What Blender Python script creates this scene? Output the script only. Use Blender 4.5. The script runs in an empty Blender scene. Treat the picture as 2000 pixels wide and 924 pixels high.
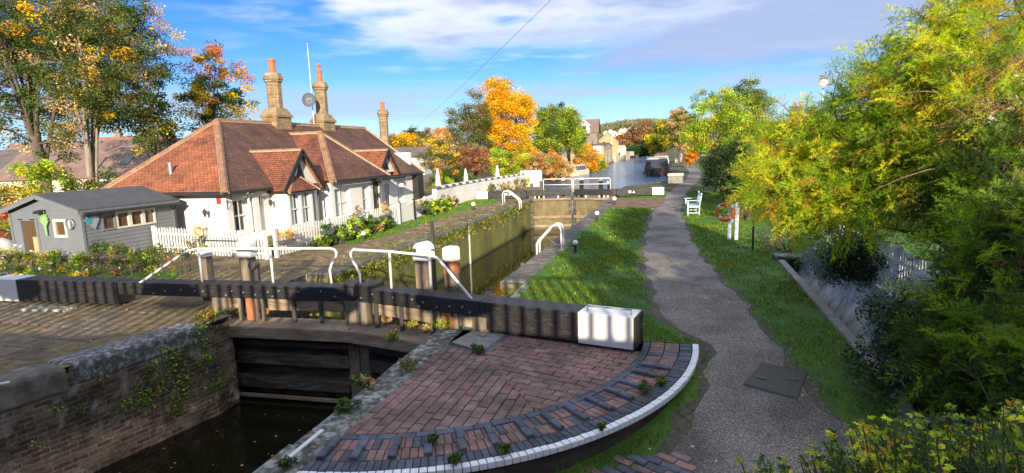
import bpy, bmesh, math, random
import numpy as np
from mathutils import Vector, Matrix
R = math.radians
SC = bpy.context.scene
COL = SC.collection

# ------------------------------------------------------------------ camera
YAW, PITCH, ROLL, FPX, CAMH = R(16.47), R(8.65), R(-1.914), 1103.0, 3.1
fw = np.array([-math.sin(YAW)*math.cos(PITCH), math.cos(YAW)*math.cos(PITCH), -math.sin(PITCH)])
_r0 = np.array([math.cos(YAW), math.sin(YAW), 0.0]); _u0 = np.cross(_r0, fw)
rt = _r0*math.cos(ROLL)+_u0*math.sin(ROLL); up = -_r0*math.sin(ROLL)+_u0*math.cos(ROLL)
CAM = np.array([0, 0, CAMH])
cd = bpy.data.cameras.new('camera'); cam = bpy.data.objects.new('camera', cd); COL.objects.link(cam)
cam.matrix_world = Matrix(((rt[0], up[0], -fw[0], 0), (rt[1], up[1], -fw[1], 0), (rt[2], up[2], -fw[2], CAMH), (0, 0, 0, 1)))
cd.sensor_width = 36; cd.sensor_fit = 'HORIZONTAL'; cd.lens = 36*FPX/2000; cd.clip_start = .05; cd.clip_end = 6000
SC.camera = cam

# ------------------------------------------------------------------ light
SUN_EL = R(16.0)
SV = np.array([.355*math.cos(SUN_EL), -.935*math.cos(SUN_EL), math.sin(SUN_EL)]); SV /= np.linalg.norm(SV)
sd = bpy.data.lights.new('sun', 'SUN'); sun = bpy.data.objects.new('sun', sd); COL.objects.link(sun)
sd.energy = 5.0; sd.angle = R(.5); sd.color = (1.0, .87, .66)
sun.rotation_euler = Vector(SV).to_track_quat('Z', 'Y').to_euler()
sun.location = (20, -40, 30)
SC.view_settings.view_transform = 'Standard'; SC.view_settings.look = 'None'
SC.view_settings.exposure = .92; SC.view_settings.gamma = 1

# ------------------------------------------------------------------ sky with clouds
W = bpy.data.worlds.new('World'); SC.world = W; W.use_nodes = True
wt = W.node_tree; wt.nodes.clear()
def wn(t, **k):
    n = wt.nodes.new(t)
    for a, b in k.items(): setattr(n, a, b)
    return n
def wl(a, b): wt.links.new(a, b)
def wm(op, a, b=None, c=None, clamp=False):
    n = wn('ShaderNodeMath', operation=op); n.use_clamp = clamp
    for i, x in enumerate((a, b, c)):
        if x is None: continue
        if isinstance(x, (int, float)): n.inputs[i].default_value = x
        else: wl(x, n.inputs[i])
    return n.outputs[0]
sky = wn('ShaderNodeTexSky', sky_type='NISHITA'); sky.sun_disc = False
sky.sun_elevation = SUN_EL; sky.sun_rotation = math.atan2(SV[0], SV[1]); sky.air_density = 1.0; sky.dust_density = .15; sky.ozone_density = 3.0
tc = wn('ShaderNodeTexCoord'); sp = wn('ShaderNodeSeparateXYZ'); wl(tc.outputs['Generated'], sp.inputs[0])
az = wm('ADD', wm('ARCTAN2', sp.outputs[0], sp.outputs[1]), YAW)           # 0 in the middle, radians, + to the right
el = wm('ARCSINE', sp.outputs[2])
def noise(sx, sy, off, det=7, rough=.55, dist=0.):
    cb = wn('ShaderNodeCombineXYZ'); wl(wm('MULTIPLY', az, sx), cb.inputs[0]); wl(wm('MULTIPLY', el, sy), cb.inputs[1]); cb.inputs[2].default_value = off
    n = wn('ShaderNodeTexNoise'); n.inputs['Scale'].default_value = 1; n.inputs['Detail'].default_value = det; n.inputs['Roughness'].default_value = rough
    n.inputs['Distortion'].default_value = dist
    wl(cb.outputs[0], n.inputs['Vector']); return n.outputs[0]
def sstep(x, a, b):
    n = wn('ShaderNodeMapRange', interpolation_type='SMOOTHSTEP'); wl(x, n.inputs[0])
    n.inputs[1].default_value = a; n.inputs[2].default_value = b; return n.outputs[0]
n1 = noise(4, 17, 3.1, 8, .52, .2); n2 = noise(9, 60, 9.7, 6, .5); n3 = noise(3, 30, 5.5, 5, .5)
edge = wm('ADD', .168, wm('MULTIPLY', az, -.085))                             # lower edge of the big cloud bank
big = wm('SUBTRACT', el, edge)
bias = sstep(wm('ADD', wm('MULTIPLY', wm('SUBTRACT', n1, .5), .22), big), -.045, .045)
leftfade = sstep(wm('ADD', az, wm('MULTIPLY', wm('SUBTRACT', n3, .5), .25)), -.62, -.30)
bigc = wm('MULTIPLY', wm('MULTIPLY', bias, leftfade), sstep(wm('ADD', n1, wm('MULTIPLY', az, .3)), .26, .48))
band = wm('MULTIPLY', wm('MULTIPLY', sstep(el, .045, .075), sstep(wm('MULTIPLY', el, -1), -.125, -.09)), sstep(n3, .38, .54))
streak = wm('MULTIPLY', wm('MULTIPLY', sstep(n2, .5, .72), sstep(el, .09, .15)), sstep(az, -.6, .1))
haze = sstep(wm('MULTIPLY', el, -1), -.11, .0)
def mixc(f, a, b):
    n = wn('ShaderNodeMix', data_type='RGBA'); n.clamp_factor = True
    if isinstance(f, (int, float)): n.inputs[0].default_value = f
    else: wl(f, n.inputs[0])
    for i, x in ((6, a), (7, b)):
        if isinstance(x, tuple): n.inputs[i].default_value = (*x, 1)
        else: wl(x, n.inputs[i])
    return n.outputs[2]
cloudcol = mixc(sstep(wm('ADD', n1, wm('MULTIPLY', az, .55)), .38, .66), (5.6, 5.8, 6.6), (2.7, 3.15, 4.4))
base = mixc(wm('MULTIPLY', haze, .6), sky.outputs[0], (7.4, 8.0, 8.6))
gain = wn('ShaderNodeMix', data_type='RGBA', blend_type='MULTIPLY'); gain.inputs[0].default_value = 1; wl(base, gain.inputs[6]); wl(mixc(sstep(el, .02, .24), (.50, .66, .90), (.22, .52, 1.06)), gain.inputs[7])
c = mixc(wm('MULTIPLY', streak, .38), gain.outputs[2], (5.6, 6.2, 7.0))
c = mixc(wm('MULTIPLY', band, .8), c, (2.9, 3.7, 5.0))
c = mixc(wm('MULTIPLY', bigc, .88), c, cloudcol)
c = mixc(wm('MULTIPLY', sstep(el, .38, .6), sstep(n1, .35, .6)), c, (6.0, 6.5, 7.6))      # unseen bright cloud overhead, added to fill the shade
bg = wn('ShaderNodeBackground'); wl(c, bg.inputs[0]); bg.inputs[1].default_value = .10
wo = wn('ShaderNodeOutputWorld'); wl(bg.outputs[0], wo.inputs[0])

# ------------------------------------------------------------------ pixel to place (photo pixels, 2000 wide)
def ray(x, y): return fw+rt*(x-1000)/FPX-up*(y-462)/FPX
def G(x, y, z=0.):
    d = ray(x, y); return CAM+d*((z-CAMH)/d[2])
def atX(x, y, X): d = ray(x, y); return CAM+d*(X/d[0])
def atY(x, y, Y): d = ray(x, y); return CAM+d*(Y/d[1])
def atD(x, y, D): return CAM+ray(x, y)*D

# ------------------------------------------------------------------ object helpers
def tag(o, label=None, cat=None, group=None, kind=None):
    if label: o['label'] = label
    if cat: o['category'] = cat
    if group: o['group'] = group
    if kind: o['kind'] = kind
    return o
def empty(name, loc=(0, 0, 0), rz=0, label=None, cat=None, group=None, kind=None):
    o = bpy.data.objects.new(name, None); COL.objects.link(o); o.location = loc; o.rotation_euler = (0, 0, rz); o.empty_display_size = .2
    return tag(o, label, cat, group, kind)
def copy_tree(o, parent=None):
    c = o.copy(); COL.objects.link(c); c.parent = parent
    for ch in list(o.children): copy_tree(ch, c)
    return c

class MB:
    def __init__(s): s.v = []; s.f = []; s.c = []; s.m = []; s.uv = []; s.col = (1, 1, 1); s.mi = 0
    def face(s, pts, uv=None):
        n = len(s.v); s.v += [tuple(map(float, p)) for p in pts]; s.add(tuple(range(n, n+len(pts))), uv)
    def add(s, f, uv=None): s.f.append(f); s.c.append(s.col); s.m.append(s.mi); s.uv.append(uv)
    def hexa(s, b, t):
        n = len(s.v); s.v += [tuple(map(float, p)) for p in list(b)+list(t)]; k = len(b)
        s.add(tuple(n+k-1-i for i in range(k))); s.add(tuple(n+k+i for i in range(k)))
        for i in range(k): j = (i+1) % k; s.add((n+i, n+j, n+k+j, n+k+i))
    def box(s, x0, x1, y0, y1, z0, z1):
        s.hexa([(x0, y0, z0), (x1, y0, z0), (x1, y1, z0), (x0, y1, z0)], [(x0, y0, z1), (x1, y0, z1), (x1, y1, z1), (x0, y1, z1)])
    def rbox(s, c, sx, sy, z0, z1, a=0, in_=0, iz=None):
        ca, sa = math.cos(a), math.sin(a)
        def P(dx, dy, z): return (c[0]+dx*ca-dy*sa, c[1]+dx*sa+dy*ca, z)
        hx, hy = sx/2, sy/2
        if in_:
            iz = iz or in_; n = len(s.v)
            s.v += [P(i*hx, j*hy, z0) for i, j in ((-1, -1), (1, -1), (1, 1), (-1, 1))]
            s.v += [P(i*hx, j*hy, z1-iz) for i, j in ((-1, -1), (1, -1), (1, 1), (-1, 1))]
            s.v += [P(i*(hx-in_), j*(hy-in_), z1) for i, j in ((-1, -1), (1, -1), (1, 1), (-1, 1))]
            for l in (0, 4):
                for i in range(4): j = (i+1) % 4; s.add((n+l+i, n+l+j, n+l+4+j, n+l+4+i))
            s.add((n+8, n+9, n+10, n+11)); s.add((n+3, n+2, n+1, n))
        else: s.hexa([P(-hx, -hy, z0), P(hx, -hy, z0), P(hx, hy, z0), P(-hx, hy, z0)], [P(-hx, -hy, z1), P(hx, -hy, z1), P(hx, hy, z1), P(-hx, hy, z1)])
    def beam(s, a, b, w, h, upv=(0, 0, 1)):          # box bar from a to b, w across, h along upv
        a = Vector(a); b = Vector(b); d = (b-a).normalized(); u = Vector(upv); sd = d.cross(u)
        if sd.length < 1e-4: sd = d.cross(Vector((1, 0, 0)))
        sd.normalize(); u = sd.cross(d).normalized(); q = [(-1, -1), (1, -1), (1, 1), (-1, 1)]
        s.hexa([a+sd*i*w/2+u*j*h/2 for i, j in q], [b+sd*i*w/2+u*j*h/2 for i, j in q])
    def tube(s, pts, r, n=8, caps=True):
        pts = [Vector(p) for p in pts]; rs = r if isinstance(r, (list, tuple)) else [r]*len(pts)
        base = len(s.v); ref = None
        for i, p in enumerate(pts):
            d = (pts[min(i+1, len(pts)-1)]-pts[max(i-1, 0)]).normalized()
            if ref is None:
                ref = d.cross(Vector((0, 0, 1)))
                if ref.length < .05: ref = d.cross(Vector((1, 0, 0)))
            ref = (ref-d*ref.dot(d)).normalized(); w = d.cross(ref)
            for k in range(n):
                a = 2*math.pi*k/n; s.v.append(tuple(p+(ref*math.cos(a)+w*math.sin(a))*rs[i]))
        for i in range(len(pts)-1):
            for k in range(n):
                a, b = base+i*n+k, base+i*n+(k+1) % n; s.add((a, b, b+n, a+n))
        if caps:
            s.add(tuple(base+n-1-k for k in range(n))); e = base+(len(pts)-1)*n; s.add(tuple(e+k for k in range(n)))
    def lathe(s, c, prof, n=16, axis='z', cap=True):  # prof [(r, z)]
        base = len(s.v)
        for r, z in prof:
            for k in range(n):
                a = 2*math.pi*k/n
                p = (c[0]+r*math.cos(a), c[1]+r*math.sin(a), c[2]+z) if axis == 'z' else ((c[0]+z, c[1]+r*math.cos(a), c[2]+r*math.sin(a)) if axis == 'x' else (c[0]+r*math.sin(a), c[1]+z, c[2]+r*math.cos(a)))
                s.v.append(p)
        for i in range(len(prof)-1):
            for k in range(n):
                a, b = base+i*n+k, base+i*n+(k+1) % n; s.add((a, b, b+n, a+n))
        if cap:
            s.add(tuple(base+n-1-k for k in range(n))); e = base+(len(prof)-1)*n; s.add(tuple(e+k for k in range(n)))
    def sphere(s, c, r, n=12, m=8, sz=1):
        s.lathe(c, [(max(1e-3, r*math.sin(math.pi*i/m)), -r*sz*math.cos(math.pi*i/m)) for i in range(m+1)], n)
    def prism(s, poly, z0, z1): s.hexa([(p[0], p[1], z0) for p in poly], [(p[0], p[1], z1) for p in poly])
    def build(s, name, mats, parent=None, smooth=False, bevel=0, seg=2):
        me = bpy.data.meshes.new(name); me.from_pydata(s.v, [], s.f)
        if not isinstance(mats, (list, tuple)): mats = [mats]
        for m in mats: me.materials.append(m)
        if len(mats) > 1: me.polygons.foreach_set('material_index', s.m)
        if any(c != (1, 1, 1) for c in s.c):
            a = me.attributes.new('Col', 'FLOAT_COLOR', 'FACE'); a.data.foreach_set('color', [x for c in s.c for x in (*c[:3], 1)])
        if any(u is not None for u in s.uv):
            ul = me.uv_layers.new(name='UVMap'); li = 0
            for f, u in zip(s.f, s.uv):
                for k in range(len(f)):
                    if u is not None: ul.data[li].uv = u[k]
                    li += 1
        bm = bmesh.new(); bm.from_mesh(me); bmesh.ops.recalc_face_normals(bm, faces=bm.faces); bm.to_mesh(me); bm.free()
        if smooth: me.shade_smooth()
        o = bpy.data.objects.new(name, me); COL.objects.link(o); o.parent = parent
        if bevel:
            b = o.modifiers.new('bevel', 'BEVEL'); b.width = bevel; b.segments = seg; b.limit_method = 'ANGLE'; b.angle_limit = R(40)
        return o

def np_mesh(name, V, F, C, m, parent=None):
    """V (n,3), F (k,3|4) ints, C (k,3) face colours"""
    me = bpy.data.meshes.new(name); k = F.shape[1]
    me.vertices.add(len(V)); me.vertices.foreach_set('co', V.astype(np.float32).ravel())
    me.loops.add(F.size); me.loops.foreach_set('vertex_index', F.astype(np.int32).ravel())
    me.polygons.add(len(F)); me.polygons.foreach_set('loop_start', np.arange(0, F.size, k, dtype=np.int32))
    me.update(calc_edges=True)
    if C is not None:
        a = me.attributes.new('Col', 'FLOAT_COLOR', 'FACE'); a.data.foreach_set('color', np.c_[C, np.ones(len(C))].astype(np.float32).ravel())
    me.materials.append(m); o = bpy.data.objects.new(name, me); COL.objects.link(o); o.parent = parent; return o

# ------------------------------------------------------------------ materials
def node_mat(name):
    m = bpy.data.materials.new(name); m.use_nodes = True; t = m.node_tree; t.nodes.clear()
    b = t.nodes.new('ShaderNodeBsdfPrincipled'); o = t.nodes.new('ShaderNodeOutputMaterial'); t.links.new(b.outputs[0], o.inputs[0])
    return m, t, b
def ramp(t, fac, stops):
    r = t.nodes.new('ShaderNodeValToRGB'); e = r.color_ramp.elements
    while len(e) < len(stops): e.new(.5)
    for i, (p, c) in enumerate(stops): e[i].position = p; e[i].color = (*c, 1)
    t.links.new(fac, r.inputs[0]); return r.outputs[0]
def tnoise(t, vec, sc, det=5, rough=.6, dist=0):
    n = t.nodes.new('ShaderNodeTexNoise'); n.inputs['Scale'].default_value = sc; n.inputs['Detail'].default_value = det
    n.inputs['Roughness'].default_value = rough; n.inputs['Distortion'].default_value = dist
    if vec is not None: t.links.new(vec, n.inputs['Vector'])
    return n.outputs[0]
def bump(t, b, h, dist, strength=1, prev=None):
    n = t.nodes.new('ShaderNodeBump'); n.inputs['Distance'].default_value = dist; n.inputs['Strength'].default_value = strength
    t.links.new(h, n.inputs['Height'])
    if prev is not None: t.links.new(prev, n.inputs['Normal'])
    t.links.new(n.outputs[0], b.inputs['Normal']); return n.outputs[0]
def mul(t, a, b, f=1.):
    n = t.nodes.new('ShaderNodeMix'); n.data_type = 'RGBA'; n.blend_type = 'MULTIPLY'; n.inputs[0].default_value = f
    t.links.new(a, n.inputs[6]); t.links.new(b, n.inputs[7]) if not isinstance(b, tuple) else setattr(n.inputs[7], 'default_value', (*b, 1)); return n.outputs[2]
def mixm(t, f, a, b):
    n = t.nodes.new('ShaderNodeMix'); n.data_type = 'RGBA'
    t.links.new(f, n.inputs[0]) if not isinstance(f, float) else setattr(n.inputs[0], 'default_value', f)
    for i, x in ((6, a), (7, b)):
        if isinstance(x, tuple): n.inputs[i].default_value = (*x, 1)
        else: t.links.new(x, n.inputs[i])
    return n.outputs[2]
def coords(t, kind='Object', scale=(1, 1, 1), rot=0):
    c = t.nodes.new('ShaderNodeTexCoord'); g = t.nodes.new('ShaderNodeNewGeometry')
    src = g.outputs['Position'] if kind == 'World' else c.outputs[kind]
    mp = t.nodes.new('ShaderNodeMapping'); mp.inputs['Scale'].default_value = scale; mp.inputs['Rotation'].default_value = (0, 0, rot); t.links.new(src, mp.inputs[0]); return mp.outputs[0]
def rough_mat(name, stops, sc=6, rough=.8, bsc=30, bd=.004, scale=(1, 1, 1), col=False, det=6, metal=0, sc2=None, stops2=None, dist=0, kind='World'):
    """noise driven colour + bump"""
    m, t, b = node_mat(name); v = coords(t, kind, scale)
    n = tnoise(t, v, sc, det, .65, dist); c = ramp(t, n, stops)
    if stops2: c = mul(t, c, ramp(t, tnoise(t, coords(t, kind), sc2, 4), stops2))
    if col:
        a = t.nodes.new('ShaderNodeAttribute'); a.attribute_name = 'Col'; c = mul(t, c, a.outputs[0])
    t.links.new(c, b.inputs['Base Color']); b.inputs['Roughness'].default_value = rough; b.inputs['Metallic'].default_value = metal
    if bd: bump(t, b, tnoise(t, v, bsc, 6, .7), bd)
    return m
def brick_mat(name, c1, c2, mortar, axes='yz', bw=.22, bh=.075, mort=.008, bumpd=.01, dirt=((.3, (.35, .35, .3)), (.6, (1, 1, 1))), dsc=1.5, uv=False, off=.5, rough=.85, bias=0., tint=None, noisec=.5):
    m, t, b = node_mat(name)
    if uv: src = t.nodes.new('ShaderNodeTexCoord').outputs['UV']
    else:
        g = t.nodes.new('ShaderNodeNewGeometry'); s = t.nodes.new('ShaderNodeSeparateXYZ'); t.links.new(g.outputs['Position'], s.inputs[0])
        cb = t.nodes.new('ShaderNodeCombineXYZ'); ix = 'xyz'
        t.links.new(s.outputs[ix.index(axes[0])], cb.inputs[0]); t.links.new(s.outputs[ix.index(axes[1])], cb.inputs[1]); src = cb.outputs[0]
    # small wobble so that the courses are not ruler straight
    wn_ = t.nodes.new('ShaderNodeTexNoise'); wn_.inputs['Scale'].default_value = 2.5; t.links.new(src, wn_.inputs['Vector'])
    va = t.nodes.new('ShaderNodeVectorMath'); va.operation = 'MULTIPLY_ADD'; t.links.new(wn_.outputs[1], va.inputs[0]); va.inputs[1].default_value = (.015, .012, 0); t.links.new(src, va.inputs[2])
    k = t.nodes.new('ShaderNodeTexBrick'); t.links.new(va.outputs[0], k.inputs['Vector']); k.offset = off
    k.inputs['Color1'].default_value = (*c1, 1); k.inputs['Color2'].default_value = (*c2, 1); k.inputs['Mortar'].default_value = (*mortar, 1)
    k.inputs['Scale'].default_value = 1; k.inputs['Mortar Size'].default_value = mort; k.inputs['Brick Width'].default_value = bw; k.inputs['Row Height'].default_value = bh
    k.inputs['Mortar Smooth'].default_value = .2; k.inputs['Bias'].default_value = bias
    v = coords(t, 'World')
    c = mul(t, k.outputs[0], ramp(t, tnoise(t, v, dsc, 6, .7), dirt)); c = mul(t, c, ramp(t, tnoise(t, v, 22, 4), [(.3, (.62, .62, .62)), (.7, (1.25, 1.2, 1.15))]), noisec)
    if tint: c = mixm(t, ramp(t, tnoise(t, v, tint[1], 5, .7), [(tint[2], (0, 0, 0)), (tint[3], (1, 1, 1))]), c, tint[0])
    t.links.new(c, b.inputs['Base Color']); b.inputs['Roughness'].default_value = rough
    h = t.nodes.new('ShaderNodeMath'); h.operation = 'SUBTRACT'; t.links.new(tnoise(t, v, 40, 4), h.inputs[0]); t.links.new(k.outputs['Fac'], h.inputs[1])
    bump(t, b, h.outputs[0], bumpd); return m
def paint(name, c, rough=.5, wear=None, wsc=5, bd=.002, bsc=12, scale=(1, 1, 1), met=0, w0=.55, w1=.75):
    m, t, b = node_mat(name); v = coords(t, 'World', scale)
    cc = ramp(t, tnoise(t, v, wsc, 6, .7), [(.25, tuple(x*.86 for x in c)), (.7, tuple(min(1, x*1.06) for x in c))])
    if wear: cc = mixm(t, ramp(t, tnoise(t, v, wsc*2.3, 8, .75), [(w0, (0, 0, 0)), (w1, (1, 1, 1))]), cc, wear)
    t.links.new(cc, b.inputs['Base Color']); b.inputs['Roughness'].default_value = rough; b.inputs['Metallic'].default_value = met
    if bd: bump(t, b, tnoise(t, v, bsc, 5), bd)
    return m
def leaf_mat(name, trans=.35, rough=.55):
    m, t, b = node_mat(name); a = t.nodes.new('ShaderNodeAttribute'); a.attribute_name = 'Col'
    t.links.new(a.outputs[0], b.inputs['Base Color']); b.inputs['Roughness'].default_value = rough; b.inputs['Specular IOR Level'].default_value = .3
    tr = t.nodes.new('ShaderNodeBsdfTranslucent'); hs = t.nodes.new('ShaderNodeHueSaturation'); hs.inputs['Value'].default_value = 1.4; hs.inputs['Saturation'].default_value = 1.1
    t.links.new(a.outputs[0], hs.inputs['Color']); t.links.new(hs.outputs[0], tr.inputs[0])
    mx = t.nodes.new('ShaderNodeMixShader'); mx.inputs[0].default_value = trans; t.links.new(b.outputs[0], mx.inputs[1]); t.links.new(tr.outputs[0], mx.inputs[2])
    o = [n for n in t.nodes if n.type == 'OUTPUT_MATERIAL'][0]; t.links.new(mx.outputs[0], o.inputs[0]); return m
def glass_mat(name, c=(.02, .025, .03)):
    m, t, b = node_mat(name); b.inputs['Base Color'].default_value = (*c, 1); b.inputs['Roughness'].default_value = .06; b.inputs['Specular IOR Level'].default_value = .8
    bump(t, b, tnoise(t, coords(t, 'World'), 1.5, 2), .01, .3); return m

M = {}
M['leaf'] = leaf_mat('leaf'); M['needle'] = leaf_mat('needle', .5, .7); M['grassblade'] = leaf_mat('grassblade', .3, .6)
M['bark'] = rough_mat('bark', [(.3, (.05, .038, .028)), (.7, (.16, .13, .1))], 3, .9, 12, .03, (1, 1, .25))
M['palebark'] = rough_mat('palebark', [(.3, (.16, .13, .1)), (.7, (.36, .31, .25))], 3, .9, 12, .02, (1, 1, .3))
M['white'] = paint('white', (.68, .67, .64), .45, (.26, .23, .18), 4, .003, w0=.60, w1=.72)
M['whitewash'] = paint('whitewash', (.71, .70, .67), .8, (.46, .43, .36), 1.1, .012, 9, w0=.55, w1=.8, scale=(1, 1, .6))
M['picket'] = paint('picket', (.60, .60, .57), .6, (.30, .30, .26), 4, .002, w0=.56, w1=.75, scale=(1, 1, .4))
M['blackwood_'] = paint('blackwood', (.018, .017, .017), .42, (.06, .05, .042), 2.2, .004, 20, (.25, 1, 1), w0=.45, w1=.75)
def timber(name, dark, mid, light, gs=(.6, 9, 9), crack=.5, rough=.55):
    m, t, b = node_mat(name); v = coords(t, 'World', gs); n = tnoise(t, v, 3.2, 9, .72, .4)
    c = ramp(t, n, [(.3, dark), (.52, mid), (.72, light)]); big = tnoise(t, coords(t, 'World'), 1.3, 4); c = mul(t, c, ramp(t, big, [(.35, (.65, .65, .65)), (.65, (1.25, 1.2, 1.15))]))
    cr = ramp(t, tnoise(t, coords(t, 'World', (gs[0]*.8, gs[1]*1.6, gs[2]*1.6)), 2.0, 3, .5), [(.60, (1, 1, 1)), (.64, (crack*.4,)*3), (.68, (1, 1, 1))]); c = mul(t, c, cr)
    t.links.new(c, b.inputs['Base Color']); b.inputs['Roughness'].default_value = rough; p = bump(t, b, n, .012); bump(t, b, cr, .01, 1, p); return m
M['blackwood'] = timber('blackwood', (.009, .009, .009), (.02, .019, .018), (.06, .05, .042))
M['black'] = paint('black', (.02, .02, .022), .45, (.07, .06, .05), 4, .002, w0=.6, w1=.8)
M['wood'] = rough_mat('wood', [(.25, (.08, .056, .036)), (.5, (.24, .175, .11)), (.75, (.44, .35, .24))], 3, .85, 14, .012, (.35, .35, 1.6), dist=1.2)
M['woodv'] = rough_mat('woodv', [(.25, (.06, .045, .032)), (.55, (.19, .15, .11)), (.75, (.34, .29, .23))], 4, .85, 18, .012, (1.8, 1.8, .3), dist=.8)
M['wetwood'] = rough_mat('wetwood', [(.25, (.014, .014, .01)), (.5, (.055, .05, .035)), (.7, (.17, .15, .10))], 3, .7, 14, .012, (.4, .4, 1.8), dist=1.5)
M['metal'] = paint('metal', (.10, .09, .085), .5, (.22, .09, .04), 6, .002, met=.5)
M['galv'] = paint('galv', (.35, .36, .38), .45, (.2, .2, .2), 6, .001, met=.6)
M['rust'] = rough_mat('rust', [(.3, (.20, .06, .025)), (.6, (.42, .16, .07)), (.8, (.5, .3, .18))], 6, .85, 20, .004)
M['glass'] = glass_mat('glass')
M['curtain'] = paint('curtain', (.62, .62, .6), .9, None, 3, 0)
M['stone'] = rough_mat('stone', [(.3, (.04, .042, .036)), (.48, (.13, .13, .115)), (.56, (.34, .34, .32)), (.72, (.52, .51, .48))], 9, .85, 22, .03, det=10, stops2=[(.35, (.55, .57, .5)), (.65, (1.1, 1.08, 1))], sc2=1.3)
M['coping'] = rough_mat('coping', [(.2, (.045, .044, .04)), (.5, (.13, .12, .105)), (.7, (.26, .24, .2))], 4, .85, 18, .02, det=9, stops2=[(.35, (.55, .55, .5)), (.65, (1.15, 1.1, 1))], sc2=.9)
M['concrete'] = rough_mat('concrete', [(.3, (.16, .15, .135)), (.7, (.30, .285, .25))], 6, .85, 40, .004)

# ================================================================== GROUND, WATER
M['dirt'] = rough_mat('dirt', [(.25, (.075, .052, .026)), (.5, (.19, .135, .072)), (.72, (.31, .235, .14))], 1.6, .95, 26, .02, det=10, stops2=[(.42, (.65, .68, .5)), (.62, (1.1, 1.05, 1))], sc2=5)
M['gravel'] = rough_mat('gravel', [(.32, (.06, .054, .047)), (.5, (.19, .17, .148)), (.64, (.44, .40, .35))], 48, .95, 70, .018, det=7, stops2=[(.36, (.55, .54, .54)), (.5, (.9, .88, .86)), (.66, (1.2, 1.15, 1.1))], sc2=.9)
M['turf'] = rough_mat('turf', [(.3, (.045, .10, .01)), (.55, (.07, .16, .014)), (.75, (.12, .20, .025))], 3, .9, 60, .03, det=8, stops2=[(.3, (.7, .75, .6)), (.6, (1.1, 1.1, 1))], sc2=.5)
M['land'] = rough_mat('land', [(.3, (.035, .05, .015)), (.7, (.10, .10, .04))], .4, .95, 8, .05)
M['mud'] = rough_mat('mud', [(.3, (.02, .016, .012)), (.7, (.07, .055, .04))], 4, .95, 20, .03)
M['chamber'] = None
def chamber_mat():
    m, t, b = node_mat('chamber_stone'); g = t.nodes.new('ShaderNodeNewGeometry'); s = t.nodes.new('ShaderNodeSeparateXYZ'); t.links.new(g.outputs['Position'], s.inputs[0])
    cb = t.nodes.new('ShaderNodeCombineXYZ'); t.links.new(s.outputs[1], cb.inputs[0]); t.links.new(s.outputs[2], cb.inputs[1])
    k = t.nodes.new('ShaderNodeTexBrick'); t.links.new(cb.outputs[0], k.inputs['Vector']); k.inputs['Scale'].default_value = 1; k.inputs['Brick Width'].default_value = .23; k.inputs['Row Height'].default_value = .085
    k.inputs['Mortar Size'].default_value = .006; k.inputs['Color1'].default_value = (.12, .11, .045, 1); k.inputs['Color2'].default_value = (.22, .19, .075, 1); k.inputs['Mortar'].default_value = (.09, .07, .035, 1)
    v = coords(t, 'World'); vs = coords(t, 'World', (1, 1, .25))
    moss = ramp(t, tnoise(t, vs, 2.2, 9, .72), [(.42, (0, 0, 0)), (.6, (1, 1, 1))])
    c = mixm(t, moss, mul(t, k.outputs[0], ramp(t, tnoise(t, v, 9, 6), [(.3, (.6, .6, .6)), (.7, (1.3, 1.25, 1.1))])), (.13, .165, .025))
    c = mul(t, c, ramp(t, tnoise(t, vs, .8, 4), [(.35, (.6, .6, .5)), (.6, (1.2, 1.15, 1))]))
    # waterline stain: the wall is wet and dark for its last hand's breadth
    wl_ = ramp(t, s.outputs[2], [(0, (0, 0, 0)), (1, (1, 1, 1))])
    mr = t.nodes.new('ShaderNodeMapRange'); t.links.new(s.outputs[2], mr.inputs[0]); mr.inputs[1].default_value = -1.84; mr.inputs[2].default_value = -1.66
    c = mixm(t, mr.outputs[0], (.035, .032, .012), c)
    t.links.new(c, b.inputs['Base Color']); b.inputs['Roughness'].default_value = .85
    bump(t, b, tnoise(t, v, 9, 9, .78), .09); return m
M['chamber'] = chamber_mat()
def water_mat(name, base, sc, bd, rough=.03, stretch=(1, 1, 1)):
    m, t, b = node_mat(name); b.inputs['Base Color'].default_value = (*base, 1); b.inputs['Roughness'].default_value = rough; b.inputs['IOR'].default_value = 1.33; b.inputs['Specular IOR Level'].default_value = .7
    bump(t, b, tnoise(t, coords(t, 'World', stretch, .25), sc, 4, .55), bd); return m
M['darkwater'] = water_mat('darkwater', (.010, .009, .004), 1.6, .006)
M['bluewater'] = water_mat('bluewater', (.05, .13, .23), 1.5, .3, .12, (.55, 1.3, 1))  # blue of the reflected sky is put into the base colour

def h_east(x, y): return 0. if y >= 8.3 else -min(1.1, (8.3-y)*.105)
EE = [(-4.0, -5), (-4.0, 8.95), (-3.42, 9.05), (-3.42, 12.4), (-4.0, 12.5), (-4.0, 34.4), (-3.5, 34.6), (-3.5, 37.8), (-4.0, 38.0), (-4.0, 41)]   # east lock edge
EW = [(-9.9, -5), (-9.32, 5.3), (-9.08, 6.15), (-8.62, 8.4), (-8.65, 9.0), (-9.5, 9.1), (-9.5, 12.6), (-8.9, 12.7), (-8.9, 34.4), (-9.4, 34.6), (-9.4, 37.8), (-8.9, 38), (-8.9, 41)]
e1 = G(1221, 365, 0); e2 = G(1306, 354, 0)
BE = [(-4.0, 41), (float(e1[0]), float(e1[1])), (float(e2[0]), float(e2[1])), (-.85, 60), (-.9, 90), (-1.5, 120), (-4, 150), (-9, 175), (-18, 190), (-60, 215)]
BW = [(-8.9, 41), (-12.2, 50), (-13, 60), (-13.2, 100), (-13.2, 125), (-14.5, 145), (-20, 168), (-34, 185), (-60, 195)]
KERBX = 2.55
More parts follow.
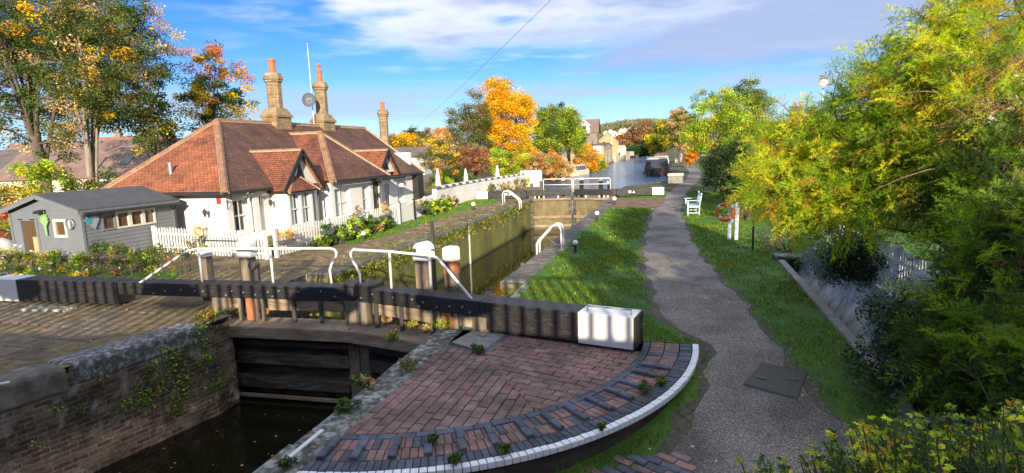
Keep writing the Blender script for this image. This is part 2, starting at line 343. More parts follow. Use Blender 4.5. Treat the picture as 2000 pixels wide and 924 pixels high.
def sheet(name, pts, m, z=0., kind='structure', parent=None):
    b = MB(); b.face([(p[0], p[1], p[2] if len(p) > 2 else z) for p in pts]); o = b.build(name, m, parent)
    bm = bmesh.new(); bm.from_mesh(o.data); bmesh.ops.triangulate(bm, faces=bm.faces)
    for f in bm.faces:
        if f.normal.z < 0: f.normal_flip()
    bm.to_mesh(o.data); bm.free(); tag(o, kind=kind); return o
# east bank near the lock: grid that falls gently towards the bridge
b = MB(); ys = sorted(set([-5, -3, -1] + [x*.5 for x in range(0, 18)] + [8.3, 8.94, 8.95, 9.05, 12.4, 12.5, 16.8, 25, 34.4, 34.6, 37.8, 38, 41]))
def edge_at(E, y):
    for (x0, y0), (x1, y1) in zip(E, E[1:]):
        if y0 <= y <= y1 and y1 > y0: return x0+(x1-x0)*(y-y0)/(y1-y0)
    return E[-1][0]
for y0, y1 in zip(ys, ys[1:]):
    n = 6
    ea, eb = edge_at(EE, y0+1e-6), edge_at(EE, y1-1e-6)
    for i in range(n):
        xs0 = [ea+(KERBX-ea)*k/n for k in (i, i+1)]; xs1 = [eb+(KERBX-eb)*k/n for k in (i, i+1)]
        b.face([(xs0[0], y0, h_east(0, y0)), (xs0[1], y0, h_east(0, y0)), (xs1[1], y1, h_east(0, y1)), (xs1[0], y1, h_east(0, y1))])
tag(b.build('ground', M['turf']), kind='structure')
sheet('ground', [(KERBX, 16.8), (60, 16.8), (400, 60), (900, 900), (-10, 1500), (-300, 900)] + BE[::-1][:-1] + [(-4.0, 41), (KERBX, 41)], M['land'])
sheet('ground', [(2.56, 16.8), (14, 16.8), (14, 60), (8, 75), (4, 95), (2.4, 95), (2.4, 41), (2.56, 41)], M['turf'], .004)
sheet('ground', [(p[0], p[1]) for p in EW[:]] + BW[1:] + [(-300, 900), (-900, 900), (-900, -5)], M['dirt'])
sheet('terrace', [(3.75, -5), (60, -5), (60, 16.75), (3.75, 16.75)], M['turf'], .42)
sheet('lock_water', [(-10.2, -8), (-3.0, -8), (-3.0, 36.6), (-10.2, 36.6)], M['darkwater'], -1.85)
sheet('canal_water', [(-9.6, 36.2), (-3.2, 36.2), (-3.2, 41)] + [(p[0]+.25, p[1]) for p in BE[1:]] + [(p[0]-.25, p[1]) for p in BW[::-1][:-1]] + [(-9.6, 41)], M['bluewater'], -.22)

# ------------------------------------------------------------------ towpath
pl = [(1640, 924+60, 0)]
PL = [(.1, 3.0), (-.15, 4.6), (-.1, 5.9), (.15, 6.6), (.5, 8.0), (.62, 8.9)] + [tuple(G(*p)[:2]) for p in [(1308, 640), (1289, 600), (1268, 550), (1258, 501), (1262, 460), (1276, 412), (1300, 382), (1316, 368), (1340, 350), (1347, 336), (1338, 326), (1332, 320)]]
PR = [(2.9, 3.0), (2.5, 4.6), (2.2, 5.8), (1.85, 7.0), (1.50, 8.0)] + [tuple(G(*p)[:2]) for p in [(1530, 706), (1500, 655), (1459, 600), (1412, 550), (1370, 501), (1346, 460), (1329, 412), (1338, 382), (1347, 368), (1368, 350), (1372, 336), (1360, 326), (1350, 320)]]
def resample(P, ys): return [float(np.interp(y, [p[1] for p in P], [p[0] for p in P])) for y in ys]
pys = [3+.35*i for i in range(70)] + [28+i for i in range(0, 70, 2)]
rng = random.Random(3); lx = resample(PL, pys); rx = resample(PR, pys); b = MB()
wob = lambda y, s: .06*math.sin(y*2.1+s)+.05*math.sin(y*5.3+s*2)+.03*math.sin(y*11+s)
for i in range(len(pys)-1):
    y0, y1 = pys[i], pys[i+1]; n = 4
    for k in range(n):
        f = lambda a, c, t: a+(c-a)*t
        a0, c0, a1, c1 = lx[i]+wob(y0, 0), rx[i]+wob(y0, 2), lx[i+1]+wob(y1, 0), rx[i+1]+wob(y1, 2)
        b.face([(f(a0, c0, k/n), y0, h_east(0, y0)+.008), (f(a0, c0, (k+1)/n), y0, h_east(0, y0)+.008), (f(a1, c1, (k+1)/n), y1, h_east(0, y1)+.008), (f(a1, c1, k/n), y1, h_east(0, y1)+.008)])
tag(b.build('towpath', M['gravel']), kind='structure')
# bare earth fringes of the path
M['fringe'] = rough_mat('fringe', [(.3, (.04, .045, .02)), (.55, (.09, .08, .055)), (.75, (.17, .15, .12))], 14, .95, 50, .015, det=6)
b = MB()
for i in range(len(pys)-1):
    y0, y1 = pys[i], pys[i+1]
    for (X, s, sg) in ((lx, 0, -1), (rx, 2, 1)):
        w0, w1 = [.16+.08*math.sin(y*3.1+s)+.08*math.sin(y*7.7+s) for y in (y0, y1)]
        if sg > 0 and y0 > 9: w0 *= .6; w1 *= .6
        b.face([(X[i]+wob(y0, s), y0, h_east(0, y0)+.0045), (X[i]+wob(y0, s)+sg*w0, y0, h_east(0, y0)+.0045), (X[i+1]+wob(y1, s)+sg*w1, y1, h_east(0, y1)+.0045), (X[i+1]+wob(y1, s), y1, h_east(0, y1)+.0045)])
tag(b.build('towpath', M['fringe']), kind='structure')
# brick apron by the far gate
ap = [(-4.0, 29.6), (-1.1, 29.3), (-.65, 31.5), (-.7, 34.6), (-3.5, 34.6), (-3.5, 34.5), (-4.0, 34.3)]
M['apron'] = brick_mat('apron', (.22, .11, .07), (.30, .17, .11), (.12, .09, .07), 'xy', .22, .11, .008)
sheet('paving', ap, M['apron'], .012)
# west lawn
WL = [(740, 464), (680, 474), (612, 481), (560, 500)]
wl_pts = [(-12.2, 15.6), (-11.6, 17.0), (-11.2, 18.0), (-10.9, 19.0), (-10.75, 22), (-10.8, 26), (-10.8, 30), (-10.5, 34), (-10.9, 35.8), (-12.3, 36.0), (-12.9, 36), (-12.9, 19), (-12.6, 15.6)]
sheet('lawn', wl_pts, M['turf'], .006)
sheet('verge', [(-23, 8.9), (-17, 9.2), (-13.6, 9.9), (-12.4, 11.0), (-13.4, 12.3), (-30, 13)], M['turf'], .006)

# ------------------------------------------------------------------ lock walls
def wall_run(name, E, m, z0, z1, side, thick=.5, label=None, cat='wall'):
    b = MB()
    for (x0, y0), (x1, y1) in zip(E, E[1:]):
        b.face([(x0, y0, z0), (x1, y1, z0), (x1, y1, z1), (x0, y0, z1)])
    return b
def tail_mat():
    m = brick_mat('tail_brick', (.12, .07, .05), (.28, .22, .18), (.26, .24, .20), 'yz', .23, .082, .012, .03, ((.36, (.14, .16, .11)), (.62, (1.1, 1.02, .95))), 1.1, noisec=1.0, bias=-.1, tint=((.40, .36, .31), 2.4, .54, .70))
    t = m.node_tree; b = [n for n in t.nodes if n.type == 'BSDF_PRINCIPLED'][0]; c = b.inputs['Base Color'].links[0].from_socket
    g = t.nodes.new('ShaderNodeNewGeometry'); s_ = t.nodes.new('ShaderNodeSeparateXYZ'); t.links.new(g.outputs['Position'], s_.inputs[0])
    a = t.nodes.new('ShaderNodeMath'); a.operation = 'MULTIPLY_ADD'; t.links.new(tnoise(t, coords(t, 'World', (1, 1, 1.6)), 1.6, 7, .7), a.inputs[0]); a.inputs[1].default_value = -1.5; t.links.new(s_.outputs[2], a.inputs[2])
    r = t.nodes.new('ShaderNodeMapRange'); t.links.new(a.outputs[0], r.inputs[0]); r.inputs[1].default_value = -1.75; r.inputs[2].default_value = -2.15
    lime = mul(t, c, (2.3, 2.0, 1.75)); t.links.new(mixm(t, r.outputs[0], c, lime), b.inputs['Base Color']); return m  # whitish lower bricks, with a warm sunlit look painted into the colour
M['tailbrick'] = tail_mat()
t = empty('lock_wall', (-8.9, 20, 0), 0, 'tall mossy olive-green masonry wall lining the house side of the lock chamber', 'lock wall')
off = lambda E: [(x+8.9, y-20) for x, y in E]
wb = MB()
def runz(b, E, z0, z1):
    for (x0, y0), (x1, y1) in zip(E, E[1:]): b.face([(x0, y0, z0), (x1, y1, z0), (x1, y1, z1), (x0, y0, z1)])
runz(wb, off(EW[6:9]), -2.6, -.10); wb.build('masonry', M['chamber'], t)
wb = MB(); runz(wb, off(EW[4:7]), -2.6, 0); wb.build('recess_face', M['wetwood'], t)
# coping kerb stones along the chamber, edge rough with moss
rng = random.Random(11); b = MB(); y = 12.75
while y < 34.3:
    L = rng.uniform(.9, 1.5); dx = rng.uniform(-.03, .05)
    b.rbox((0-.33+dx*.4, (y+L/2)-20), .72, L-.02, -.14, .015+rng.uniform(-.008, .012), 0, .03); y += L
b.build('coping', M['coping'], t)
b = MB(); b.box(-.012, .03, 23.3-20, 23.42-20, -1.9, .02); b.build('white_marker', M['white'], t)
t2 = empty('lock_wall', (-9.2, 4, 0), 0, 'dark brick lock tail wall with fern clumps, below the left black and white gate beam', 'lock wall')
b = MB(); off2 = lambda E: [(x+9.2, y-4) for x, y in E]
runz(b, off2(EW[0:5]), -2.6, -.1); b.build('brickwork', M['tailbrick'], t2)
def nose(E, y0, y1, zt, zb, w, m, name, parent, org, bev=.09):
    n = 8; P = []
    for k in range(n+1):
        yy = y0+(y1-y0)*k/n; P.append((edge_at(EW, yy), yy))
    b = MB(); b.hexa([(p[0]+.02-org[0], p[1]-org[1], zb) for p in P]+[(p[0]-w-org[0], p[1]-org[1], zb) for p in P[::-1]], [(p[0]+.02-org[0], p[1]-org[1], zt) for p in P]+[(p[0]-w-org[0], p[1]-org[1], zt) for p in P[::-1]])
    return b.build(name, m, parent, bevel=bev, seg=4)
M['lichen'] = rough_mat('lichen', [(.3, (.04, .04, .036)), (.50, (.11, .11, .10)), (.60, (.30, .29, .28)), (.75, (.48, .47, .46))], 11, .9, 24, .02, det=10)
nose(EW, -5, 1.9, .03, -.42, .62, M['coping'], 'coping_stone', t2, (-9.2, 4))
nose(EW, 1.93, 6.1, .035, -.42, .62, M['coping'], 'coping_stone', t2, (-9.2, 4))
nose(EW, 6.13, 8.38, .03, -.36, .62, M['lichen'], 'coping_stone', t2, (-9.2, 4))
t3 = empty('lock_wall', (-4.0, 10, 0), 0, 'towpath-side lock wall with pale weathered coping stones beside the lawn', 'lock wall')
b = MB(); runz(b, [(x+4, y-10) for x, y in EE], -2.6, -.1); b.build('masonry', M['chamber'], t3)
def cop_e(y0, y1, m, w, seed):
    rng = random.Random(seed); b = MB(); y = y0
    while y < y1-.3:
        L = min(rng.uniform(.9, 1.5), y1-y); x = rng.uniform(-.02, .02)
        b.rbox((w/2-.03+x, y+L/2-10), w, L-.018, -.18, .02+rng.uniform(-.006, .012), rng.uniform(-.01, .01), .03); y += L
    return b.build('coping', m, t3)
cop_e(-5, 8.9, M['stone'], .46, 5); cop_e(12.55, 34.3, M['coping'], .62, 7)
b = MB(); b.box(.57, .77, -.95, 2.5, -.2, .012); b.build('coping', M['stone'], t3)
t4 = empty('lock_wall', (-8.9, 38, 0), 0, 'low stone walls at the head of the lock beyond the far gates', 'lock wall')
b = MB(); runz(b, [(x+8.9, y-38) for x, y in EW[8:]+BW[1:5]], -2.6, .05); runz(b, [(x+8.9, y-38) for x, y in EE[5:]+BE[1:6]], -2.6, .05); b.build('masonry', M['coping'], t4)
# cill below the far gates
b = MB(); b.box(-9.5, -3.4, 36.4, 38.0, -2.6, -1.2); tag(b.build('lock_cill', M['wetwood']), 'dark submerged stone step under the far lock gates', 'lock cill')
# cobbled strip on the west side: loose rows of setts
M['setts'] = rough_mat('setts', [(.3, (.07, .055, .035)), (.55, (.19, .15, .10)), (.75, (.33, .28, .21))], 3, .9, 20, .02, det=8, col=True)
b = MB(); rng = random.Random(5)
for i in range(70):
    for j in range(5):
        x = -9.85-j*.24+rng.uniform(-.02, .02); y = 12.9+i*.32+(j % 2)*.16+rng.uniform(-.03, .03)
        if rng.random() < .45: continue
        g = rng.uniform(.7, 1.3); b.col = (g*1.05, g*.95, g*.8)
        b.rbox((x, y), .20, .28, -.03, .008+rng.uniform(0, .014), rng.uniform(-.05, .05), .025, .012)
b.col = (1, 1, 1)
tag(b.build('sett_paving', M['setts']), kind='structure')
# worn slabs of the near left lockside
b = MB(); y = 3.0; r_ = 0
while y < 9.0:
    x = -9.95-(.35 if r_ % 2 else 0)-max(0, 5.3-y)*.05; hgt = rng.uniform(.42, .6)
    while x > -15.5:
        wd = rng.uniform(.65, 1.1); g = rng.uniform(.75, 1.2); b.col = (g*.85, g*.80, g*.72)
        if rng.random() < .86: b.rbox((x-wd/2, y+hgt/2), wd-.022, hgt-.022, -.05, .008+rng.uniform(0, .014), rng.uniform(-.012, .012), .02, .01)
        x -= wd
    y += hgt; r_ += 1
tag(b.build('slab_paving', M['setts']), kind='structure')

# ------------------------------------------------------------------ brick quadrant
QC = (-4.2, 8.8)
def clip(poly, a, b_, c):      # keep a*x+b*y<=c
    out = []
    for i in range(len(poly)):
        p, q = poly[i], poly[(i+1) % len(poly)]; dp, dq = a*p[0]+b_*p[1]-c, a*q[0]+b_*q[1]-c
        if dp <= 0: out.append(p)
        if dp*dq < 0: s = dp/(dp-dq); out.append((p[0]+(q[0]-p[0])*s, p[1]+(q[1]-p[1])*s))
    return out
def hp(p, q):                   # half-plane to the right of p->q kept
    dx, dy = q[0]-p[0], q[1]-p[1]; return (-dy, dx, -dy*p[0]+dx*p[1])
def circ(r, n=72):
    L = []
    for k in range(n):
        a = 2*math.pi*(k+.5)/n; L.append((math.cos(a), math.sin(a), math.cos(a)*QC[0]+math.sin(a)*QC[1]+r))
    return L
def area(P): return abs(sum(P[i][0]*P[(i+1) % len(P)][1]-P[(i+1) % len(P)][0]*P[i][1] for i in range(len(P))))/2
def shrink(P, d):
    cx = sum(p[0] for p in P)/len(P); cy = sum(p[1] for p in P)/len(P)
    return [(p[0]+(cx-p[0])*min(.4, d/max(.02, math.hypot(p[0]-cx, p[1]-cy))), p[1]+(cy-p[1])*min(.4, d/max(.02, math.hypot(p[0]-cx, p[1]-cy)))) for p in P]
def pave(b, poly, zt, rng, zb=-.05, ins=.007):
    zt += rng.uniform(-.004, .004); n = len(b.v); k = len(poly); S = shrink(poly, ins)
    sx, sy = rng.uniform(-.006, .006), rng.uniform(-.006, .006)
    cx, cy = S[0]; Z = lambda p: zt+(p[0]-cx)*sx*3+(p[1]-cy)*sy*3
    b.v += [(p[0], p[1], zb) for p in poly]+[(p[0], p[1], Z(p)-.006) for p in poly]+[(p[0], p[1], Z(p)) for p in S]
    for l in (0, k):
        for i in range(k): j = (i+1) % k; b.add((n+l+i, n+l+j, n+l+k+j, n+l+k+i))
    b.add(tuple(n+2*k+i for i in range(k)))
A_, B_ = (-2.85, 7.85), (-1.5, 6.02)
RI = 3.70
red = lambda r: (lambda g, w: (.25*g, .135*g*w, .118*g*w))(r.uniform(.78, 1.12), r.uniform(.95, 1.15))
blue = lambda r: (lambda g: (.085*g, .095*g, .125*g))(r.uniform(.75, 1.25))
M['paver'] = rough_mat('paver', [(.25, (.45, .45, .47)), (.5, (.95, .95, .95)), (.75, (1.5, 1.45, 1.42))], 7, .75, 60, .004, col=True, det=10, stops2=[(.36, (.55, .60, .52)), (.6, (1.05, 1.05, 1.05))], sc2=1.3)
quad = empty('brick_quadrant', (QC[0], QC[1], 0), 0, 'fan-shaped brick quadrant with white curved edge beneath the near gate beam', 'paving', kind='thing')
def qb(b, name, m): 
    b.v = [(x-QC[0], y-QC[1], z) for x, y, z in b.v]; return b.build(name, m, quad)
rng = random.Random(21)
def field(ang, planes, org, bw=.282, bh=.141):
    b = MB(); ca, sa = math.cos(ang), math.sin(ang)
    for r in range(-60, 60):
        for c_ in range(-30, 30):
            u0 = (c_+(.5 if r % 2 else 0))*bw; v0 = r*bh
            P = [(org[0]+u*ca-v*sa, org[1]+u*sa+v*ca) for u, v in ((u0+.007, v0+.007), (u0+bw-.007, v0+.007), (u0+bw-.007, v0+bh-.007), (u0+.007, v0+bh-.007))]
            if math.hypot(P[0][0]-QC[0], P[0][1]-QC[1]) > 4.1: continue
            for h in planes+circ(RI):
                P = clip(P, *h)
                if len(P) < 3: break
            if len(P) < 3 or area(P) < .0012: continue
            b.col = red(rng); pave(b, P, .014, rng)
    return b
D_ = (-2.66, 8.98)
pa = [hp((-3.60, 4), (-3.60, 9)), hp((-3.75, 8.25), A_), hp(A_, B_)]
qb(field(math.pi/2, pa, (-3.60, 5)), 'paver_field', M['paver'])
g1, g2 = G(1010, 652), G(1250, 690); an = math.atan2(g2[1]-g1[1], g2[0]-g1[0])
pb = [hp(B_, A_), hp(A_, D_), hp(D_, (D_[0]+math.cos(an)*3, D_[1]+math.sin(an)*3))]
qb(field(an, pb, (D_[0], D_[1])), 'paver_field', M['paver'])
# edging bricks of the field and the radial rings
def ring(b, r0, r1, a0, a1, w, colf, zt=.014, gap=.009):
    rm = (r0+r1)/2; n = max(1, int(round(abs(a1-a0)*rm/w))); da = (a1-a0)/n
    for k in range(n):
        x0, x1 = a0+da*k, a0+da*(k+1); gi, go = gap/2/r0, gap/2/r1
        P = [(QC[0]+r*math.cos(a), QC[1]+r*math.sin(a)) for r, a in ((r0+.003, x0+gi), (r1-.003, x0+go), (r1-.003, x1-go), (r0+.003, x1-gi))]
        b.col = colf(rng); pave(b, P, zt, rng)
a0, a1 = R(-84), R(1.5)
b = MB(); ring(b, RI+.004, RI+.115, a0, a1, .22, blue)
qb(b, 'edging', M['paver']); b = MB()
for y in np.arange(4.9, 8.1, .225): b.col = blue(rng); pave(b, [(-3.72, y), (-3.61, y), (-3.61, y+.215), (-3.72, y+.215)], .014, rng)
qb(b, 'edging', M['paver']); b = MB()
for k in range(7):
    f0, f1 = k/6.0, (k+.93)/6.0
    if k < 6:
        p = [(A_[0]+(D_[0]-A_[0])*f, A_[1]+(D_[1]-A_[1])*f) for f in (f0, f1)]; b.col = blue(rng); pave(b, [(p[0][0]-.1, p[0][1]+.01), p[0], p[1], (p[1][0]-.1, p[1][1]+.01)], .014, rng)
qb(b, 'edging', M['paver'])
b = MB(); ring(b, 3.82, 4.035, a0, a1, .085, lambda r: red(r) if r.random() < .9 else blue(r)); ring(b, 4.04, 4.255, a0, a1, .089, lambda r: red(r) if r.random() < .9 else blue(r)); qb(b, 'brick_ring', M['paver'])
b = MB(); ring(b, 4.262, 4.44, a0, a1, .078, blue); qb(b, 'blue_ring', M['paver'])
M['whitebrick'] = paint('whitebrick', (.80, .80, .80), .55, (.35, .33, .3), 9, .003, 30, w0=.58, w1=.72)
b = MB(); ring(b, 4.447, 4.545, a0, a1, .085, lambda r: (1, 1, .999), .016)
b.c = [(1, 1, 1)]*len(b.c); qb(b, 'white_edging', M['whitebrick'])
for k, ad in enumerate([-80.5, -75.7, -70.4, -65.4, -60.5, -55.7, -50.4, -45.2, -40.3, -34.9, -29.4, -24.4, -18.4, -14.0]):
    b = MB(); a = R(ad)
    for r0, r1, s in ((3.835, 4.04, .0015), (4.045, 4.25, -.0015)):
        rm = (r0+r1)/2; b.col = tuple(x*1.1 for x in blue(rng)); b.rbox((QC[0]+rm*math.cos(a+s), QC[1]+rm*math.sin(a+s)), r1-r0-.004, .085, 0, .058, a, .01)
    qb(b, 'foot_bar', M['paver'])
M['quadwall'] = brick_mat('quadwall', (.05, .035, .028), (.09, .06, .045), (.05, .045, .04), 'xz', .22, .075, .008)
b = MB(); P = [(QC[0]+4.5*math.cos(R(a)), QC[1]+4.5*math.sin(R(a))) for a in range(-85, 3, 3)] + [(-2.66, 8.95), (-3.72, 8.95), (-3.72, 4.6)]
n = len(P); b.hexa([(p[0], p[1], -1.3) for p in P], [(p[0], p[1], .0) for p in P]); qb(b, 'base', M['quadwall'])
# lower brick paving by the path
b = MB(); rng = random.Random(8); ca, sa = math.cos(R(-28)), math.sin(R(-28)); ln = [hp((.35, 6.0), (-2.0, 4.35)), hp((.9, 3.2), (.28, 5.95))]
ln = [hp((-2.4, 4.35), (.25, 5.95))]
for r in range(-26, 14):
    for c_ in range(-14, 14):
        u0 = (c_+(.5 if r % 2 else 0))*.225; v0 = r*.112; x, y = -.2+u0*ca-v0*sa, 5.2+u0*sa+v0*ca
        if x > .15-(5.9-y)*.12+.12*math.sin(y*7) or y > 5.95 or y < 3.2 or math.hypot(x-QC[0], y-QC[1]) < 4.68 or x < -2.5: continue
        b.col = red(rng) if rng.random() < .6 else blue(rng); z = h_east(0, y)
        b.rbox((x, y), .215, .103, z-.06, z+.016+rng.uniform(-.003, .006), R(-28), .008)
tag(b.build('paving', M['paver']), kind='structure')
# concrete patches and small fittings round the beam pivot
b = MB(); b.prism([(-3.55, 8.30), (-2.92, 7.98), (-2.74, 8.85), (-3.4, 8.98)], -.1, .012); tag(b.build('concrete_patch', M['concrete']), kind='structure')
tb = MB(); p = G(940, 655, .02); tb.rbox((p[0], p[1]), .20, .03, .012, .035, -.3); tb.rbox((p[0]+.04, p[1]-.03), .03, .1, .013, .034, -.3)
tag(tb.build('iron_bracket', M['galv']), 'small grey T-shaped metal bracket lying on the concrete by the beam pivot', 'bracket')
# white painted metal strips on the copings
sp_ = MB(); p, q = G(555, 903, .03), G(630, 841, .03); sp_.beam((p[0], p[1], .035), (q[0], q[1], .035), .05, .02)
tag(sp_.build('safety_strip', M['white']), 'long white metal strip on the near right coping beside the brick quadrant', 'metal strip')
sp_ = MB(); p, q = G(-25, 755, .05), G(19, 747, .05); sp_.beam((p[0], p[1], .055), (q[0], q[1], .055), .05, .02)
tag(sp_.build('safety_strip', M['white']), 'short white metal strip at the edge of the tail wall coping on the left', 'metal strip')
# manhole cover
mh = [G(x, y, h_east(0, 7.8)+.02) for x, y in [(1450, 748), (1487, 713), (1577, 732), (1558, 773)]]
c = sum(mh)/4; zc = h_east(0, c[1])
M['iron'] = paint('iron', (.038, .036, .036), .5, (.12, .11, .10), 7, .003, 60)
t = empty('manhole_cover', (c[0], c[1], zc+.01), 0, 'rectangular dark iron access cover set in the gravel towpath', 'manhole cover')
b = MB(); L = [p-c for p in mh]; zt_ = lambda p: h_east(0, p[1]+c[1])-zc; b.hexa([(p[0], p[1], -.05+zt_(p)) for p in L], [(p[0], p[1], .012+zt_(p)) for p in L]); b.build('frame', M['metal'], t, bevel=.006)
b = MB(); b.hexa([(p[0]*.95, p[1]*.95, -.04+zt_(p)) for p in L], [(p[0]*.96, p[1]*.96, .020+zt_(p*.96)) for p in L])
b.build('cover_plate', M['iron'], t, bevel=.004)
for k, (u, v) in enumerate(((.3, .12), (-.3, -.12))):
    b = MB(); pos = L[0]*(.5+u)/1+L[2]*(.5-u); pos = (L[1]-L[0])*v+(L[3]-L[0])*u*0.9; b.rbox((pos[0], pos[1]), .14, .07, zt_(pos)-.01, zt_(pos)+.024, math.atan2(L[3][1]-L[0][1], L[3][0]-L[0][0])); b.build('lifting_plate', M['metal'], t)

# ================================================================== LOCK GATES
def bolts(b, pts, nrm, r=.02):
    for p in pts:
        p = Vector(p); b.tube([p, p+Vector(nrm)*.018], r, 7)
def gate(name, label, heel, mitre, tail, capL, zt, zb_in, zb_out, knee, detail, rail, posts, cap_inner_black=False):
    """heel, mitre: xy of the downstream face of the leaf; tail: xy of the outer beam end; knee: distance outward from heel where the beam thickens"""
    H_, Mi, T_ = Vector((*heel, 0)), Vector((*mitre, 0)), Vector((*tail, 0))
    t = empty(name, (heel[0], heel[1], 0), 0, label, 'lock gate')
    d = (Mi-H_).normalized(); nf = Vector((d.y, -d.x, 0))
    if nf.y > 0: nf = -nf                      # towards the camera (downstream)
    L = (Mi-H_).length; O = H_.copy()
    dt = (T_-H_).normalized(); nt = Vector((dt.y, -dt.x, 0)); nt = nt if nt.y < 0 else -nt
    S = lambda s, q, z: H_+d*s+nf*q+Vector((0, 0, z))-O
    def slab(b, s0, s1, q0, q1, z0, z1): b.hexa([S(s0, q0, z0), S(s1, q0, z0), S(s1, q1, z0), S(s0, q1, z0)], [S(s0, q0, z1), S(s1, q0, z1), S(s1, q1, z1), S(s0, q1, z1)])
    TT = lambda s, q, z: H_+dt*s+nt*q+Vector((0, 0, z))-O
    def slabt(b, s0, s1, q0, q1, z0, z1, z0b=None, z1b=None):
        z0b = z0 if z0b is None else z0b; z1b = z1 if z1b is None else z1b
        b.hexa([TT(s0, q0, z0), TT(s1, q0, z0b), TT(s1, q1, z0b), TT(s0, q1, z0)], [TT(s0, q0, z1), TT(s1, q0, z1b), TT(s1, q1, z1b), TT(s0, q1, z1)])
    TL = (T_-H_).length; bw = .40
    b = MB(); slab(b, 0, L-.06, 0, -bw, zb_in, zt); slabt(b, 0, knee, 0, -bw, zb_in, zt); slabt(b, knee+.012, TL-capL, .03, -bw-.03, zb_out, zt+.006)
    beam = b.build('balance_beam', M['blackwood'], t, bevel=.018)
    b = MB(); slabt(b, TL-capL+.003, TL-.03, .04, -bw-.04, zb_out-.004, zt+.014); b.build('white_end', M['white'], beam, bevel=.012)
    b = MB(); slabt(b, TL-.029, TL, .036, -bw-.036, zb_out, zt+.010); b.build('end_face', M['black'] if cap_inner_black else M['white'], beam, bevel=.01)
    b = MB(); hz = .09; b.tube([TT(TL-.12, -.06, zt), TT(TL-.12, -.06, zt+hz), TT(TL-.12, -.34, zt+hz), TT(TL-.12, -.34, zt)] if not cap_inner_black else [TT(TL-capL+.12, -.1, zt), TT(TL-capL+.12, -.1, zt+hz), TT(TL-.1, -.12, zt+hz), TT(TL-.1, -.12, zt)], .013, 8)
    b.build('hand_loop', M['galv'], beam, smooth=True)
    # leaf frame
    b = MB(); slab(b, -.16, .16, .02, -.34, -2.3, zb_in); b.build('heel_post', M['woodv'] if detail else M['wetwood'], t, bevel=.03)
    b = MB(); slab(b, L-.24, L-.01, .03, -.34, -2.3, zb_in-.003); slab(b, L-.30, L-.005, .035, -.34, zb_in, zb_in+.002); b.build('mitre_post', M['woodv'] if detail else M['wetwood'], t, bevel=.02)
    if detail:
        b = MB(); slab(b, L-.36, L-.01, .015, -bw-.02, zt, zt+.07); b.build('mitre_cap', M['blackwood'], t, bevel=.015)
        # upper planks below the beam, with dark gaps beneath
        b = MB(); x = 1.05
        rg = random.Random(int(L*100))
        for s0, s1, z0 in ((1.12, 1.72, .02), (1.78, L-.32, .03), (.2, .46, .04)):
            b = MB(); slab(b, s0, s1, -.05, -.11, z0, zb_in-.01); b.build('plank', M['wood'], t, bevel=.008)
        b = MB(); slab(b, .62, .82, -.02, -.14, -.2, zb_in-.004); b.build('rubbing_post', M['rust'], t, bevel=.01)
        for s in (.50, .88, 1.04, 1.74, 2.35):
            if s < L-.4:
                b = MB(); slab(b, s-.035, s+.035, .012, -.05, -.2, zb_in+.0); b.build('iron_strap', M['metal'] if s > 1.5 else M['woodv'], t, bevel=.006)
        # ledge: a broad weathered rail that juts out towards the tail of the lock
        b = MB(); slab(b, -.22, L+.02, .36, -.30, -.46, -.20); b.build('ledge', M['wood'], t, bevel=.03)
        b = MB()
        for z0, z1, q in ((-.72, -.60, .05), (-1.12, -.86, .06), (-1.62, -1.38, .10)): slab(b, .16, L-.24, q, -.2, z0, z1)
        b.build('cross_rails', M['wetwood'], t, bevel=.02)
        b = MB(); slab(b, .16, L-.24, -.2, -.26, -2.4, -.45); b.build('leaf_boards', M['wetwood'], t)
        b = MB(); slab(b, .1, L-.2, .16, .06, -1.80, -1.755); b.build('low_batten', M['wood'], t)
        # bolts and plates on the beam face
        b = MB(); bb = []
        for (ss, zz) in [(.35, .42), (.62, .40), (.2, .33), (1.2, .42), (1.3, .33), (1.45, .45), (1.9, .44), (2.4, .46), (2.7, .36), (.9, .36)]:
            if ss < L-.1: bb.append(S(ss, .0, zz))
        for q in bb: b = MB(); bolts(b, [q], nf, .022); b.build('bolt', M['galv'], t)
        bb = [TT(s, .0, z) for s, z in ((.35, .4), (.55, .4), (.9, .42), (1.3, .38), (1.6, .33))] if knee > 1.5 else []
        
        for q in bb: b = MB(); bolts(b, [q], nt, .02); b.build('bolt', M['galv'], t)
    else:
        b = MB(); slab(b, .14, L-.22, -.02, -.16, -2.2, -.02); b.build('leaf_boards', M['farleaf'], t)
        b = MB()
        for z0, z1 in ((-.14, .0), (-1.30, -1.12), (-1.86, -1.70)): slab(b, .1, L-.1, .10, -.1, z0, z1)
        b.build('cross_rails', M['wood'], t, bevel=.02)
        b = MB()
        for s in (.25, .5, .8, L-.9): slab(b, s-.05, s+.05, .02, -.1, 0, zb_in)
        b.build('strut', M['whiteold'], t)
    # handrail
    for pts, r in rail['tubes']:
        b = MB(); b.tube([Vector(p)-O for p in pts], r, 10); b.build('handrail', M['white'], t, smooth=True)
    for p in rail.get('plates', []):
        b = MB(); p = Vector(p)-O; b.tube([p+nf*.03+Vector((0, 0, .02)), p+nf*.03-Vector((0, 0, .22))], .022, 8)
        n_ = nf if (Vector(p)).dot(d) > 0 else nt
        bolts(b, [p+n_*.01+Vector((dx, 0, dz)) for dx, dz in ((-.12, -.09), (.12, -.07), (.02, -.2))], n_, .022); b.build('rail_bracket', M['metal'], t)
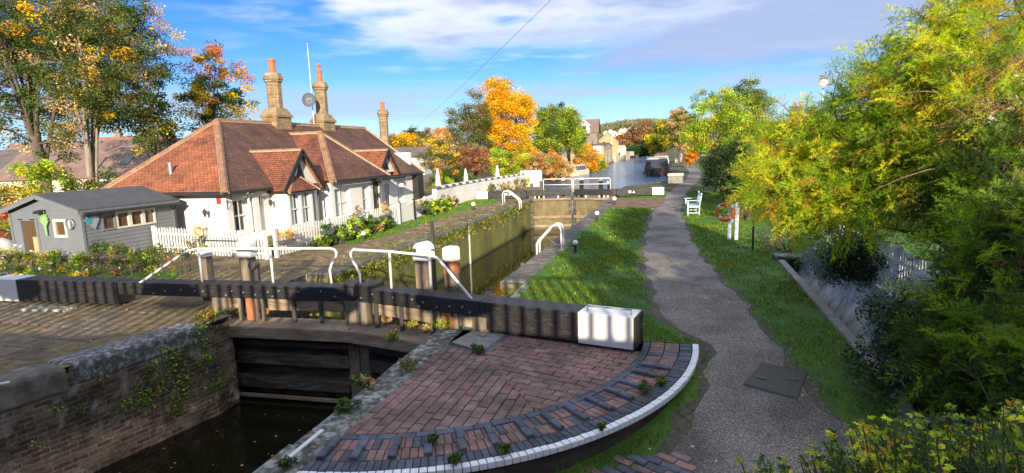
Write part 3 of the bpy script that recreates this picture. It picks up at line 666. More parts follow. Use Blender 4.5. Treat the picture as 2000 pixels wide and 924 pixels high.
    # paddle gear posts (upstream side of the beam)
    for P in posts:
        p = Vector((*P['p'], 0))-O; w, dp = P.get('w', .26), P.get('d', .2); zt_ = P['top']; a = math.atan2(d.y, d.x); ca, sa = math.cos(a), math.sin(a)
        b = MB(); b.rbox((p.x, p.y), w, dp, -.6, zt_-P['cap'], a, .012); po = b.build('paddle_post', P.get('m', M['woodv']), t)
        if P.get('drum'):
            b = MB(); r = w*.62
            arc = [(r*math.cos(R(k)), r*math.sin(R(k))) for k in range(0, 181, 15)]
            prof = [(-r, -P['cap']+r-.0)]+[(x, z) for x, z in arc[::-1]]+[(r, -P['cap']+r)]
            pts = [(x, zt_-r+z) for x, z in prof]; ca, sa = math.cos(a), math.sin(a)
            pts = [(x, max(z, zt_-P['cap']-.03)) for x, z in pts]
            f = lambda x, q, z: (p.x+x*ca-q*sa, p.y+x*sa+q*ca, z); hw = dp*.62
            b.hexa([f(x, -hw, z) for x, z in pts], [f(x, hw, z) for x, z in pts]); b.build('white_drum', M['white'], po, bevel=.02)
        else:
            b = MB(); b.rbox((p.x, p.y), w*1.12, dp*1.12, zt_-P['cap'], zt_, a, .035); b.build('white_cap', M['white'], po)
        if P.get('rack'):
            q = p+d*P['rack'][0]+nf*P['rack'][1]; b = MB(); b.rbox((q.x, q.y), .05, .045, -.4, P['rack'][2], a)
            z = zt_-.1
            while z < P['rack'][2]-.02: b.rbox((q.x+.03*ca, q.y+.03*sa), .03, .04, z, z+.016, a); z += .036
            b.build('rack_bar', M['metal'], t)
        if P.get('gear'):
            q = p+d*.2; b = MB(); b.lathe((q.x, q.y-.06, zt_-P['cap']-.16), [(.02, -.09), (.085, -.09), (.085, .09), (.02, .09)], 14, 'y'); b.rbox((q.x, q.y), .09, .1, .2, zt_-P['cap']-.1, a); b.build('gear_case', M['metal'], t, bevel=.006)
        if P.get('spindle'):
            q = Vector((*P['spindle'][:2], 0))-O; z = P['spindle'][2]; b = MB(); b.tube([(p.x, p.y-.02, z), (q.x, q.y-.02, z-.01)], .016, 8)
            if P.get('double'): b.tube([(p.x, p.y-.02, z-.17), (q.x, q.y-.02, z-.17)], .012, 8)
            b.lathe((p.x+.13*ca, p.y-.13, z), [(.01, -.02), (.045, -.02), (.045, .02), (.01, .02)], 10, 'y'); b.build('spindle', M['metal'], t)
        if P.get('plate'): b = MB(); b.rbox((p.x, p.y), w*1.05, dp*1.05, zt_-P['cap']-.26, zt_-P['cap']-.004, a, .01); b.build('rusty_plate', M['rust'], po)
        if P.get('brace'): b = MB(); b.beam(p+Vector((-.12, -.13, zt_-.25)), p+Vector((.17, -.13, zt_-.62)), .035, .03); b.build('brace', M['metal'], t)
    return t
M['farleaf'] = rough_mat('farleaf', [(.25, (.055, .045, .02)), (.5, (.15, .12, .055)), (.75, (.26, .20, .11))], 2.2, .85, 10, .02, (.8, .8, .5), det=9)
M['whiteold'] = paint('whiteold', (.5, .48, .42), .7, (.2, .17, .12), 8, .003)
ZT = .55
g3 = lambda x, y, z: tuple(G(x, y, z)[:2])
mit = G(694, 562, ZT); tl = G(-6, 546, ZT)
dl = (tl-mit)/np.linalg.norm((tl-mit)[:2]); heelL = mit+dl*3.15
TOP = 1.27
def rp(x, y, z=ZT): return G(x, y, z)
def up_(x, y, zb, zt): p = G(x, y, zb); return (p[0], p[1], zt)
f1, f2, f3, f4 = rp(264, 551), rp(395, 551), rp(534, 553), rp(648, 553)
top = lambda p, dx=0, z=TOP: (p[0]+dx, p[1], z)
railL = {'tubes': [([tuple(f1)[:2]+(.40,), tuple(f1)[:2]+(.46,), (f1[0]+.1, f1[1], .52), (f1[0]+1.42, f1[1], TOP-.05), (f1[0]+1.55, f1[1], TOP), top(f2), top(f3, 0, TOP+.005), (f4[0]+.02, f4[1], TOP), (f4[0]+.12, f4[1], TOP-.02), (f4[0]+.17, f4[1], TOP-.08), (f4[0]+.15, f4[1], TOP-.17), (f4[0]+.03, f4[1], TOP-.33), (f4[0]-.02, f4[1], TOP-.45), (f4[0], f4[1], .50)], .026),
    ([(f2[0], f2[1], .45), top(f2)], .025), ([(f3[0], f3[1], .45), top(f3)], .025)], 'plates': [(f2[0], f2[1], .55), (f3[0], f3[1], .55), (f4[0], f4[1], .5)]}
pu = lambda x, y, Y: tuple(atY(x, y, Y)[:2])
backY = float(mit[1])+.5
gate('lock_gate', 'near left lock gate, long black beam running out of frame, looped white handrail', (heelL[0], heelL[1]), (mit[0], mit[1]), (tl[0]-.3, tl[1]), .86, ZT, .27, .05, 2.55, True, railL,
     [dict(p=pu(405, 540, backY), w=.2, d=.2, top=1.12, cap=.12, spindle=(*pu(486, 500, backY), 1.36), double=True), dict(p=pu(487, 540, backY), w=.27, d=.2, top=1.42, cap=.42, drum=True, gear=True)])
h0 = G(962, 591, ZT); tr = G(1242, 622, ZT)
f5, f6, f7, f8 = rp(704, 557), rp(765, 563), rp(843, 573), rp(925, 583)
railR = {'tubes': [([(f5[0], f5[1], .45), (f5[0], f5[1], .78), (f5[0]-.06, f5[1], .93), (f5[0]-.16, f5[1], 1.08), (f5[0]-.17, f5[1], 1.2), (f5[0]-.1, f5[1], TOP), (f6[0], f6[1], TOP), (f7[0]-.05, f7[1], TOP-.01), (f7[0]+.1, f7[1], TOP-.03), (f7[0]+.2, f7[1], TOP-.1), (f8[0]-.02, f8[1], .52), (f8[0]+.03, f8[1], .36)], .026),
    ([(f6[0], f6[1], .45), top(f6)], .025), ([(f7[0], f7[1], .45), (f7[0], f7[1], TOP-.02)], .025)], 'plates': [tuple(f5)[:2]+(.5,), tuple(f6)[:2]+(.5,), tuple(f7)[:2]+(.46,)]}
backY2 = float(f7[1])+.55
gate('lock_gate', 'near right lock gate, black beam ending in a big white block, rusty paddle post', (h0[0]-.25, h0[1]+.03), (mit[0]+.012, mit[1]), (tr[0], tr[1]), .92, ZT, .27, .06, .12, True, railR,
     [dict(p=pu(831, 553, backY2), w=.27, d=.24, top=1.42, cap=.36, drum=True, rack=(-.1, -.18, 1.80), spindle=(*pu(884, 500, backY2+.05), 1.27)), dict(p=pu(884, 553, backY2+.05), w=.21, d=.22, top=1.33, cap=.27, brace=True, plate=True)], True)
# far gates
mf = (-6.45, 35.7); a = atY(936, 366, 35.2); bfr = atY(1296, 362, 35.2)
def fr(x0, x1, Yr, zt, zm):
    p0, p1 = atY(x0, 350, Yr), atY(x1, 350, Yr)
    return p0[0], p1[0]
def farrail(x0, x1, Yr):
    X0, X1 = fr(x0, x1, Yr, 0, 0); z0, zt = .4, 1.22
    T = [([(X0, Yr, z0), (X0, Yr, zt-.08), (X0+.06, Yr, zt), (X1-.06, Yr, zt), (X1, Yr, zt-.08), (X1, Yr, z0)], .028), ([(X0, Yr, zt-.36), (X1, Yr, zt-.36)], .022)]
    return {'tubes': T}
zfa = float(atY(950, 372, 35.0)[2])
gate('lock_gate', 'far left lock gate holding back the canal, its white-tipped beam near the low garden wall', (-9.0, 35.1), mf, (a[0], 34.6), .75, .52, .16, .05, .3, False, farrail(1061, 1117, 35.35),
     [dict(p=(atY(1041, 370, 35.9)[0], 35.6), w=.2, d=.2, top=1.0, cap=.02, m=M['black']), dict(p=(atY(1058, 370, 36)[0], 35.8), w=.2, d=.2, top=1.15, cap=.02, m=M['black']), dict(p=(atY(1100, 370, 36)[0], 36.0), w=.2, d=.2, top=1.25, cap=.15, m=M['black'])])
gate('lock_gate', 'far right lock gate with black beam and white end over the brick apron', (-3.9, 35.3), (mf[0]+.01, mf[1]), (bfr[0], 36.4), .75, .52, .16, .08, .3, False, farrail(1120, 1192, 35.4),
     [dict(p=(atY(1136, 370, 36)[0], 36.0), w=.2, d=.2, top=1.25, cap=.15, m=M['black']), dict(p=(atY(1174, 370, 36)[0], 35.9), w=.2, d=.2, top=1.15, cap=.1, m=M['black']), dict(p=(atY(1190, 370, 36)[0], 35.8), w=.16, d=.2, top=1.0, cap=.1, m=M['black'])])
# small black and white sign plates on the far beams
def plate(par, x, Yp, z):
    b = MB(); b.box(x, x+.50, Yp-.02, Yp, z-.11, z+.11); o = b.build('sign_plate', M['black'], par)
    b = MB(); b.box(x+.04, x+.22, Yp-.026, Yp-.021, z-.08, z+.08); b.hexa([(x+.27, Yp-.026, z-.08), (x+.46, Yp-.026, z-.08), (x+.37, Yp-.026, z+.08)], [(x+.27, Yp-.0215, z-.08), (x+.46, Yp-.0215, z-.08), (x+.37, Yp-.0215, z+.08)])
    b.build('white_marks', M['white'], o)
    b = MB(); b.box(x+.07, x+.19, Yp-.031, Yp-.027, z-.03, z-.01); b.box(x+.07, x+.19, Yp-.031, Yp-.027, z+.02, z+.04); b.build('dark_lines', M['black'], o)
gl = [o for o in COL.objects if o.name.startswith('lock_gate')]
def on_beam(g, h, t_, px_, z):
    """x on the beam face seen at photo column px_"""
    best = None
    for k in range(2000):
        s = k/2000; X = h[0]+(t_[0]-h[0])*s; Y = h[1]+(t_[1]-h[1])*s-.03
        v = np.array([X, Y, z])-CAM; u = 1000+FPX*(v@rt)/(v@fw)
        if best is None or abs(u-px_) < best[0]: best = (abs(u-px_), X, Y)
    return best[1], best[2]
for g, h, t_, px0 in ((gl[2], (-9.0, 35.1), (a[0], 34.6), 985), (gl[3], (-3.9, 35.3), (bfr[0], 36.4), 1226)):
    X, Y = on_beam(g, h, t_, px0, .35); plate(g, X-h[0], Y-h[1]-.02, .34)

# ------------------------------------------------------------------ ladder handrails
def ladder(label, xe, xl, Y, grp='white tubular handrails at the lock ladders'):
    t = empty('ladder_handrail', (xe, Y, 0), 0, label, 'handrail', grp); s = 1 if xl > xe else -1; w = abs(xl-xe)
    for k, yy in enumerate((0, .38)):
        b = MB(); b.tube([(0, yy, -.3), (0, yy, .18), (.06*s, yy, .3), (w*.62*s, yy, .74), (w*.78*s, yy, .80), (w*.93*s, yy, .76), (w*s, yy, .62), (w*s, yy, 0)], .034, 10); b.build('hoop', M['white'], t, smooth=True)
    b = MB(); b.tube([(w*.4*s, .02, .42), (w*s, .02, .05)], .014, 6); b.build('stay', M['metal'], t)
    b = MB()
    for k in range(8): b.beam((-.08*s, 0, -.25-k*.25), (-.08*s, .38, -.25-k*.25), .03, .03)
    b.build('rungs', M['metal'], t)
    b = MB(); b.box(min(w*s-.1, w*s+.1), max(w*s-.1, w*s+.1), -.12, .5, 0.002, .03); b.build('footing', M['concrete'], t); return t
ladder('white double hoop handrail on the near lock edge beside the sunlit lawn', -4.2, -3.42, 16.9)
ladder('smaller white double hoop handrail on the house side of the lock', -8.75, -9.75, 31.3)

# ------------------------------------------------------------------ bollard lights and mooring posts
M['globe'] = paint('globe', (.85, .84, .78), .3, None, 4, 0)
def bollard(x, y, label, h=.30, r=.085, z=0):
    p = G(x, y, z); t = empty('bollard', (p[0], p[1], z), 0, label, 'bollard', 'small black bollards with white heads beside the lock')
    b = MB(); b.lathe((0, 0, 0), [(.10, 0), (.10, .02), (.045, .03), (.04, h-.12), (.065, h-.10), (.065, h-.07)], 14); b.build('post', M['black'], t, smooth=False)
    b = MB(); b.sphere((0, 0, h-.02), r, 14, 10, .95); b.build('head', M['globe'], t, smooth=True); return t
bollard(1124, 492, 'white globe-headed bollard nearest the camera on the right lawn, beside the near hoop handrail')
bollard(1166, 431, 'white capped bollard in the middle of the row on the towpath side of the lock', .34, .1)
bollard(1200, 400, 'white capped bollard beside the brick apron of the far right gate', .36, .12)
bollard(925, 411, 'white capped bollard standing in the narrow lawn in front of the cottage fence', .36, .12)
bollard(711, 471, 'white globe-headed bollard at the near corner of the cottage lawn by leafy plants')
bollard(983, 389, 'white globe-headed bollard beside the hoop handrail on the house side', .36, .12)
p = G(1193, 360, 0)

# ------------------------------------------------------------------ bench
M['benchpaint'] = paint('benchpaint', (.42, .56, .60), .5, (.4, .4, .36), 5, .002)
def bench(loc, rz, label, m, L=1.25, sc=1.0):
    t = empty('park_bench', loc, rz, label, 'bench')       # faces -X, length along Y
    b = MB()
    for k in range(5): b.box(-.25+k*.1, -.165+k*.1, -L/2, L/2, .42, .445)
    b.build('seat', m, t, bevel=.006)
    b = MB(); b.beam((.30, -L/2, .90), (.30, L/2, .90), .035, .09); b.beam((.255, -L/2, .5), (.255, L/2, .5), .03, .06)
    k = -L/2+.08
    while k < L/2: b.beam((.255, k, .5), (.30, k, .88), .012, .05, (0, 1, 0)); k += .1
    b.build('backrest', m, t)
    for s in (-1, 1):
        y = s*(L/2-.03)
        b = MB(); b.beam((-.25, y, 0), (-.25, y, .64), .055, .055, (0, 1, 0)); b.build('leg', m, t, bevel=.006)
        b = MB(); b.beam((.22, y, 0), (.24, y, .45), .055, .055, (0, 1, 0)); b.beam((.24, y, .44), (.32, y, .99), .05, .05, (0, 1, 0)); b.build('leg', m, t, bevel=.006)
        b = MB(); b.beam((-.32, y, .66), (.26, y, .67), .07, .035); b.build('armrest', m, t, bevel=.01)
        b = MB(); b.beam((-.25, y, .12), (.22, y, .12), .03, .04); b.beam((-.25, y, .39), (.22, y, .39), .03, .06); b.build('side_rail', m, t)
    return t
p = G(1353, 421, 0); bench((p[0], p[1]+.55, 0), R(4), 'pale blue-white slatted park bench on the shaded grass beside the towpath', M['benchpaint'])
p = G(1322, 318, 0); bench((p[0], p[1], 0), 0, 'tiny white bench far up the towpath beyond the moored boats', M['white'])
# ------------------------------------------------------------------ life ring on its white board
lp = G(1438, 469, 0); Yl = lp[1]; t = empty('life_ring_stand', (lp[0], Yl, 0), R(-20), 'white timber life ring stand half hidden behind the yellow tamarisk', 'life ring stand')
M['paleblue'] = paint('paleblue', (.66, .70, .74), .5, (.4, .4, .4), 5, .002)
for dx in (0, -.22):
    b = MB(); b.box(dx-.05, dx+.05, -.04, .04, 0, 1.22-(.0 if dx == 0 else .06)); b.build('post', M['paleblue'], t, bevel=.008)
b = MB(); b.box(-.27, .05, .045, .07, .55, 1.16); b.build('board', M['paleblue'], t, bevel=.006)
b = MB(); b.box(-.2, -.06, .03, .044, .70, .9); b.build('notice', M['noticeblue'] if 'noticeblue' in M else paint('noticeblue', (.05, .12, .35), .5), t)
M['orange'] = paint('orange', (.75, .13, .03), .5, (.5, .12, .05), 8, .001)
t = empty('life_ring', (lp[0]-.33, Yl-.02, .92), R(-20), 'orange life ring with white bands hanging on the white stand', 'life ring')
b = MB(); n = 28
for k in range(n+1): pass
ringp = [(.26*math.cos(2*math.pi*k/n), -.06, .26*math.sin(2*math.pi*k/n)) for k in range(n+1)]
b.tube(ringp, .058, 10, False); b.build('ring', M['orange'], t, smooth=True)
for a_ in (45, 135, 225, 315):
    b = MB(); b.tube([(.26*math.cos(R(a_+d)), -.06, .26*math.sin(R(a_+d))) for d in (-8, -3, 3, 8)], .0615, 10, False); b.build('white_band', M['white'], t, smooth=True)
p = G(1470, 488, 0); b = MB(); b.lathe((p[0], p[1], 0), [(.03, 0), (.03, .9), (.02, .93)], 8); tag(b.build('iron_post', M['black']), 'thin black iron post in the grass by the tamarisk', 'post')
# stone trough by the towpath
p0, p1 = G(1309, 356, 0), G(1331, 359, 0); c = (p0+p1)/2
t = empty('stone_trough', (c[0], c[1], 0), R(-4), 'square whitewashed stone trough between the towpath and the moored dark boat', 'trough')
b = MB(); b.rbox((0, 0), 1.15, .8, 0, .62, 0, .03); b.build('body', M['lichen2'] if 'lichen2' in M else M['concrete'], t)
b = MB(); b.rbox((0, 0), 1.25, .9, .622, .80, 0, .03); b.build('rim', M['whiteold'], t)
# mooring posts along the upstream edge
for k, (x, y) in enumerate([(1194, 360)]):
    pass
# telegraph cable over the scene
w0, w1 = atD(1080, -4, 30), atD(803, 254, 95); pts = []
for k in range(25):
    s = k/24; q = w0+(w1-w0)*s; q[2] -= 1.2*4*s*(1-s)*.25; pts.append(tuple(q))
b = MB(); b.tube(pts, .012, 5); tag(b.build('overhead_cable', M['black']), 'thin overhead cable sloping down across the sky towards the trees', 'cable')

# ================================================================== COTTAGE
M['tile'] = None
def tile_mat(name, c1, c2, mort, sat=1):
    m, t, b = node_mat(name); src = t.nodes.new('ShaderNodeTexCoord').outputs['UV']
    k = t.nodes.new('ShaderNodeTexBrick'); t.links.new(src, k.inputs['Vector']); k.inputs['Scale'].default_value = 1; k.inputs['Brick Width'].default_value = .17; k.inputs['Row Height'].default_value = .105
    k.inputs['Mortar Size'].default_value = .010; k.inputs['Color1'].default_value = (*c1, 1); k.inputs['Color2'].default_value = (*c2, 1); k.inputs['Mortar'].default_value = (*mort, 1)
    v = coords(t, 'World')
    c = mul(t, k.outputs[0], ramp(t, tnoise(t, v, 1.1, 7, .7), [(.35, (.42, .42, .45)), (.6, (1.15, 1.05, 1))])); c = mul(t, c, ramp(t, tnoise(t, v, 9, 4), [(.3, (.7, .7, .7)), (.7, (1.25, 1.2, 1.1))]))
    t.links.new(c, b.inputs['Base Color']); b.inputs['Roughness'].default_value = .85
    # each course tips up towards its lower edge
    s = t.nodes.new('ShaderNodeSeparateXYZ'); t.links.new(src, s.inputs[0]); d = t.nodes.new('ShaderNodeMath'); d.operation = 'DIVIDE'; t.links.new(s.outputs[1], d.inputs[0]); d.inputs[1].default_value = .105
    f = t.nodes.new('ShaderNodeMath'); f.operation = 'FRACT'; t.links.new(d.outputs[0], f.inputs[0])
    g = t.nodes.new('ShaderNodeMath'); g.operation = 'MULTIPLY_ADD'; t.links.new(f.outputs[0], g.inputs[0]); g.inputs[1].default_value = -1; t.links.new(tnoise(t, v, 7, 3), g.inputs[2])
    bump(t, b, g.outputs[0], .05); return m
M['tile'] = tile_mat('clay_tile', (.36, .125, .055), (.23, .085, .045), (.06, .025, .018))
M['tileshade'] = tile_mat('shaded_clay_tile', (.20, .085, .052), (.12, .06, .043), (.03, .018, .014))  # same clay tile, with the shade of slopes off the sun in its colour
M['ridge'] = rough_mat('ridge', [(.3, (.17, .08, .045)), (.6, (.30, .16, .09)), (.8, (.36, .24, .15))], 3, .85, 20, .01)
M['mortar'] = rough_mat('mortar', [(.3, (.27, .19, .12)), (.7, (.46, .36, .24))], 6, .9, 30, .01)
M['yellowbrick'] = brick_mat('yellow_brick', (.36, .25, .11), (.22, .14, .07), (.40, .36, .28), 'yz', .225, .075, .011, .01, ((.3, (.55, .5, .45)), (.6, (1.1, 1.05, 1))), 2.2, noisec=.7)
M['pot'] = rough_mat('pot', [(.3, (.42, .10, .04)), (.7, (.60, .17, .07))], 5, .75, 20, .003)
M['guttering'] = paint('guttering', (.03, .03, .032), .4, None, 4, 0)
HZ = -.3
ze, zr, slope = 1.98, 4.86, None
XE0, XE1, YE0, YE1, XR = -21.7, -15.62, 16.62, 33.2, -19.58
house = empty('cottage', (-19.6, 25, HZ), 0, 'long white lock cottage with red-brown tiled roof and tall brick chimneys', 'cottage')
HO = np.array([-19.6, 25, HZ])
def hb(b, name, m, par=None, **k):
    """world coordinates to house coordinates"""
    b.v = [(x-HO[0], y-HO[1], z-HO[2]) for x, y, z in b.v]; return b.build(name, m, par or house, **k)
def roof_face(b, pts, th=.07):
    """uv: u along the eave (first edge), v up the slope"""
    P = [np.array(p, float) for p in pts]; u = P[1]-P[0]; u /= np.linalg.norm(u); n = np.cross(u, P[2]-P[0]); n /= np.linalg.norm(n); v = np.cross(n, u)
    if v[2] < 0: v = -v
    uv = [(float((p-P[0])@u), float((p-P[0])@v)) for p in P]; b.face(P, uv)
    nn = n if n[2] > 0 else -n; b.face([p-nn*th for p in P][::-1], uv[::-1])
    for i in range(len(P)):
        j = (i+1) % len(P); b.face([P[i], P[j], P[j]-nn*th, P[i]-nn*th], [(0, 0), (.1, 0), (.1, .1), (0, .1)])
def ridge_run(p, q, name='ridge_tiles', r=.12, par=None, mort=True):
    p, q = np.array(p, float), np.array(q, float); L = np.linalg.norm(q-p); n = max(2, int(L/.34)); b = MB()
    for k in range(n):
        a, c = p+(q-p)*(k/n), p+(q-p)*((k+.97)/n); b.tube([a-np.array([0, 0, .03]), c-np.array([0, 0, .03])], [r*.96, r*1.06], 10, True)
    o = hb(b, name, M['ridge'], par)
    if mort:
        b = MB(); b.beam(p-np.array([0, 0, .05]), q-np.array([0, 0, .05]), r*2.25, .06); hb(b, 'mortar_bed', M['mortar'], o)
    return o
RY0 = 20.85
rA, rB = (XR, RY0, zr), (XR, YE1, zr)
b = MB(); roof_face(b, [(XE0, YE0, ze), (XE1, YE0, ze), rA]); roof = hb(b, 'roof', [M['tile']])
b = MB(); roof_face(b, [(XE1, YE0, ze), (XE1, 24.6, ze), (XR, 24.6, zr), rA]); hb(b, 'roof_slope', M['tileshade'], roof)
b = MB(); roof_face(b, [(XE1, 24.6, ze), (XE1, YE1, ze), rB, (XR, 24.6, zr)]); hb(b, 'roof_slope', M['tileshade'], roof)
b = MB(); roof_face(b, [(XE0, YE1, ze), (XE0, YE0, ze), rA, rB]); hb(b, 'roof_slope', M['tileshade'], roof)
ridge_run(rA, rB); ridge_run((XE1+.05, YE0-.05, ze-.02), rA, r=.13); ridge_run((XE0, YE0-.05, ze), rA, r=.11)
b = MB(); b.beam((XE1+.02, YE1+.03, ze), (XR, YE1+.03, zr), .12, .14); hb(b, 'verge', M['mortar'])
b = MB(); b.beam((XE0, YE1+.03, ze), (XR, YE1+.03, zr), .12, .14); hb(b, 'verge', M['mortar'])
# cross wing with its own hip towards the canal
WX, WY0, WY1, WA = -14.85, 22.15, 27.45, (-17.1, 24.8, 4.32)
back = lambda z: XE1-(z-ze)*(XE1-XR)/(zr-ze)
wr = (back(4.32)-.1, 24.8, 4.32); bb = back(2.0)-.02
b = MB(); roof_face(b, [(bb-.1, WY0, 2.04), (WX, WY0, 2.04), WA, wr]); hb(b, 'wing_roof_side', M['tile'], roof)
b = MB(); roof_face(b, [(WX, WY0, 2.04), (WX, WY1, 2.04), WA]); hb(b, 'wing_roof_front', M['tileshade'], roof)
b = MB(); roof_face(b, [(WX, WY1, 2.04), (bb-.1, WY1, 2.04), wr, WA]); hb(b, 'wing_roof_side', M['tileshade'], roof)
ridge_run((WX+.04, WY0-.03, 2.02), WA, r=.14); ridge_run((WX+.02, WY1, 2.03), WA, r=.10); ridge_run(WA, wr, r=.10)
# gabled dormers with black bargeboards
def dormer(y0, y1, x, zb, zt, extra=.0):
    ym = (y0+y1)/2; xb = back(zt)
    for (ya, yo) in ((y0, y0-.18), (y1, y1+.18)):
        sl = (zt-zb)/(ym-y0); zo = zb-sl*.18; xo = back(max(ze, zo))
        b = MB(); roof_face(b, [(xo-.05, yo, zo), (x+.22, yo, zo), (x+.22, ym, zt), (xb-.1, ym, zt)], .05); hb(b, 'dormer_roof', M['tile'], roof)
        b = MB(); b.beam((x+.24, yo, zo-.07), (x+.24, ym, zt-.07), .05, .17, (1, 0, 0) if False else (0, 0, 1)); hb(b, 'bargeboard', M['black'], roof)
    ridge_run((x+.22, ym, zt+.02), (xb, ym, zt+.02), r=.07, mort=True)
    b = MB(); b.hexa([(x-.06, y0+.02, zb-.05), (x-.06, y1-.02, zb-.05), (x-.06, ym, zt-.1)], [(x, y0+.02, zb-.05), (x, y1-.02, zb-.05), (x, ym, zt-.1)]); hb(b, 'gable_face', M['whitewash'])
    b = MB(); b.hexa([(x+.003, ym-.28, zb+.1), (x+.003, ym+.28, zb+.1), (x+.003, ym, zt-.55)], [(x+.05, ym-.28, zb+.1), (x+.05, ym+.28, zb+.1), (x+.05, ym, zt-.55)]); hb(b, 'vent', M['black'])
dormer(19.25, 21.6, -15.25, 2.02, 3.44)
dormer(26.95, 29.0, -15.35, 2.2, 3.38)
# gutters
b = MB(); b.beam((XE0, YE0-.08, ze-.07), (XE1+.1, YE0-.08, ze-.07), .11, .1); hb(b, 'gutter', M['guttering'])
for (y0, y1, x, z) in ((YE0-.05, 19.0, XE1+.08, ze-.07), (WY0-.02, WY1, WX+.06, 1.97), (28.9, YE1, XE1+.08, ze-.07)):
    b = MB(); b.beam((x, y0, z), (x, y1, z), .11, .1); hb(b, 'gutter', M['guttering'])
for x, y in ((WX-.38, 21.55), (-15.8, 17.95), (-14.95, 26.5)):
    b = MB(); b.tube([(x, y, 1.95), (x, y, HZ)], .04, 8); hb(b, 'downpipe', M['guttering'] if x > -15.7 else M['whitewash'])
# walls with real openings
def wall(axis, fixed, a0, a1, z0, z1, th, ops, m, name='wall', par=None):
    """axis 'y': wall in the plane x=fixed; thickness goes inwards (-)"""
    b = MB(); A = sorted({a0, a1}|{o[0] for o in ops}|{o[1] for o in ops}); Z = sorted({z0, z1}|{o[2] for o in ops}|{o[3] for o in ops})
    for i in range(len(A)-1):
        for j in range(len(Z)-1):
            ca_, cz = (A[i]+A[i+1])/2, (Z[j]+Z[j+1])/2
            if any(o[0] < ca_ < o[1] and o[2] < cz < o[3] for o in ops): continue
            if axis == 'y': b.box(fixed-th, fixed, A[i], A[i+1], Z[j], Z[j+1])
            else: b.box(A[i], A[i+1], fixed, fixed+th, Z[j], Z[j+1])
    return hb(b, name, m, par)
def window(axis, f, a0, a1, z0, z1, blind=0., bars=True, sill=True, m=None, par=None, nm='window'):
    m = m or M['white']; ins = .13; e = empty(nm, (0, 0, 0)); e.parent = par or house
    def bx(b, u0, u1, d0, d1, w0, w1):
        if axis == 'y': b.box(f-d1, f-d0, u0, u1, w0, w1)
        else: b.box(u0, u1, f+d0, f+d1, w0, w1)
    b = MB(); bx(b, a0, a0+.07, ins, ins+.08, z0, z1); bx(b, a1-.07, a1, ins, ins+.08, z0, z1); bx(b, a0+.07, a1-.07, ins, ins+.08, z1-.07, z1); bx(b, a0+.07, a1-.07, ins, ins+.08, z0, z0+.07)
    zm, am = (z0+z1)/2, (a0+a1)/2
    bx(b, a0+.07, a1-.07, ins+.003, ins+.06, zm-.03, zm+.03)
    if bars: bx(b, am-.018, am+.018, ins+.01, ins+.05, z0+.07, zm-.03); bx(b, am-.018, am+.018, ins+.01, ins+.05, zm+.03, z1-.07)
    hb(b, 'frame', m, e)
    b = MB(); bx(b, a0+.05, a1-.05, ins+.09, ins+.095, z0+.05, z1-.05); hb(b, 'pane', M['glass'], e)
    if blind:
        b = MB(); bx(b, a0+.06, a0+.06+(a1-a0)*blind, ins+.07, ins+.085, z0+.08, z1-.08)
        if blind < .6: bx(b, a1-.06-(a1-a0)*.12, a1-.06, ins+.07, ins+.085, z0+.08, z1-.08)
        hb(b, 'curtain', M['curtain'], e)
    if sill: b = MB(); bx(b, a0-.05, a1+.05, -.05, ins, z0-.06, z0-.003); hb(b, 'sill', m, e)
    return e
XW, YWL = -15.95, 16.98
wall('x', YWL, -21.35, XW, HZ-.2, ze-.08, .3, [], M['whitewash'])
o1 = [(17.25, 18.15, .35, 1.62)]
o1 += [(19.5, 20.7, HZ, 1.7)]
wall('y', XW, YWL+.3, 22.4, HZ-.2, ze-.08, .3, o1, M['whitewash'])
window('y', XW, 17.25, 18.15, .35, 1.62, .25)
o2 = [(28.75, 29.3, .3, 1.45), (30.3, 31.1, .2, 1.62)]
wall('y', XW, 27.2, 33.0, HZ-.2, ze-.08, .3, o2, M['whitewash'])
window('y', XW, 28.75, 29.3, .3, 1.45, .5); window('y', XW, 30.3, 31.1, .2, 1.62, .95)
wx = -15.2
wall('y', wx, 22.45, 27.15, HZ-.2, 1.96, .3, [(22.75, 24.05, .25, 1.6), (25.15, 25.85, .2, 1.6), (26.2, 27.0, HZ, 1.75)], M['whitewash'])
wall('x', 22.45, -15.95, -15.5, HZ-.2, 1.96, .3, [], M['whitewash']); wall('x', 26.85, -15.95, -15.5, HZ-.2, 1.96, .3, [], M['whitewash'])
window('y', wx, 22.75, 24.05, .25, 1.6, 1.0-.12); window('y', wx, 25.15, 25.85, .2, 1.6, .3, False)
b = MB(); b.box(wx-.2, wx-.15, 26.2, 27.0, HZ, 1.75); dr = hb(b, 'door', M['black']); b = MB(); b.box(wx-.15, wx-.13, 26.35, 26.8, .9, 1.55); hb(b, 'pane', M['glass'], dr)
b = MB(); b.box(wx-.15, wx-.10, 26.85, 26.9, .55, .7); hb(b, 'handle', M['galv'], dr)
wall('x', 32.7, -21.35, -16.25, HZ-.2, 3.2, .3, [], M['whitewash'])
# dark timber lean-to corner at the far end
b = MB(); b.box(-16.1, -15.55, 32.35, 33.1, HZ, 1.9); hb(b, 'corner_porch', M['black'])
b = MB(); b.box(-15.2, -14.5, 26.0, 28.6, 1.80, 1.92); hb(b, 'porch_canopy', M['black'])
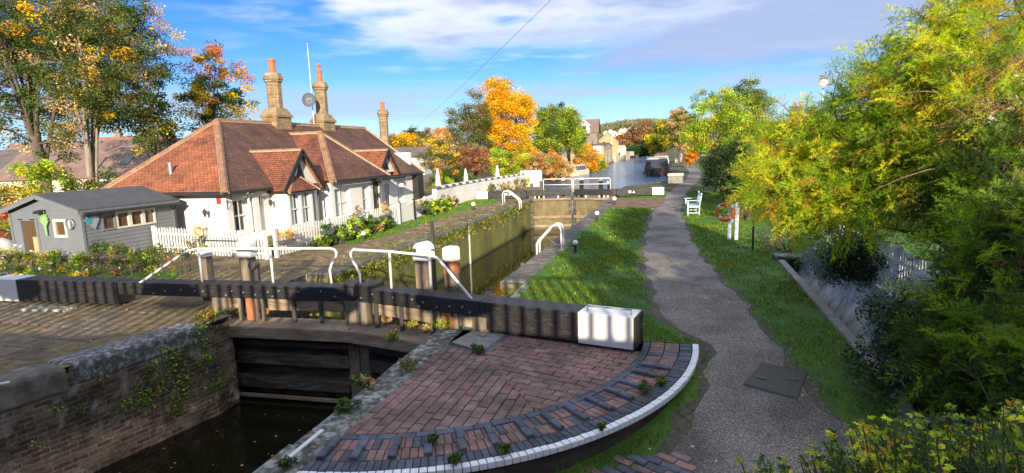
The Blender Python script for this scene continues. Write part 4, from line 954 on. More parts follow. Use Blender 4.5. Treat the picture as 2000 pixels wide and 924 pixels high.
# bay window with a little hipped roof
by0, by1, bx_ = 19.35, 20.95, -15.1
for (y0, y1) in ((by0, by0+.12), (by1-.12, by1), ((by0+by1)/2-.06, (by0+by1)/2+.06)):
    b = MB(); b.box(bx_-.1, bx_, y0, y1, .3, 1.72); hb(b, 'bay_post', M['white'])
b = MB(); b.box(XW, bx_, by0, by1, HZ-.1, .3); hb(b, 'bay_base', M['whitewash'])
for (y0, y1) in ((by0+.12, (by0+by1)/2-.06), ((by0+by1)/2+.06, by1-.12)): window('y', bx_+.1, y0, y1,   .32, 1.7, .45, False, False, nm='bay_window')
b = MB(); b.box(XW, bx_-.1, by0+.001, by0+.1, .3, 1.72); sidew = hb(b, 'bay_side', M['whitewash']); b = MB(); b.box(XW+.18, bx_-.22, by0-.012, by0-.002, .45, 1.6); hb(b, 'pane', M['curtain'], sidew)
b = MB(); b.box(XW, bx_-.1, by1-.1, by1-.001, .3, 1.72); hb(b, 'bay_side', M['whitewash'])
zb_ = 1.76; ap_ = (-15.35, (by0+by1)/2, 2.52); q = [(XW+.2, by0-.2, zb_), (bx_+.25, by0-.2, zb_), (bx_+.25, by1+.2, zb_), (XW+.2, by1+.2, zb_)]
for i in range(3): b = MB(); roof_face(b, [q[i], q[i+1], ap_], .04); hb(b, 'bay_roof', M['tile'], roof)
for i in (1, 2): ridge_run(q[i], ap_, r=.045, mort=True)
b = MB(); b.box(XW, bx_+.2, by0-.15, by1+.15, 1.70, 1.755); hb(b, 'bay_fascia', M['guttering'])
# buttress strips, brackets and wall lamps
for y in (18.35, 22.2): b = MB(); b.box(XW+.001, XW+.16, y-.14, y+.14, HZ, 1.8); hb(b, 'pilaster', M['whitewash'])
def lamp(x, y, z, nx, ny, name='wall_lamp'):
    e = empty(name, (0, 0, 0)); e.parent = house; b = MB(); b.tube([(x, y, z+.25), (x+nx*.2, y+ny*.2, z+.34), (x+nx*.28, y+ny*.28, z+.2)], .012, 6); hb(b, 'arm', M['black'], e)
    b = MB(); cx, cy = x+nx*.28, y+ny*.28; b.lathe((cx, cy, z), [(.03, -.1), (.075, .05), (.09, .12), (.02, .2)], 6); hb(b, 'lantern', M['metal'], e)
lamp(-16.7, YWL, 1.15, 0, -1); lamp(XW, 19.0, 1.3, 1, 0); lamp(wx, 26.02, 1.2, 1, 0); lamp(XW, 21.3, 1.25, 1, 0)
b = MB(); b.box(-15.99-.35, -15.99-.18, YWL-.05, YWL-.001, 1.5, 1.75); hb(b, 'alarm_box', paint('redbox', (.55, .04, .03), .5))
for y in (17.0, 18.7): b = MB(); b.tube([(XW, y, 1.3), (XW+.02, y, 1.65)], .012, 6); b.tube([(XW, y, 1.6), (XW+.32, y, 1.56)], .01, 6); b.tube([(XW, y, 1.3), (XW+.14, y+.02, 1.38), (XW+.26, y+.03, 1.55)], .008, 6); hb(b, 'hanging_bracket', M['black'])
# flue pipe on the hip end
b = MB(); b.tube([(-19.02, 17.6, 2.45), (-19.02, 17.6, 3.02)], .07, 12); b.tube([(-19.02, 17.6, 3.0), (-19.02, 17.6, 3.08)], .085, 12); hb(b, 'flue', M['galv'], roof, smooth=False)
# chimneys
def chimney(x, y, zb, zs, zc, zt, bw, sw, pw=.17, double=False):
    b = MB(); b.box(x-bw/2*.75, x+bw/2*.75, y-bw/2, y+bw/2, zb-.5, zs-.35); b.hexa([(x-bw*.44, y-bw*.56, zs-.35), (x+bw*.44, y-bw*.56, zs-.35), (x+bw*.44, y+bw*.56, zs-.35), (x-bw*.44, y+bw*.56, zs-.35)], [(x-bw*.44, y-bw*.56, zs-.24), (x+bw*.44, y-bw*.56, zs-.24), (x+bw*.44, y+bw*.56, zs-.24), (x-bw*.44, y+bw*.56, zs-.24)])
    b.hexa([(x-bw*.42, y-bw*.53, zs-.24), (x+bw*.42, y-bw*.53, zs-.24), (x+bw*.42, y+bw*.53, zs-.24), (x-bw*.42, y+bw*.53, zs-.24)], [(x-sw*.5, y-sw*.55, zs+.1), (x+sw*.5, y-sw*.55, zs+.1), (x+sw*.5, y+sw*.55, zs+.1), (x-sw*.5, y+sw*.55, zs+.1)])
    o = hb(b, 'chimney', M['yellowbrick'], roof)
    b = MB(); n = 8; r = sw*.53
    pr = [(r, zs+.05)]; z = zs+.08
    while z < zc-.12:                    # corbelled courses of the octagonal shaft stand slightly proud
        pr += [(r*1.035, z), (r*1.035, z+.055), (r*.985, z+.06), (r*.985, z+.085)]; z += .09
    pr += [(r, zc-.12), (r*1.22, zc-.08), (r*1.22, zc+.0), (r*1.38, zc+.03), (r*1.38, zc+.17), (r*1.2, zc+.2), (r*1.12, zc+.34), (r*.5, zc+.36)]
    b.lathe((x, y, 0), pr, n); b.v = [(x+(vx-x)*math.cos(R(22.5))-(vy-y)*math.sin(R(22.5)), y+(vx-x)*math.sin(R(22.5))+(vy-y)*math.cos(R(22.5)), vz) for vx, vy, vz in b.v]
    hb(b, 'chimney_shaft', M['yellowbrick'], roof)
    b = MB(); zp = zc+.32; b.lathe((x, y, 0), [(pw*1.1, zp), (pw, zp+.1), (pw*.92, zt-.12), (pw*1.12, zt-.1), (pw*1.12, zt-.03), (pw*.9, zt), (pw*.7, zt), (pw*.7, zt-.1)], 14)
    if double: b.lathe((x, y, 0), [(pw*.6, zt-.02), (pw*.55, zt+.22), (pw*.9, zt+.24), (pw*.9, zt+.28), (pw*.5, zt+.36)], 12)
    hb(b, 'chimney_pot', M['pot'], roof)
chimney(-19.58, 24.8, 4.5, 5.5, 6.98, 8.02, 1.15, .68)
chimney(-19.58, 28.75, 4.5, 5.4, 6.95, 7.95, 1.1, .63, .15, True)
chimney(-18.4, 33.65, HZ, 1.2, 5.65, 6.5, .7, .52, .13)
# aerial mast with a dish
t = empty('tv_aerial', (-19.6, 27.9, 4.7), 0, 'thin aerial mast with a grey satellite dish beside the second chimney', 'aerial')
b = MB(); b.tube([(0, 0, 0), (0, 0, 1.5), (.0, .0, 4.6)], [.03, .02, .013], 6)
for k in range(9): b.tube([(-.09, 0, 1.9+k*.3), (.09, 0, 1.9+k*.3)], .007, 4)
b.build('mast', M['galv'], t)
b = MB(); b.tube([(0, -.35, 4.45), (0, .45, 4.6)], .012, 5)
for k in range(9): b.tube([(-.16, -.32+k*.09, 4.45+k*.018), (.16, -.32+k*.09, 4.45+k*.018)], .008, 4)
b.build('yagi', M['galv'], t)
b = MB(); c = Vector((.1, -.42, 1.5)); n_ = Vector((.45, -.85, .2)).normalized(); s1 = n_.cross(Vector((0, 0, 1))).normalized(); s2 = n_.cross(s1)
rows = [(0, .06), (.17, .035), (.3, -.02), (.36, -.07)]; base = 0
for r, dd in rows:
    for k in range(18): a_ = 2*math.pi*k/18; b.v.append(tuple(c-n_*dd+s1*max(r, .005)*math.cos(a_)+s2*max(r, .005)*1.1*math.sin(a_)))
for i in range(3):
    for k in range(18): b.add((i*18+k, i*18+(k+1) % 18, (i+1)*18+(k+1) % 18, (i+1)*18+k))
b.tube([tuple(c), (0, 0, 1.4)], .02, 6); b.tube([tuple(c+n_*.0-s2*.3), tuple(c+n_*.32)], .01, 5); b.build('dish', paint('dishgrey', (.09, .10, .12), .5), t)

# ================================================================== SHED
M['shedpaint'] = paint('shedpaint', (.155, .165, .185), .6, (.22, .22, .22), 3, .001, w0=.7, w1=.85)
M['shedboards'] = M['shedpaint']
M['felt'] = rough_mat('felt', [(.3, (.05, .052, .058)), (.7, (.085, .088, .095))], 4, .9, 120, .003)
M['mirrorpane'] = glass_mat('shed_glass', (.10, .06, .03))
SX0, SX1, SY0, SY1, SZ, SZE, SZA = -20.85, -17.8, 13.0, 16.35, HZ, 1.72, 2.18
SO = np.array([SX1, SY0, SZ]); shed = empty('garden_shed', tuple(SO), 0, 'dark grey timber garden shed with pitched felt roof and a row of square windows', 'shed')
def sb(b, name, m, par=None, **k): b.v = [(x-SO[0], y-SO[1], z-SO[2]) for x, y, z in b.v]; return b.build(name, m, par or shed, **k)
def boards(b, axis, f, a0, a1, z0, z1, ops, hfun=None, h=.125):
    z = z0
    while z < z1-.01:
        zt = min(z1, z+h); A = [(a0, a1)]
        for o in ops:
            if o[2] < (z+zt)/2 < o[3]:
                A = [s for (p, q) in A for s in ((p, min(q, o[0])), (max(p, o[1]), q)) if s[1]-s[0] > .01]
        for p, q in A:
            if hfun: p, q = hfun(p, q, (z+zt)/2)
            if q-p < .02: continue
            if axis == 'y': b.hexa([(f-.05, p, z), (f+.022, p, z), (f+.022, q, z), (f-.05, q, z)], [(f-.05, p, zt), (f+.004, p, zt), (f+.004, q, zt), (f-.05, q, zt)])
            else: b.hexa([(p, f-.012, z), (q, f-.012, z), (q, f+.05, z), (p, f+.05, z)], [(p, f-.004, zt), (q, f-.004, zt), (q, f+.05, zt), (p, f+.05, zt)])
        z += h
cm = (SX0+SX1)/2
wy = [13.62, 14.12, 14.62, 15.12, 15.6]
wops = [(wy[k]+.03, wy[k+1]-.03, 1.0, 1.5) for k in range(4)]
b = MB(); boards(b, 'y', SX1, SY0+.03, SY1, SZ, SZE, wops); sb(b, 'side_wall', M['shedpaint'])
gable = lambda p, q, z: (p, q) if z < SZE else (max(p, SX0+(z-SZE)/(SZA-SZE)*(cm-SX0)), min(q, SX1-(z-SZE)/(SZA-SZE)*(SX1-cm)))
fops = [(-20.45, -19.72, .15, 1.42), (-18.95, -18.45, .88, 1.4)]
b = MB(); boards(b, 'x', SY0, SX0, SX1-.03, SZ, SZA-.02, fops, gable, .155); sb(b, 'front_wall', M['shedpaint'])
b = MB(); b.box(SX0, SX0+.05, SY0+.06, SY1, SZ, SZE); sb(b, 'back_wall', M['shedpaint']); b = MB(); b.box(SX0, SX1-.06, SY1-.05, SY1, SZ, SZE); sb(b, 'end_wall', M['shedpaint'])
b = MB(); b.box(SX0+.06, SX1-.3, SY0+.1, SY1-.1, SZ, SZ+.03); sb(b, 'floor_boards', M['wood'])
for x, y in ((SX1+.005, SY0+.005), (SX0, SY0-.005), (SX1+.005, SY1)): b = MB(); b.box(x-.05, x+.03, y-.03, y+.05, SZ, SZE+.01); sb(b, 'corner_post', M['shedpaint'])
for sgn in (1, -1):
    xe = SX1+.22 if sgn > 0 else SX0-.22; zo = SZE-(SZA-SZE)/(SX1-cm)*.22+.04
    b = MB(); th = .06; b.hexa([(cm, SY0-.2, SZA+.02), (xe, SY0-.2, zo), (xe, SY1+.15, zo), (cm, SY1+.15, SZA+.02)], [(cm, SY0-.2, SZA+.02+th), (xe, SY0-.2, zo+th), (xe, SY1+.15, zo+th), (cm, SY1+.15, SZA+.02+th)]); sb(b, 'roof_panel', M['felt'], bevel=.008)
    b = MB(); b.beam((cm, SY0-.215, SZA-.02), (xe, SY0-.215, zo-.04), .03, .13); sb(b, 'bargeboard', M['shedpaint'])
b = MB(); b.box(SX1+.2, SX1+.225, SY0-.2, SY1+.15, 1.56, 1.70); sb(b, 'fascia', M['shedpaint'])
b = MB(); b.tube([(SX1+.28, SY0-.1, 1.62), (SX1+.28, SY1+.15, 1.60)], .035, 8); b.tube([(SX1+.24, SY1+.02, 1.6), (SX1+.05, SY1+.06, 1.4), (SX1+.05, SY1+.06, SZ)], .03, 8); sb(b, 'gutter', M['guttering'])
M['cream'] = paint('cream', (.60, .56, .47), .55, None, 4, .001)
for k in range(4):
    y0, y1 = wy[k]+.03, wy[k+1]-.03; e = empty('window', (0, 0, 0)); e.parent = shed
    b = MB(); b.box(SX1-.05, SX1+.035, y0-.03, y0+.035, .97, 1.53); b.box(SX1-.05, SX1+.035, y1-.035, y1+.03, .97, 1.53); b.box(SX1-.05, SX1+.033, y0+.035, y1-.035, 1.47, 1.53); b.box(SX1-.05, SX1+.033, y0+.035, y1-.035, .97, 1.03); sb(b, 'frame', M['cream'] if k else M['shedpaint'], e)
    b = MB(); b.box(SX1-.03, SX1-.02, y0, y1, 1.0, 1.5); sb(b, 'pane', M['mirrorpane'], e)
e = empty('door', (0, 0, 0)); e.parent = shed; b = MB(); x0, x1, z0, z1, y = -20.45, -19.72, .15, 1.42, SY0
b.box(x0-.05, x0+.05, y-.03, y+.05, z0-.45, z1+.05); b.box(x1-.05, x1+.05, y-.03, y+.05, z0-.45, z1+.05); b.box(x0+.05, x1-.05, y-.03, y+.05, z1-.05, z1+.05); b.box(x0+.05, x1-.05, y-.02, y+.05, z0-.05, z0+.05); sb(b, 'frame', M['shedpaint'], e)
b = MB(); b.box(x0+.03, x1-.03, y+.03, y+.04, z0, z1); sb(b, 'pane', M['mirrorpane'], e)
b = MB(); b.box(x0+.44, x1-.06, y-.0, y+.02, z0+.06, z0+.70); sb(b, 'notice_panel', paint('ply', (.55, .33, .17), .7), e)
b = MB(); b.box(-20.47, -20.3, y-.045, y-.03, 1.40, 1.44); b.box(-19.95, -19.75, y-.045, y-.03, 1.4, 1.44); sb(b, 'hinge', M['black'], e)
e = empty('window', (0, 0, 0)); e.parent = shed; b = MB(); x0, x1, z0, z1 = -18.95, -18.45, .88, 1.4
b.box(x0-.03, x0+.05, y-.035, y+.04, z0-.03, z1+.03); b.box(x1-.05, x1+.03, y-.035, y+.04, z0-.03, z1+.03); b.box(x0+.05, x1-.05, y-.033, y+.04, z1-.05, z1+.03); b.box(x0+.05, x1-.05, y-.033, y+.04, z0-.03, z0+.05); sb(b, 'frame', M['cream'], e)
b = MB(); b.box(x0+.03, x1-.03, y+.02, y+.03, z0, z1); sb(b, 'pane', M['mirrorpane'], e)
# green leafy ornament on the gable wall, lantern and diamond ornament
M['green'] = paint('leafgreen', (.25, .50, .16), .5)
t = empty('leek_ornament', (-19.25, SY0-.1, .9), 0, 'pale green cut-out of a leafy vegetable mounted on the shed gable wall', 'ornament')
b = MB(); P = [(0, .02), (.04, .02), (.05, .3), (.10, .38), (.2, .50), (.12, .47), (.18, .62), (.1, .55), (.12, .72), (.05, .6), (.03, .8), (-.02, .6), (-.08, .74), (-.06, .56), (-.16, .66), (-.11, .5), (-.22, .54), (-.08, .38), (-.03, .3)]
b.hexa([(x, 0, z) for x, z in P], [(x, .03, z) for x, z in P]); b.build('cutout', M['green'], t)
t = empty('owl_lantern', (-18.18, SY0-.08, 1.25), 0, 'small round metal lantern on the shed wall beside the little window', 'lantern')
b = MB(); b.lathe((0, 0, 0), [(.02, -.12), (.07, -.1), (.08, .1), (.05, .16), (.01, .2)], 10); b.build('body', M['galv'], t); b = MB(); b.lathe((0, -.02, .05), [(.15, -.01), (.17, 0), (.17, .015), (.14, .02)], 20, 'y', False); b.build('hoop', M['galv'], t)
t = empty('flood_light', (-19.35, SY0-.02, 1.62), 0, 'small black security light under the shed gable', 'light')
b = MB(); b.hexa([(-.14, -.22, 0), (.14, -.22, 0), (.14, -.04, .0), (-.14, -.04, 0)], [(-.12, -.2, .08), (.12, -.2, .08), (.12, 0, .12), (-.12, 0, .12)]); b.build('housing', M['black'], t)
t = empty('diamond_ornament', (SX1+.03, 13.32, 1.32), 0, 'teal and grey diamond-shaped ornament on the shed side wall', 'ornament')
P = [(-.28, .05), (-.05, .2), (.25, .12), (.05, -.25), (-.12, -.1)]; b = MB(); b.hexa([(0, y, z) for y, z in P], [(.03, y, z) for y, z in P]); b.build('plate', paint('slategrey', (.28, .3, .33), .5), t)
P = [(-.28, .05), (-.05, .2), (-.02, .05), (-.12, -.1)]; b = MB(); b.hexa([(.031, y, z) for y, z in P], [(.038, y, z) for y, z in P]); b.build('teal_corner', paint('teal', (.03, .30, .33), .4), t)

# ================================================================== PICKET FENCES
def fence(label, pts, h, m, pitch=.145, w=.078, gap_tops=True, zf=lambda x, y: 0., pointed=True, name='picket_fence', rails=True):
    O = np.array([*pts[0][:2], zf(*pts[0][:2])]); t = empty(name, tuple(O), 0, label, 'fence'); b = MB(); rb = MB(); rng = random.Random(int(abs(pts[0][0])*100))
    for (x0, y0), (x1, y1) in zip(pts, pts[1:]):
        L = math.hypot(x1-x0, y1-y0); a = math.atan2(y1-y0, x1-x0); n = int(L/pitch)
        for k in range(n+1):
            s = k*pitch/L; x, y = x0+(x1-x0)*s-O[0], y0+(y1-y0)*s-O[1]; z = zf(x+O[0], y+O[1])-O[2]; hh = h+rng.uniform(-.015, .015); ww = w*rng.uniform(.94, 1.04)
            ca, sa = math.cos(a+rng.uniform(-.03, .03)), math.sin(a); f = lambda u, q, zz: (x+u*ca-q*sa, y+u*sa+q*ca, z+zz)
            pr = [(-ww/2, .04), (ww/2, .04), (ww/2, hh-.06), (ww*.3, hh-.015), (0, hh), (-ww*.3, hh-.015), (-ww/2, hh-.06)]
            b.hexa([f(u, -.009, zz) for u, zz in pr], [f(u, .009, zz) for u, zz in pr])
        if rails:
            za, zb2 = zf(x0, y0)-O[2], zf(x1, y1)-O[2]; ox, oy = -math.sin(a)*.035, math.cos(a)*.035
            for zz in (.22, h-.22): rb.beam((x0-O[0]+ox, y0-O[1]+oy, za+zz), (x1-O[0]+ox, y1-O[1]+oy, zb2+zz), .04, .06)
    b.build('pickets', m, t)
    if rails: rb.build('rail', m, t)
    def post(x, y, hh=None, w=.1):
        pb = MB(); z = zf(x, y)-O[2]; pb.rbox((x-O[0], y-O[1]), w, w, z, z+(hh or h+.05), math.atan2(pts[-1][1]-pts[0][1], pts[-1][0]-pts[0][0]), .02); pb.build('post', m, t)
    for p in pts: post(*p)
    return t, post
fl = lambda x, y: 0.0
# cottage frontage: short length towards the shed, then the long one beside the lawn
f_a, post_ = fence('white picket fence of the cottage garden, corner length behind the near left gate', [(-17.6, 15.3), (-15.0, 14.95), (-12.25, 14.45)], .92, M['picket'], zf=lambda x, y: -.05)
f_b, post_ = fence('long white picket fence between the cottage lawn and the cottage, up to the garden gate', [(-12.12, 14.75), (-12.0, 17.4), (-11.95, 20.0), (-11.95, 22.7)], .92, M['picket'])
f_c, post_ = fence('short white picket fence length between the garden gate and the low garden wall', [(-12.0, 24.2), (-12.3, 26.2), (-12.75, 28.3)], .9, M['picket'])
t = empty('garden_gate', (-11.95, 22.85, 0), 0, 'close-boarded white garden gate with dipped top in the cottage fence', 'gate')
b = MB()
for k in range(13):
    y = .05+k*.1; z = .88-.10*math.sin(math.pi*k/12); b.box(-.012, .012, y-.046, y+.046, .05, z)
b.build('boards', M['picket'], t)
b = MB(); b.beam((-.03, 0, .25), (-.03, 1.3, .25), .03, .08); b.beam((-.03, 0, .68), (-.03, 1.3, .68), .03, .08); b.build('ledge', M['picket'], t)
for y in (-.07, 1.37): b = MB(); b.rbox((0, y), .1, .1, 0, 1.0, 0, .02); b.build('gate_post', M['black'], t)
# garden wall with black and white coping, end block
M['wallcap'] = paint('wallcap', (.10, .09, .085), .7, (.25, .22, .2), 6, .003)
WPT = [(-12.85, 28.4), (-13.05, 31.5), (-13.1, 36.0), (-12.9, 41.0), (-12.7, 46.4)]
t = empty('garden_wall', (-12.85, 28.4, 0), 0, 'low whitewashed garden wall with black and white striped coping', 'garden wall')
b = MB(); wh = lambda y: 1.16-.006*(y-28)
for (x0, y0), (x1, y1) in zip(WPT, WPT[1:]): b.hexa([(x0+12.85, y0-28.4, -.4), (x0+13.1, y0-28.4, -.4), (x1+13.1, y1-28.4, -.4), (x1+12.85, y1-28.4, -.4)], [(x0+12.85, y0-28.4, wh(y0)), (x0+13.1, y0-28.4, wh(y0)), (x1+13.1, y1-28.4, wh(y1)), (x1+12.85, y1-28.4, wh(y1))])
b.build('wall_body', M['whitewash'], t)
b1, b2 = MB(), MB(); y = 28.4; k = 0
while y < 46.0:
    y2 = y+.62; xa = float(np.interp(y, [p[1] for p in WPT], [p[0] for p in WPT])); bb = b1 if k % 2 == 0 else b2; bb.rbox((xa+12.975, (y+y2)/2-28.4), .36, .6, wh(y)+.002, wh(y)+.13, 0, .05); y = y2; k += 1
b1.build('dark_coping', M['wallcap'], t); b2.build('white_coping', M['whitewash'], t)
xa, xb = atY(1016, 345, 46.8)[0], atY(1057, 345, 46.8)[0]
t = empty('white_block_wall', (xa, 46.8, 0), 0, 'tall square end of white wall with thin dark coping beside the canal', 'garden wall')
b = MB(); b.box(0, xb-xa, 0, .3, -.4, 1.38); b.build('wall_body', M['whitewash'], t); b = MB(); b.box(-.05, xb-xa+.05, -.05, .35, 1.383, 1.47); b.build('coping', M['wallcap'], t)
# parasols
M['canvas'] = paint('canvas', (.66, .64, .60), .9, None, 4, .004, 8)
for (x, y, Y, lb) in ((854, 328, 36, 'nearest the cottage'), (909, 328, 40, 'the middle one of three'), (971, 322, 44, 'beside the tall white wall end')):
    p = atY(x, y, Y); t = empty('closed_parasol', (p[0], p[1], -.1), 0, 'closed pale garden parasol behind the garden wall, '+lb, 'parasol', 'closed parasols behind the garden wall')
    b = MB(); b.tube([(0, 0, 0), (0, 0, p[2]+.05)], .025, 8); b.build('pole', M['galv'], t)
    b = MB(); zt_ = p[2]+.08; b.lathe((0, 0, 0), [(.01, zt_), (.07, zt_-.1), (.16, zt_-.7), (.19, zt_-1.2), (.13, zt_-1.32), (.2, zt_-1.42), (.17, zt_-1.6), (.03, zt_-1.62)], 9); b.build('canopy', M['canvas'], t)
# hanging planters along the fence
M['planter'] = paint('planter', (.11, .115, .125), .7, None, 4, .002)
PLANTERS = [(14.75, .62, 'with orange and yellow flowers', 0), (16.9, .62, 'with trailing green leaves', 1), (18.9, .72, 'under a rusty shrub', 2), (21.0, .66, 'with straw-coloured grass, left of the gate', 3), (24.6, .62, 'with dry grass, right of the gate', 4)]
planter_pos = []
for y, z, lb, kd in PLANTERS:
    x = -11.8 if y < 24 else -11.9
    t = empty('hanging_planter', (x, y, z), 0, 'dark half-round planter on the picket fence '+lb, 'planter', 'planters hung on the picket fence'); b = MB(); n = 10
    pr = [(-.34+.68*k/n, -(.22)*math.sqrt(max(0, 1-((-1+2*k/n)**2)*.96))) for k in range(n+1)]
    b.hexa([(0, u, w) for u, w in pr], [(.22, u*.96, w*.9) for u, w in pr]); b.build('trough', M['planter'], t); planter_pos.append((x+.1, y, z, kd))
# sign plaque and small garden ornaments
t = empty('garden_plaque', (-15.2, 14.85, .55), 0, 'small cream plaque with an orange curve on the fence below the cottage wall', 'plaque')
b = MB(); P = [(-.2, .5), (.2, .5), (.2, .15), (0, .0), (-.2, .15)]; b.hexa([(x, -.02, z) for x, z in P], [(x, .0, z) for x, z in P]); b.build('board', paint('plaque', (.68, .50, .30), .6), t)
b = MB(); b.tube([(-.13, -.03, .34), (-.1, -.03, .2), (0, -.03, .12), (.08, -.03, .14)], .028, 6); b.build('mark', M['orange'], t)
t = empty('star_ornament', (-11.86, 16.0, .35), 0, 'pale metal star ornament on the picket fence between two planters', 'ornament'); b = MB(); P = [((.2 if k % 2 == 0 else .08)*math.sin(math.pi*k/5), (.2 if k % 2 == 0 else .08)*math.cos(math.pi*k/5)) for k in range(10)]
b.hexa([(0, u, w) for u, w in P], [(.02, u, w) for u, w in P]); b.build('star', M['galv'], t)
# white rounded cover at the far left
t = empty('garden_cover', (*G(-4, 520, -.2)[:2], -.3), 0, 'pale rounded fabric-covered garden furniture left of the shed', 'cover'); b = MB(); b.lathe((0, 0, 0), [(.62, 0), (.7, .3), (.66, .65), (.5, .92), (.25, 1.04), (.02, 1.06)], 18); b.build('fabric', M['canvas'], t, smooth=True)
b = MB(); b.tube([(.7*math.cos(a_*.35), .7*math.sin(a_*.35), .3) for a_ in range(19)], .02, 5, False); b.build('cord', M['galv'], t)
# stepping stone block in the verge below the beam, left
b = MB(); p = G(95, 606, 0); b.rbox((p[0], p[1]), 1.15, .3, -.05, .06, .12, .03); tag(b.build('kerb_block', M['stone']), 'long pale stone block lying in the verge under the left beam', 'stone block')

# ================================================================== RIGHT SIDE: kerb, ditch, white bank wall, fence
he = h_east
b = MB(); ys_ = [2+.7*i for i in range(0, 22)]
for y0, y1 in zip(ys_, ys_[1:]):
    y1_ = y1-.008; b.hexa([(2.55, y0, -1.2), (2.70, y0, -1.2), (2.70, y1_, -1.2), (2.55, y1_, -1.2)], [(2.55, y0, he(0, y0)+.05), (2.70, y0, he(0, y0)+.05), (2.70, y1_, he(0, y1)+.05), (2.55, y1_, he(0, y1)+.05)])
tag(b.build('ditch_kerb', M['concrete']), 'long straight concrete kerb between the shaded grass and the ditch', 'kerb')
sheet('ditch_bed', [(2.6, -5), (3.4, -5), (3.4, 17), (2.6, 17)], M['mud'], -.45)
M['bankwall'] = rough_mat('bankwall', [(.3, (.20, .20, .19)), (.5, (.45, .45, .44)), (.7, (.66, .66, .65))], 2.5, .85, 16, .02, det=9)
b = MB(); yy = [2+1.5*i for i in range(11)]
for y0, y1 in zip(yy, yy[1:]):
    y1_ = y1-.015; lo, hi = -.5, .28; b.hexa([(3.02, y0, lo), (3.75, y0, lo), (3.75, y1_, lo), (3.02, y1_, lo)], [(3.45, y0, hi), (3.75, y0, hi), (3.75, y1_, hi), (3.45, y1_, hi)])
tag(b.build('bank_wall', M['bankwall'], bevel=.03), 'sloping whitewashed bank wall of the ditch under the trailing plants', 'retaining wall')
b = MB(); b.box(2.5, 3.3, 16.3, 16.5, -.9, .12); b.box(2.5, 3.3, 15.9, 16.3, .085, .13); tag(b.build('ditch_board', M['stone']), 'short grey stone slab bridging the head of the ditch', 'slab')
f_r, _ = fence('weathered white picket fence on the raised bank under the tamarisk', [(3.82, 5.5), (3.82, 8.6), (3.80, 11.4), (3.80, 14.2), (3.85, 17.2)], .92, paint('shade_picket', (.80, .80, .80), .6, (.45, .45, .42), 4, .002, w0=.6, w1=.8), .115, .078, zf=lambda x, y: .28-.022*(y-9))

# ================================================================== BOATS
M['hull'] = paint('hull', (.03, .022, .022), .4, (.14, .05, .03), 2, .002, w0=.5, w1=.7); M['maroon'] = paint('maroon', (.10, .025, .02), .45, None, 3, 0); M['cratch'] = paint('cratch', (.02, .022, .035), .55, None, 3, .004)
M['creampaint'] = paint('creampaint', (.62, .55, .42), .5, (.35, .3, .2), 3, 0); M['boatgreen'] = paint('boatgreen', (.05, .12, .08), .45)
def narrowboat(x, y, rz, W, L, label, hull, cabin, roof, cover=True, hh=.75, ch=1.15):
    t = empty('narrowboat', (x, y, -.25), rz, label, 'boat', 'boats moored along the canal'); b = MB(); h = W/2
    # hull sections from the bow (towards -Y) back
    st = [(0, .12, .95), (.5, .55, .85), (1.2, .88, .76), (2.2, 1.0, .72), (L-.8, 1.0, .72), (L, .8, .78)]
    for (a0, w0, z0), (a1, w1, z1) in zip(st, st[1:]):
        b.hexa([(-h*w0*.9, a0, -.2), (h*w0*.9, a0, -.2), (h*w1*.9, a1, -.2), (-h*w1*.9, a1, -.2)], [(-h*w0, a0, z0), (h*w0, a0, z0), (h*w1, a1, z1), (-h*w1, a1, z1)])
    hu = b.build('hull', hull, t, smooth=False)
    b = MB(); 
    for (a0, w0, z0), (a1, w1, z1) in zip(st, st[1:]):
        for s in (-1, 1): b.beam((s*h*w0*1.005, a0, z0-.1), (s*h*w1*1.005, a1, z1-.1), .04, .07)
    b.build('rubbing_strake', M['maroon'], t)
    c0 = 2.6
    b = MB(); b.hexa([(-h*.94, c0, .7), (h*.94, c0, .7), (h*.94, L-1.6, .7), (-h*.94, L-1.6, .7)], [(-h*.80, c0+.05, .7+ch), (h*.80, c0+.05, .7+ch), (h*.80, L-1.6, .7+ch), (-h*.80, L-1.6, .7+ch)]); cb = b.build('cabin', cabin, t, bevel=.04)
    b = MB(); n = 6; pr = [(-h*.84+h*1.68*k/n, .7+ch+.02+.08*math.sin(math.pi*k/n)) for k in range(n+1)]; pr = [(-h*.84, .7+ch)]+pr+[(h*.84, .7+ch)]
    b.hexa([(u, c0-.05, w) for u, w in pr], [(u, L-1.5, w) for u, w in pr]); b.build('roof', roof, cb)
    for s in (-1, 1):
        for k in range(4):
            yy_ = c0+1+k*(L-5.5)/4; b = MB(); f = lambda u, w: (s*(h*(.94-.14*(w-.7)/ch)+.008), u, w); b.hexa([f(yy_, 1.05), f(yy_+.8, 1.05), f(yy_+.8, 1.5), f(yy_, 1.5)], [(p[0]+s*.012, p[1], p[2]) for p in (f(yy_, 1.05), f(yy_+.8, 1.05), f(yy_+.8, 1.5), f(yy_, 1.5))]); b.build('window', M['glass'], cb)
    if cover:
        b = MB(); b.hexa([(-h*.55, .75, .84), (h*.55, .75, .84), (h*.97, 2.2, .76), (h*.96, c0, .72), (-h*.96, c0, .72), (-h*.97, 2.2, .76)], [(-h*.42, 1.15, 1.55), (h*.42, 1.15, 1.55), (h*.80, 1.6, .7+ch-.12), (h*.82, c0, .7+ch+.02), (-h*.82, c0, .7+ch+.02), (-h*.80, 1.6, .7+ch-.12)]); cv = b.build('canvas_cover', M['cratch'], t)
    b = MB()
    for s in (-1, 1): b.lathe((s*(h+.06), 1.9, .35), [(.03, -.2), (.08, -.12), (.08, .12), (.03, .2)], 8)
    b.build('fender', M['black'], t); return t
bL, bR = G(1257, 345, -.2), G(1308, 345, -.2)
nb = narrowboat((bL[0]+bR[0])/2, 63.4, R(1), bR[0]-bL[0], 16, 'big dark wide-beam boat with navy canvas front and white badge, nearest on the right bank', M['hull'], M['maroon'], M['creampaint'])
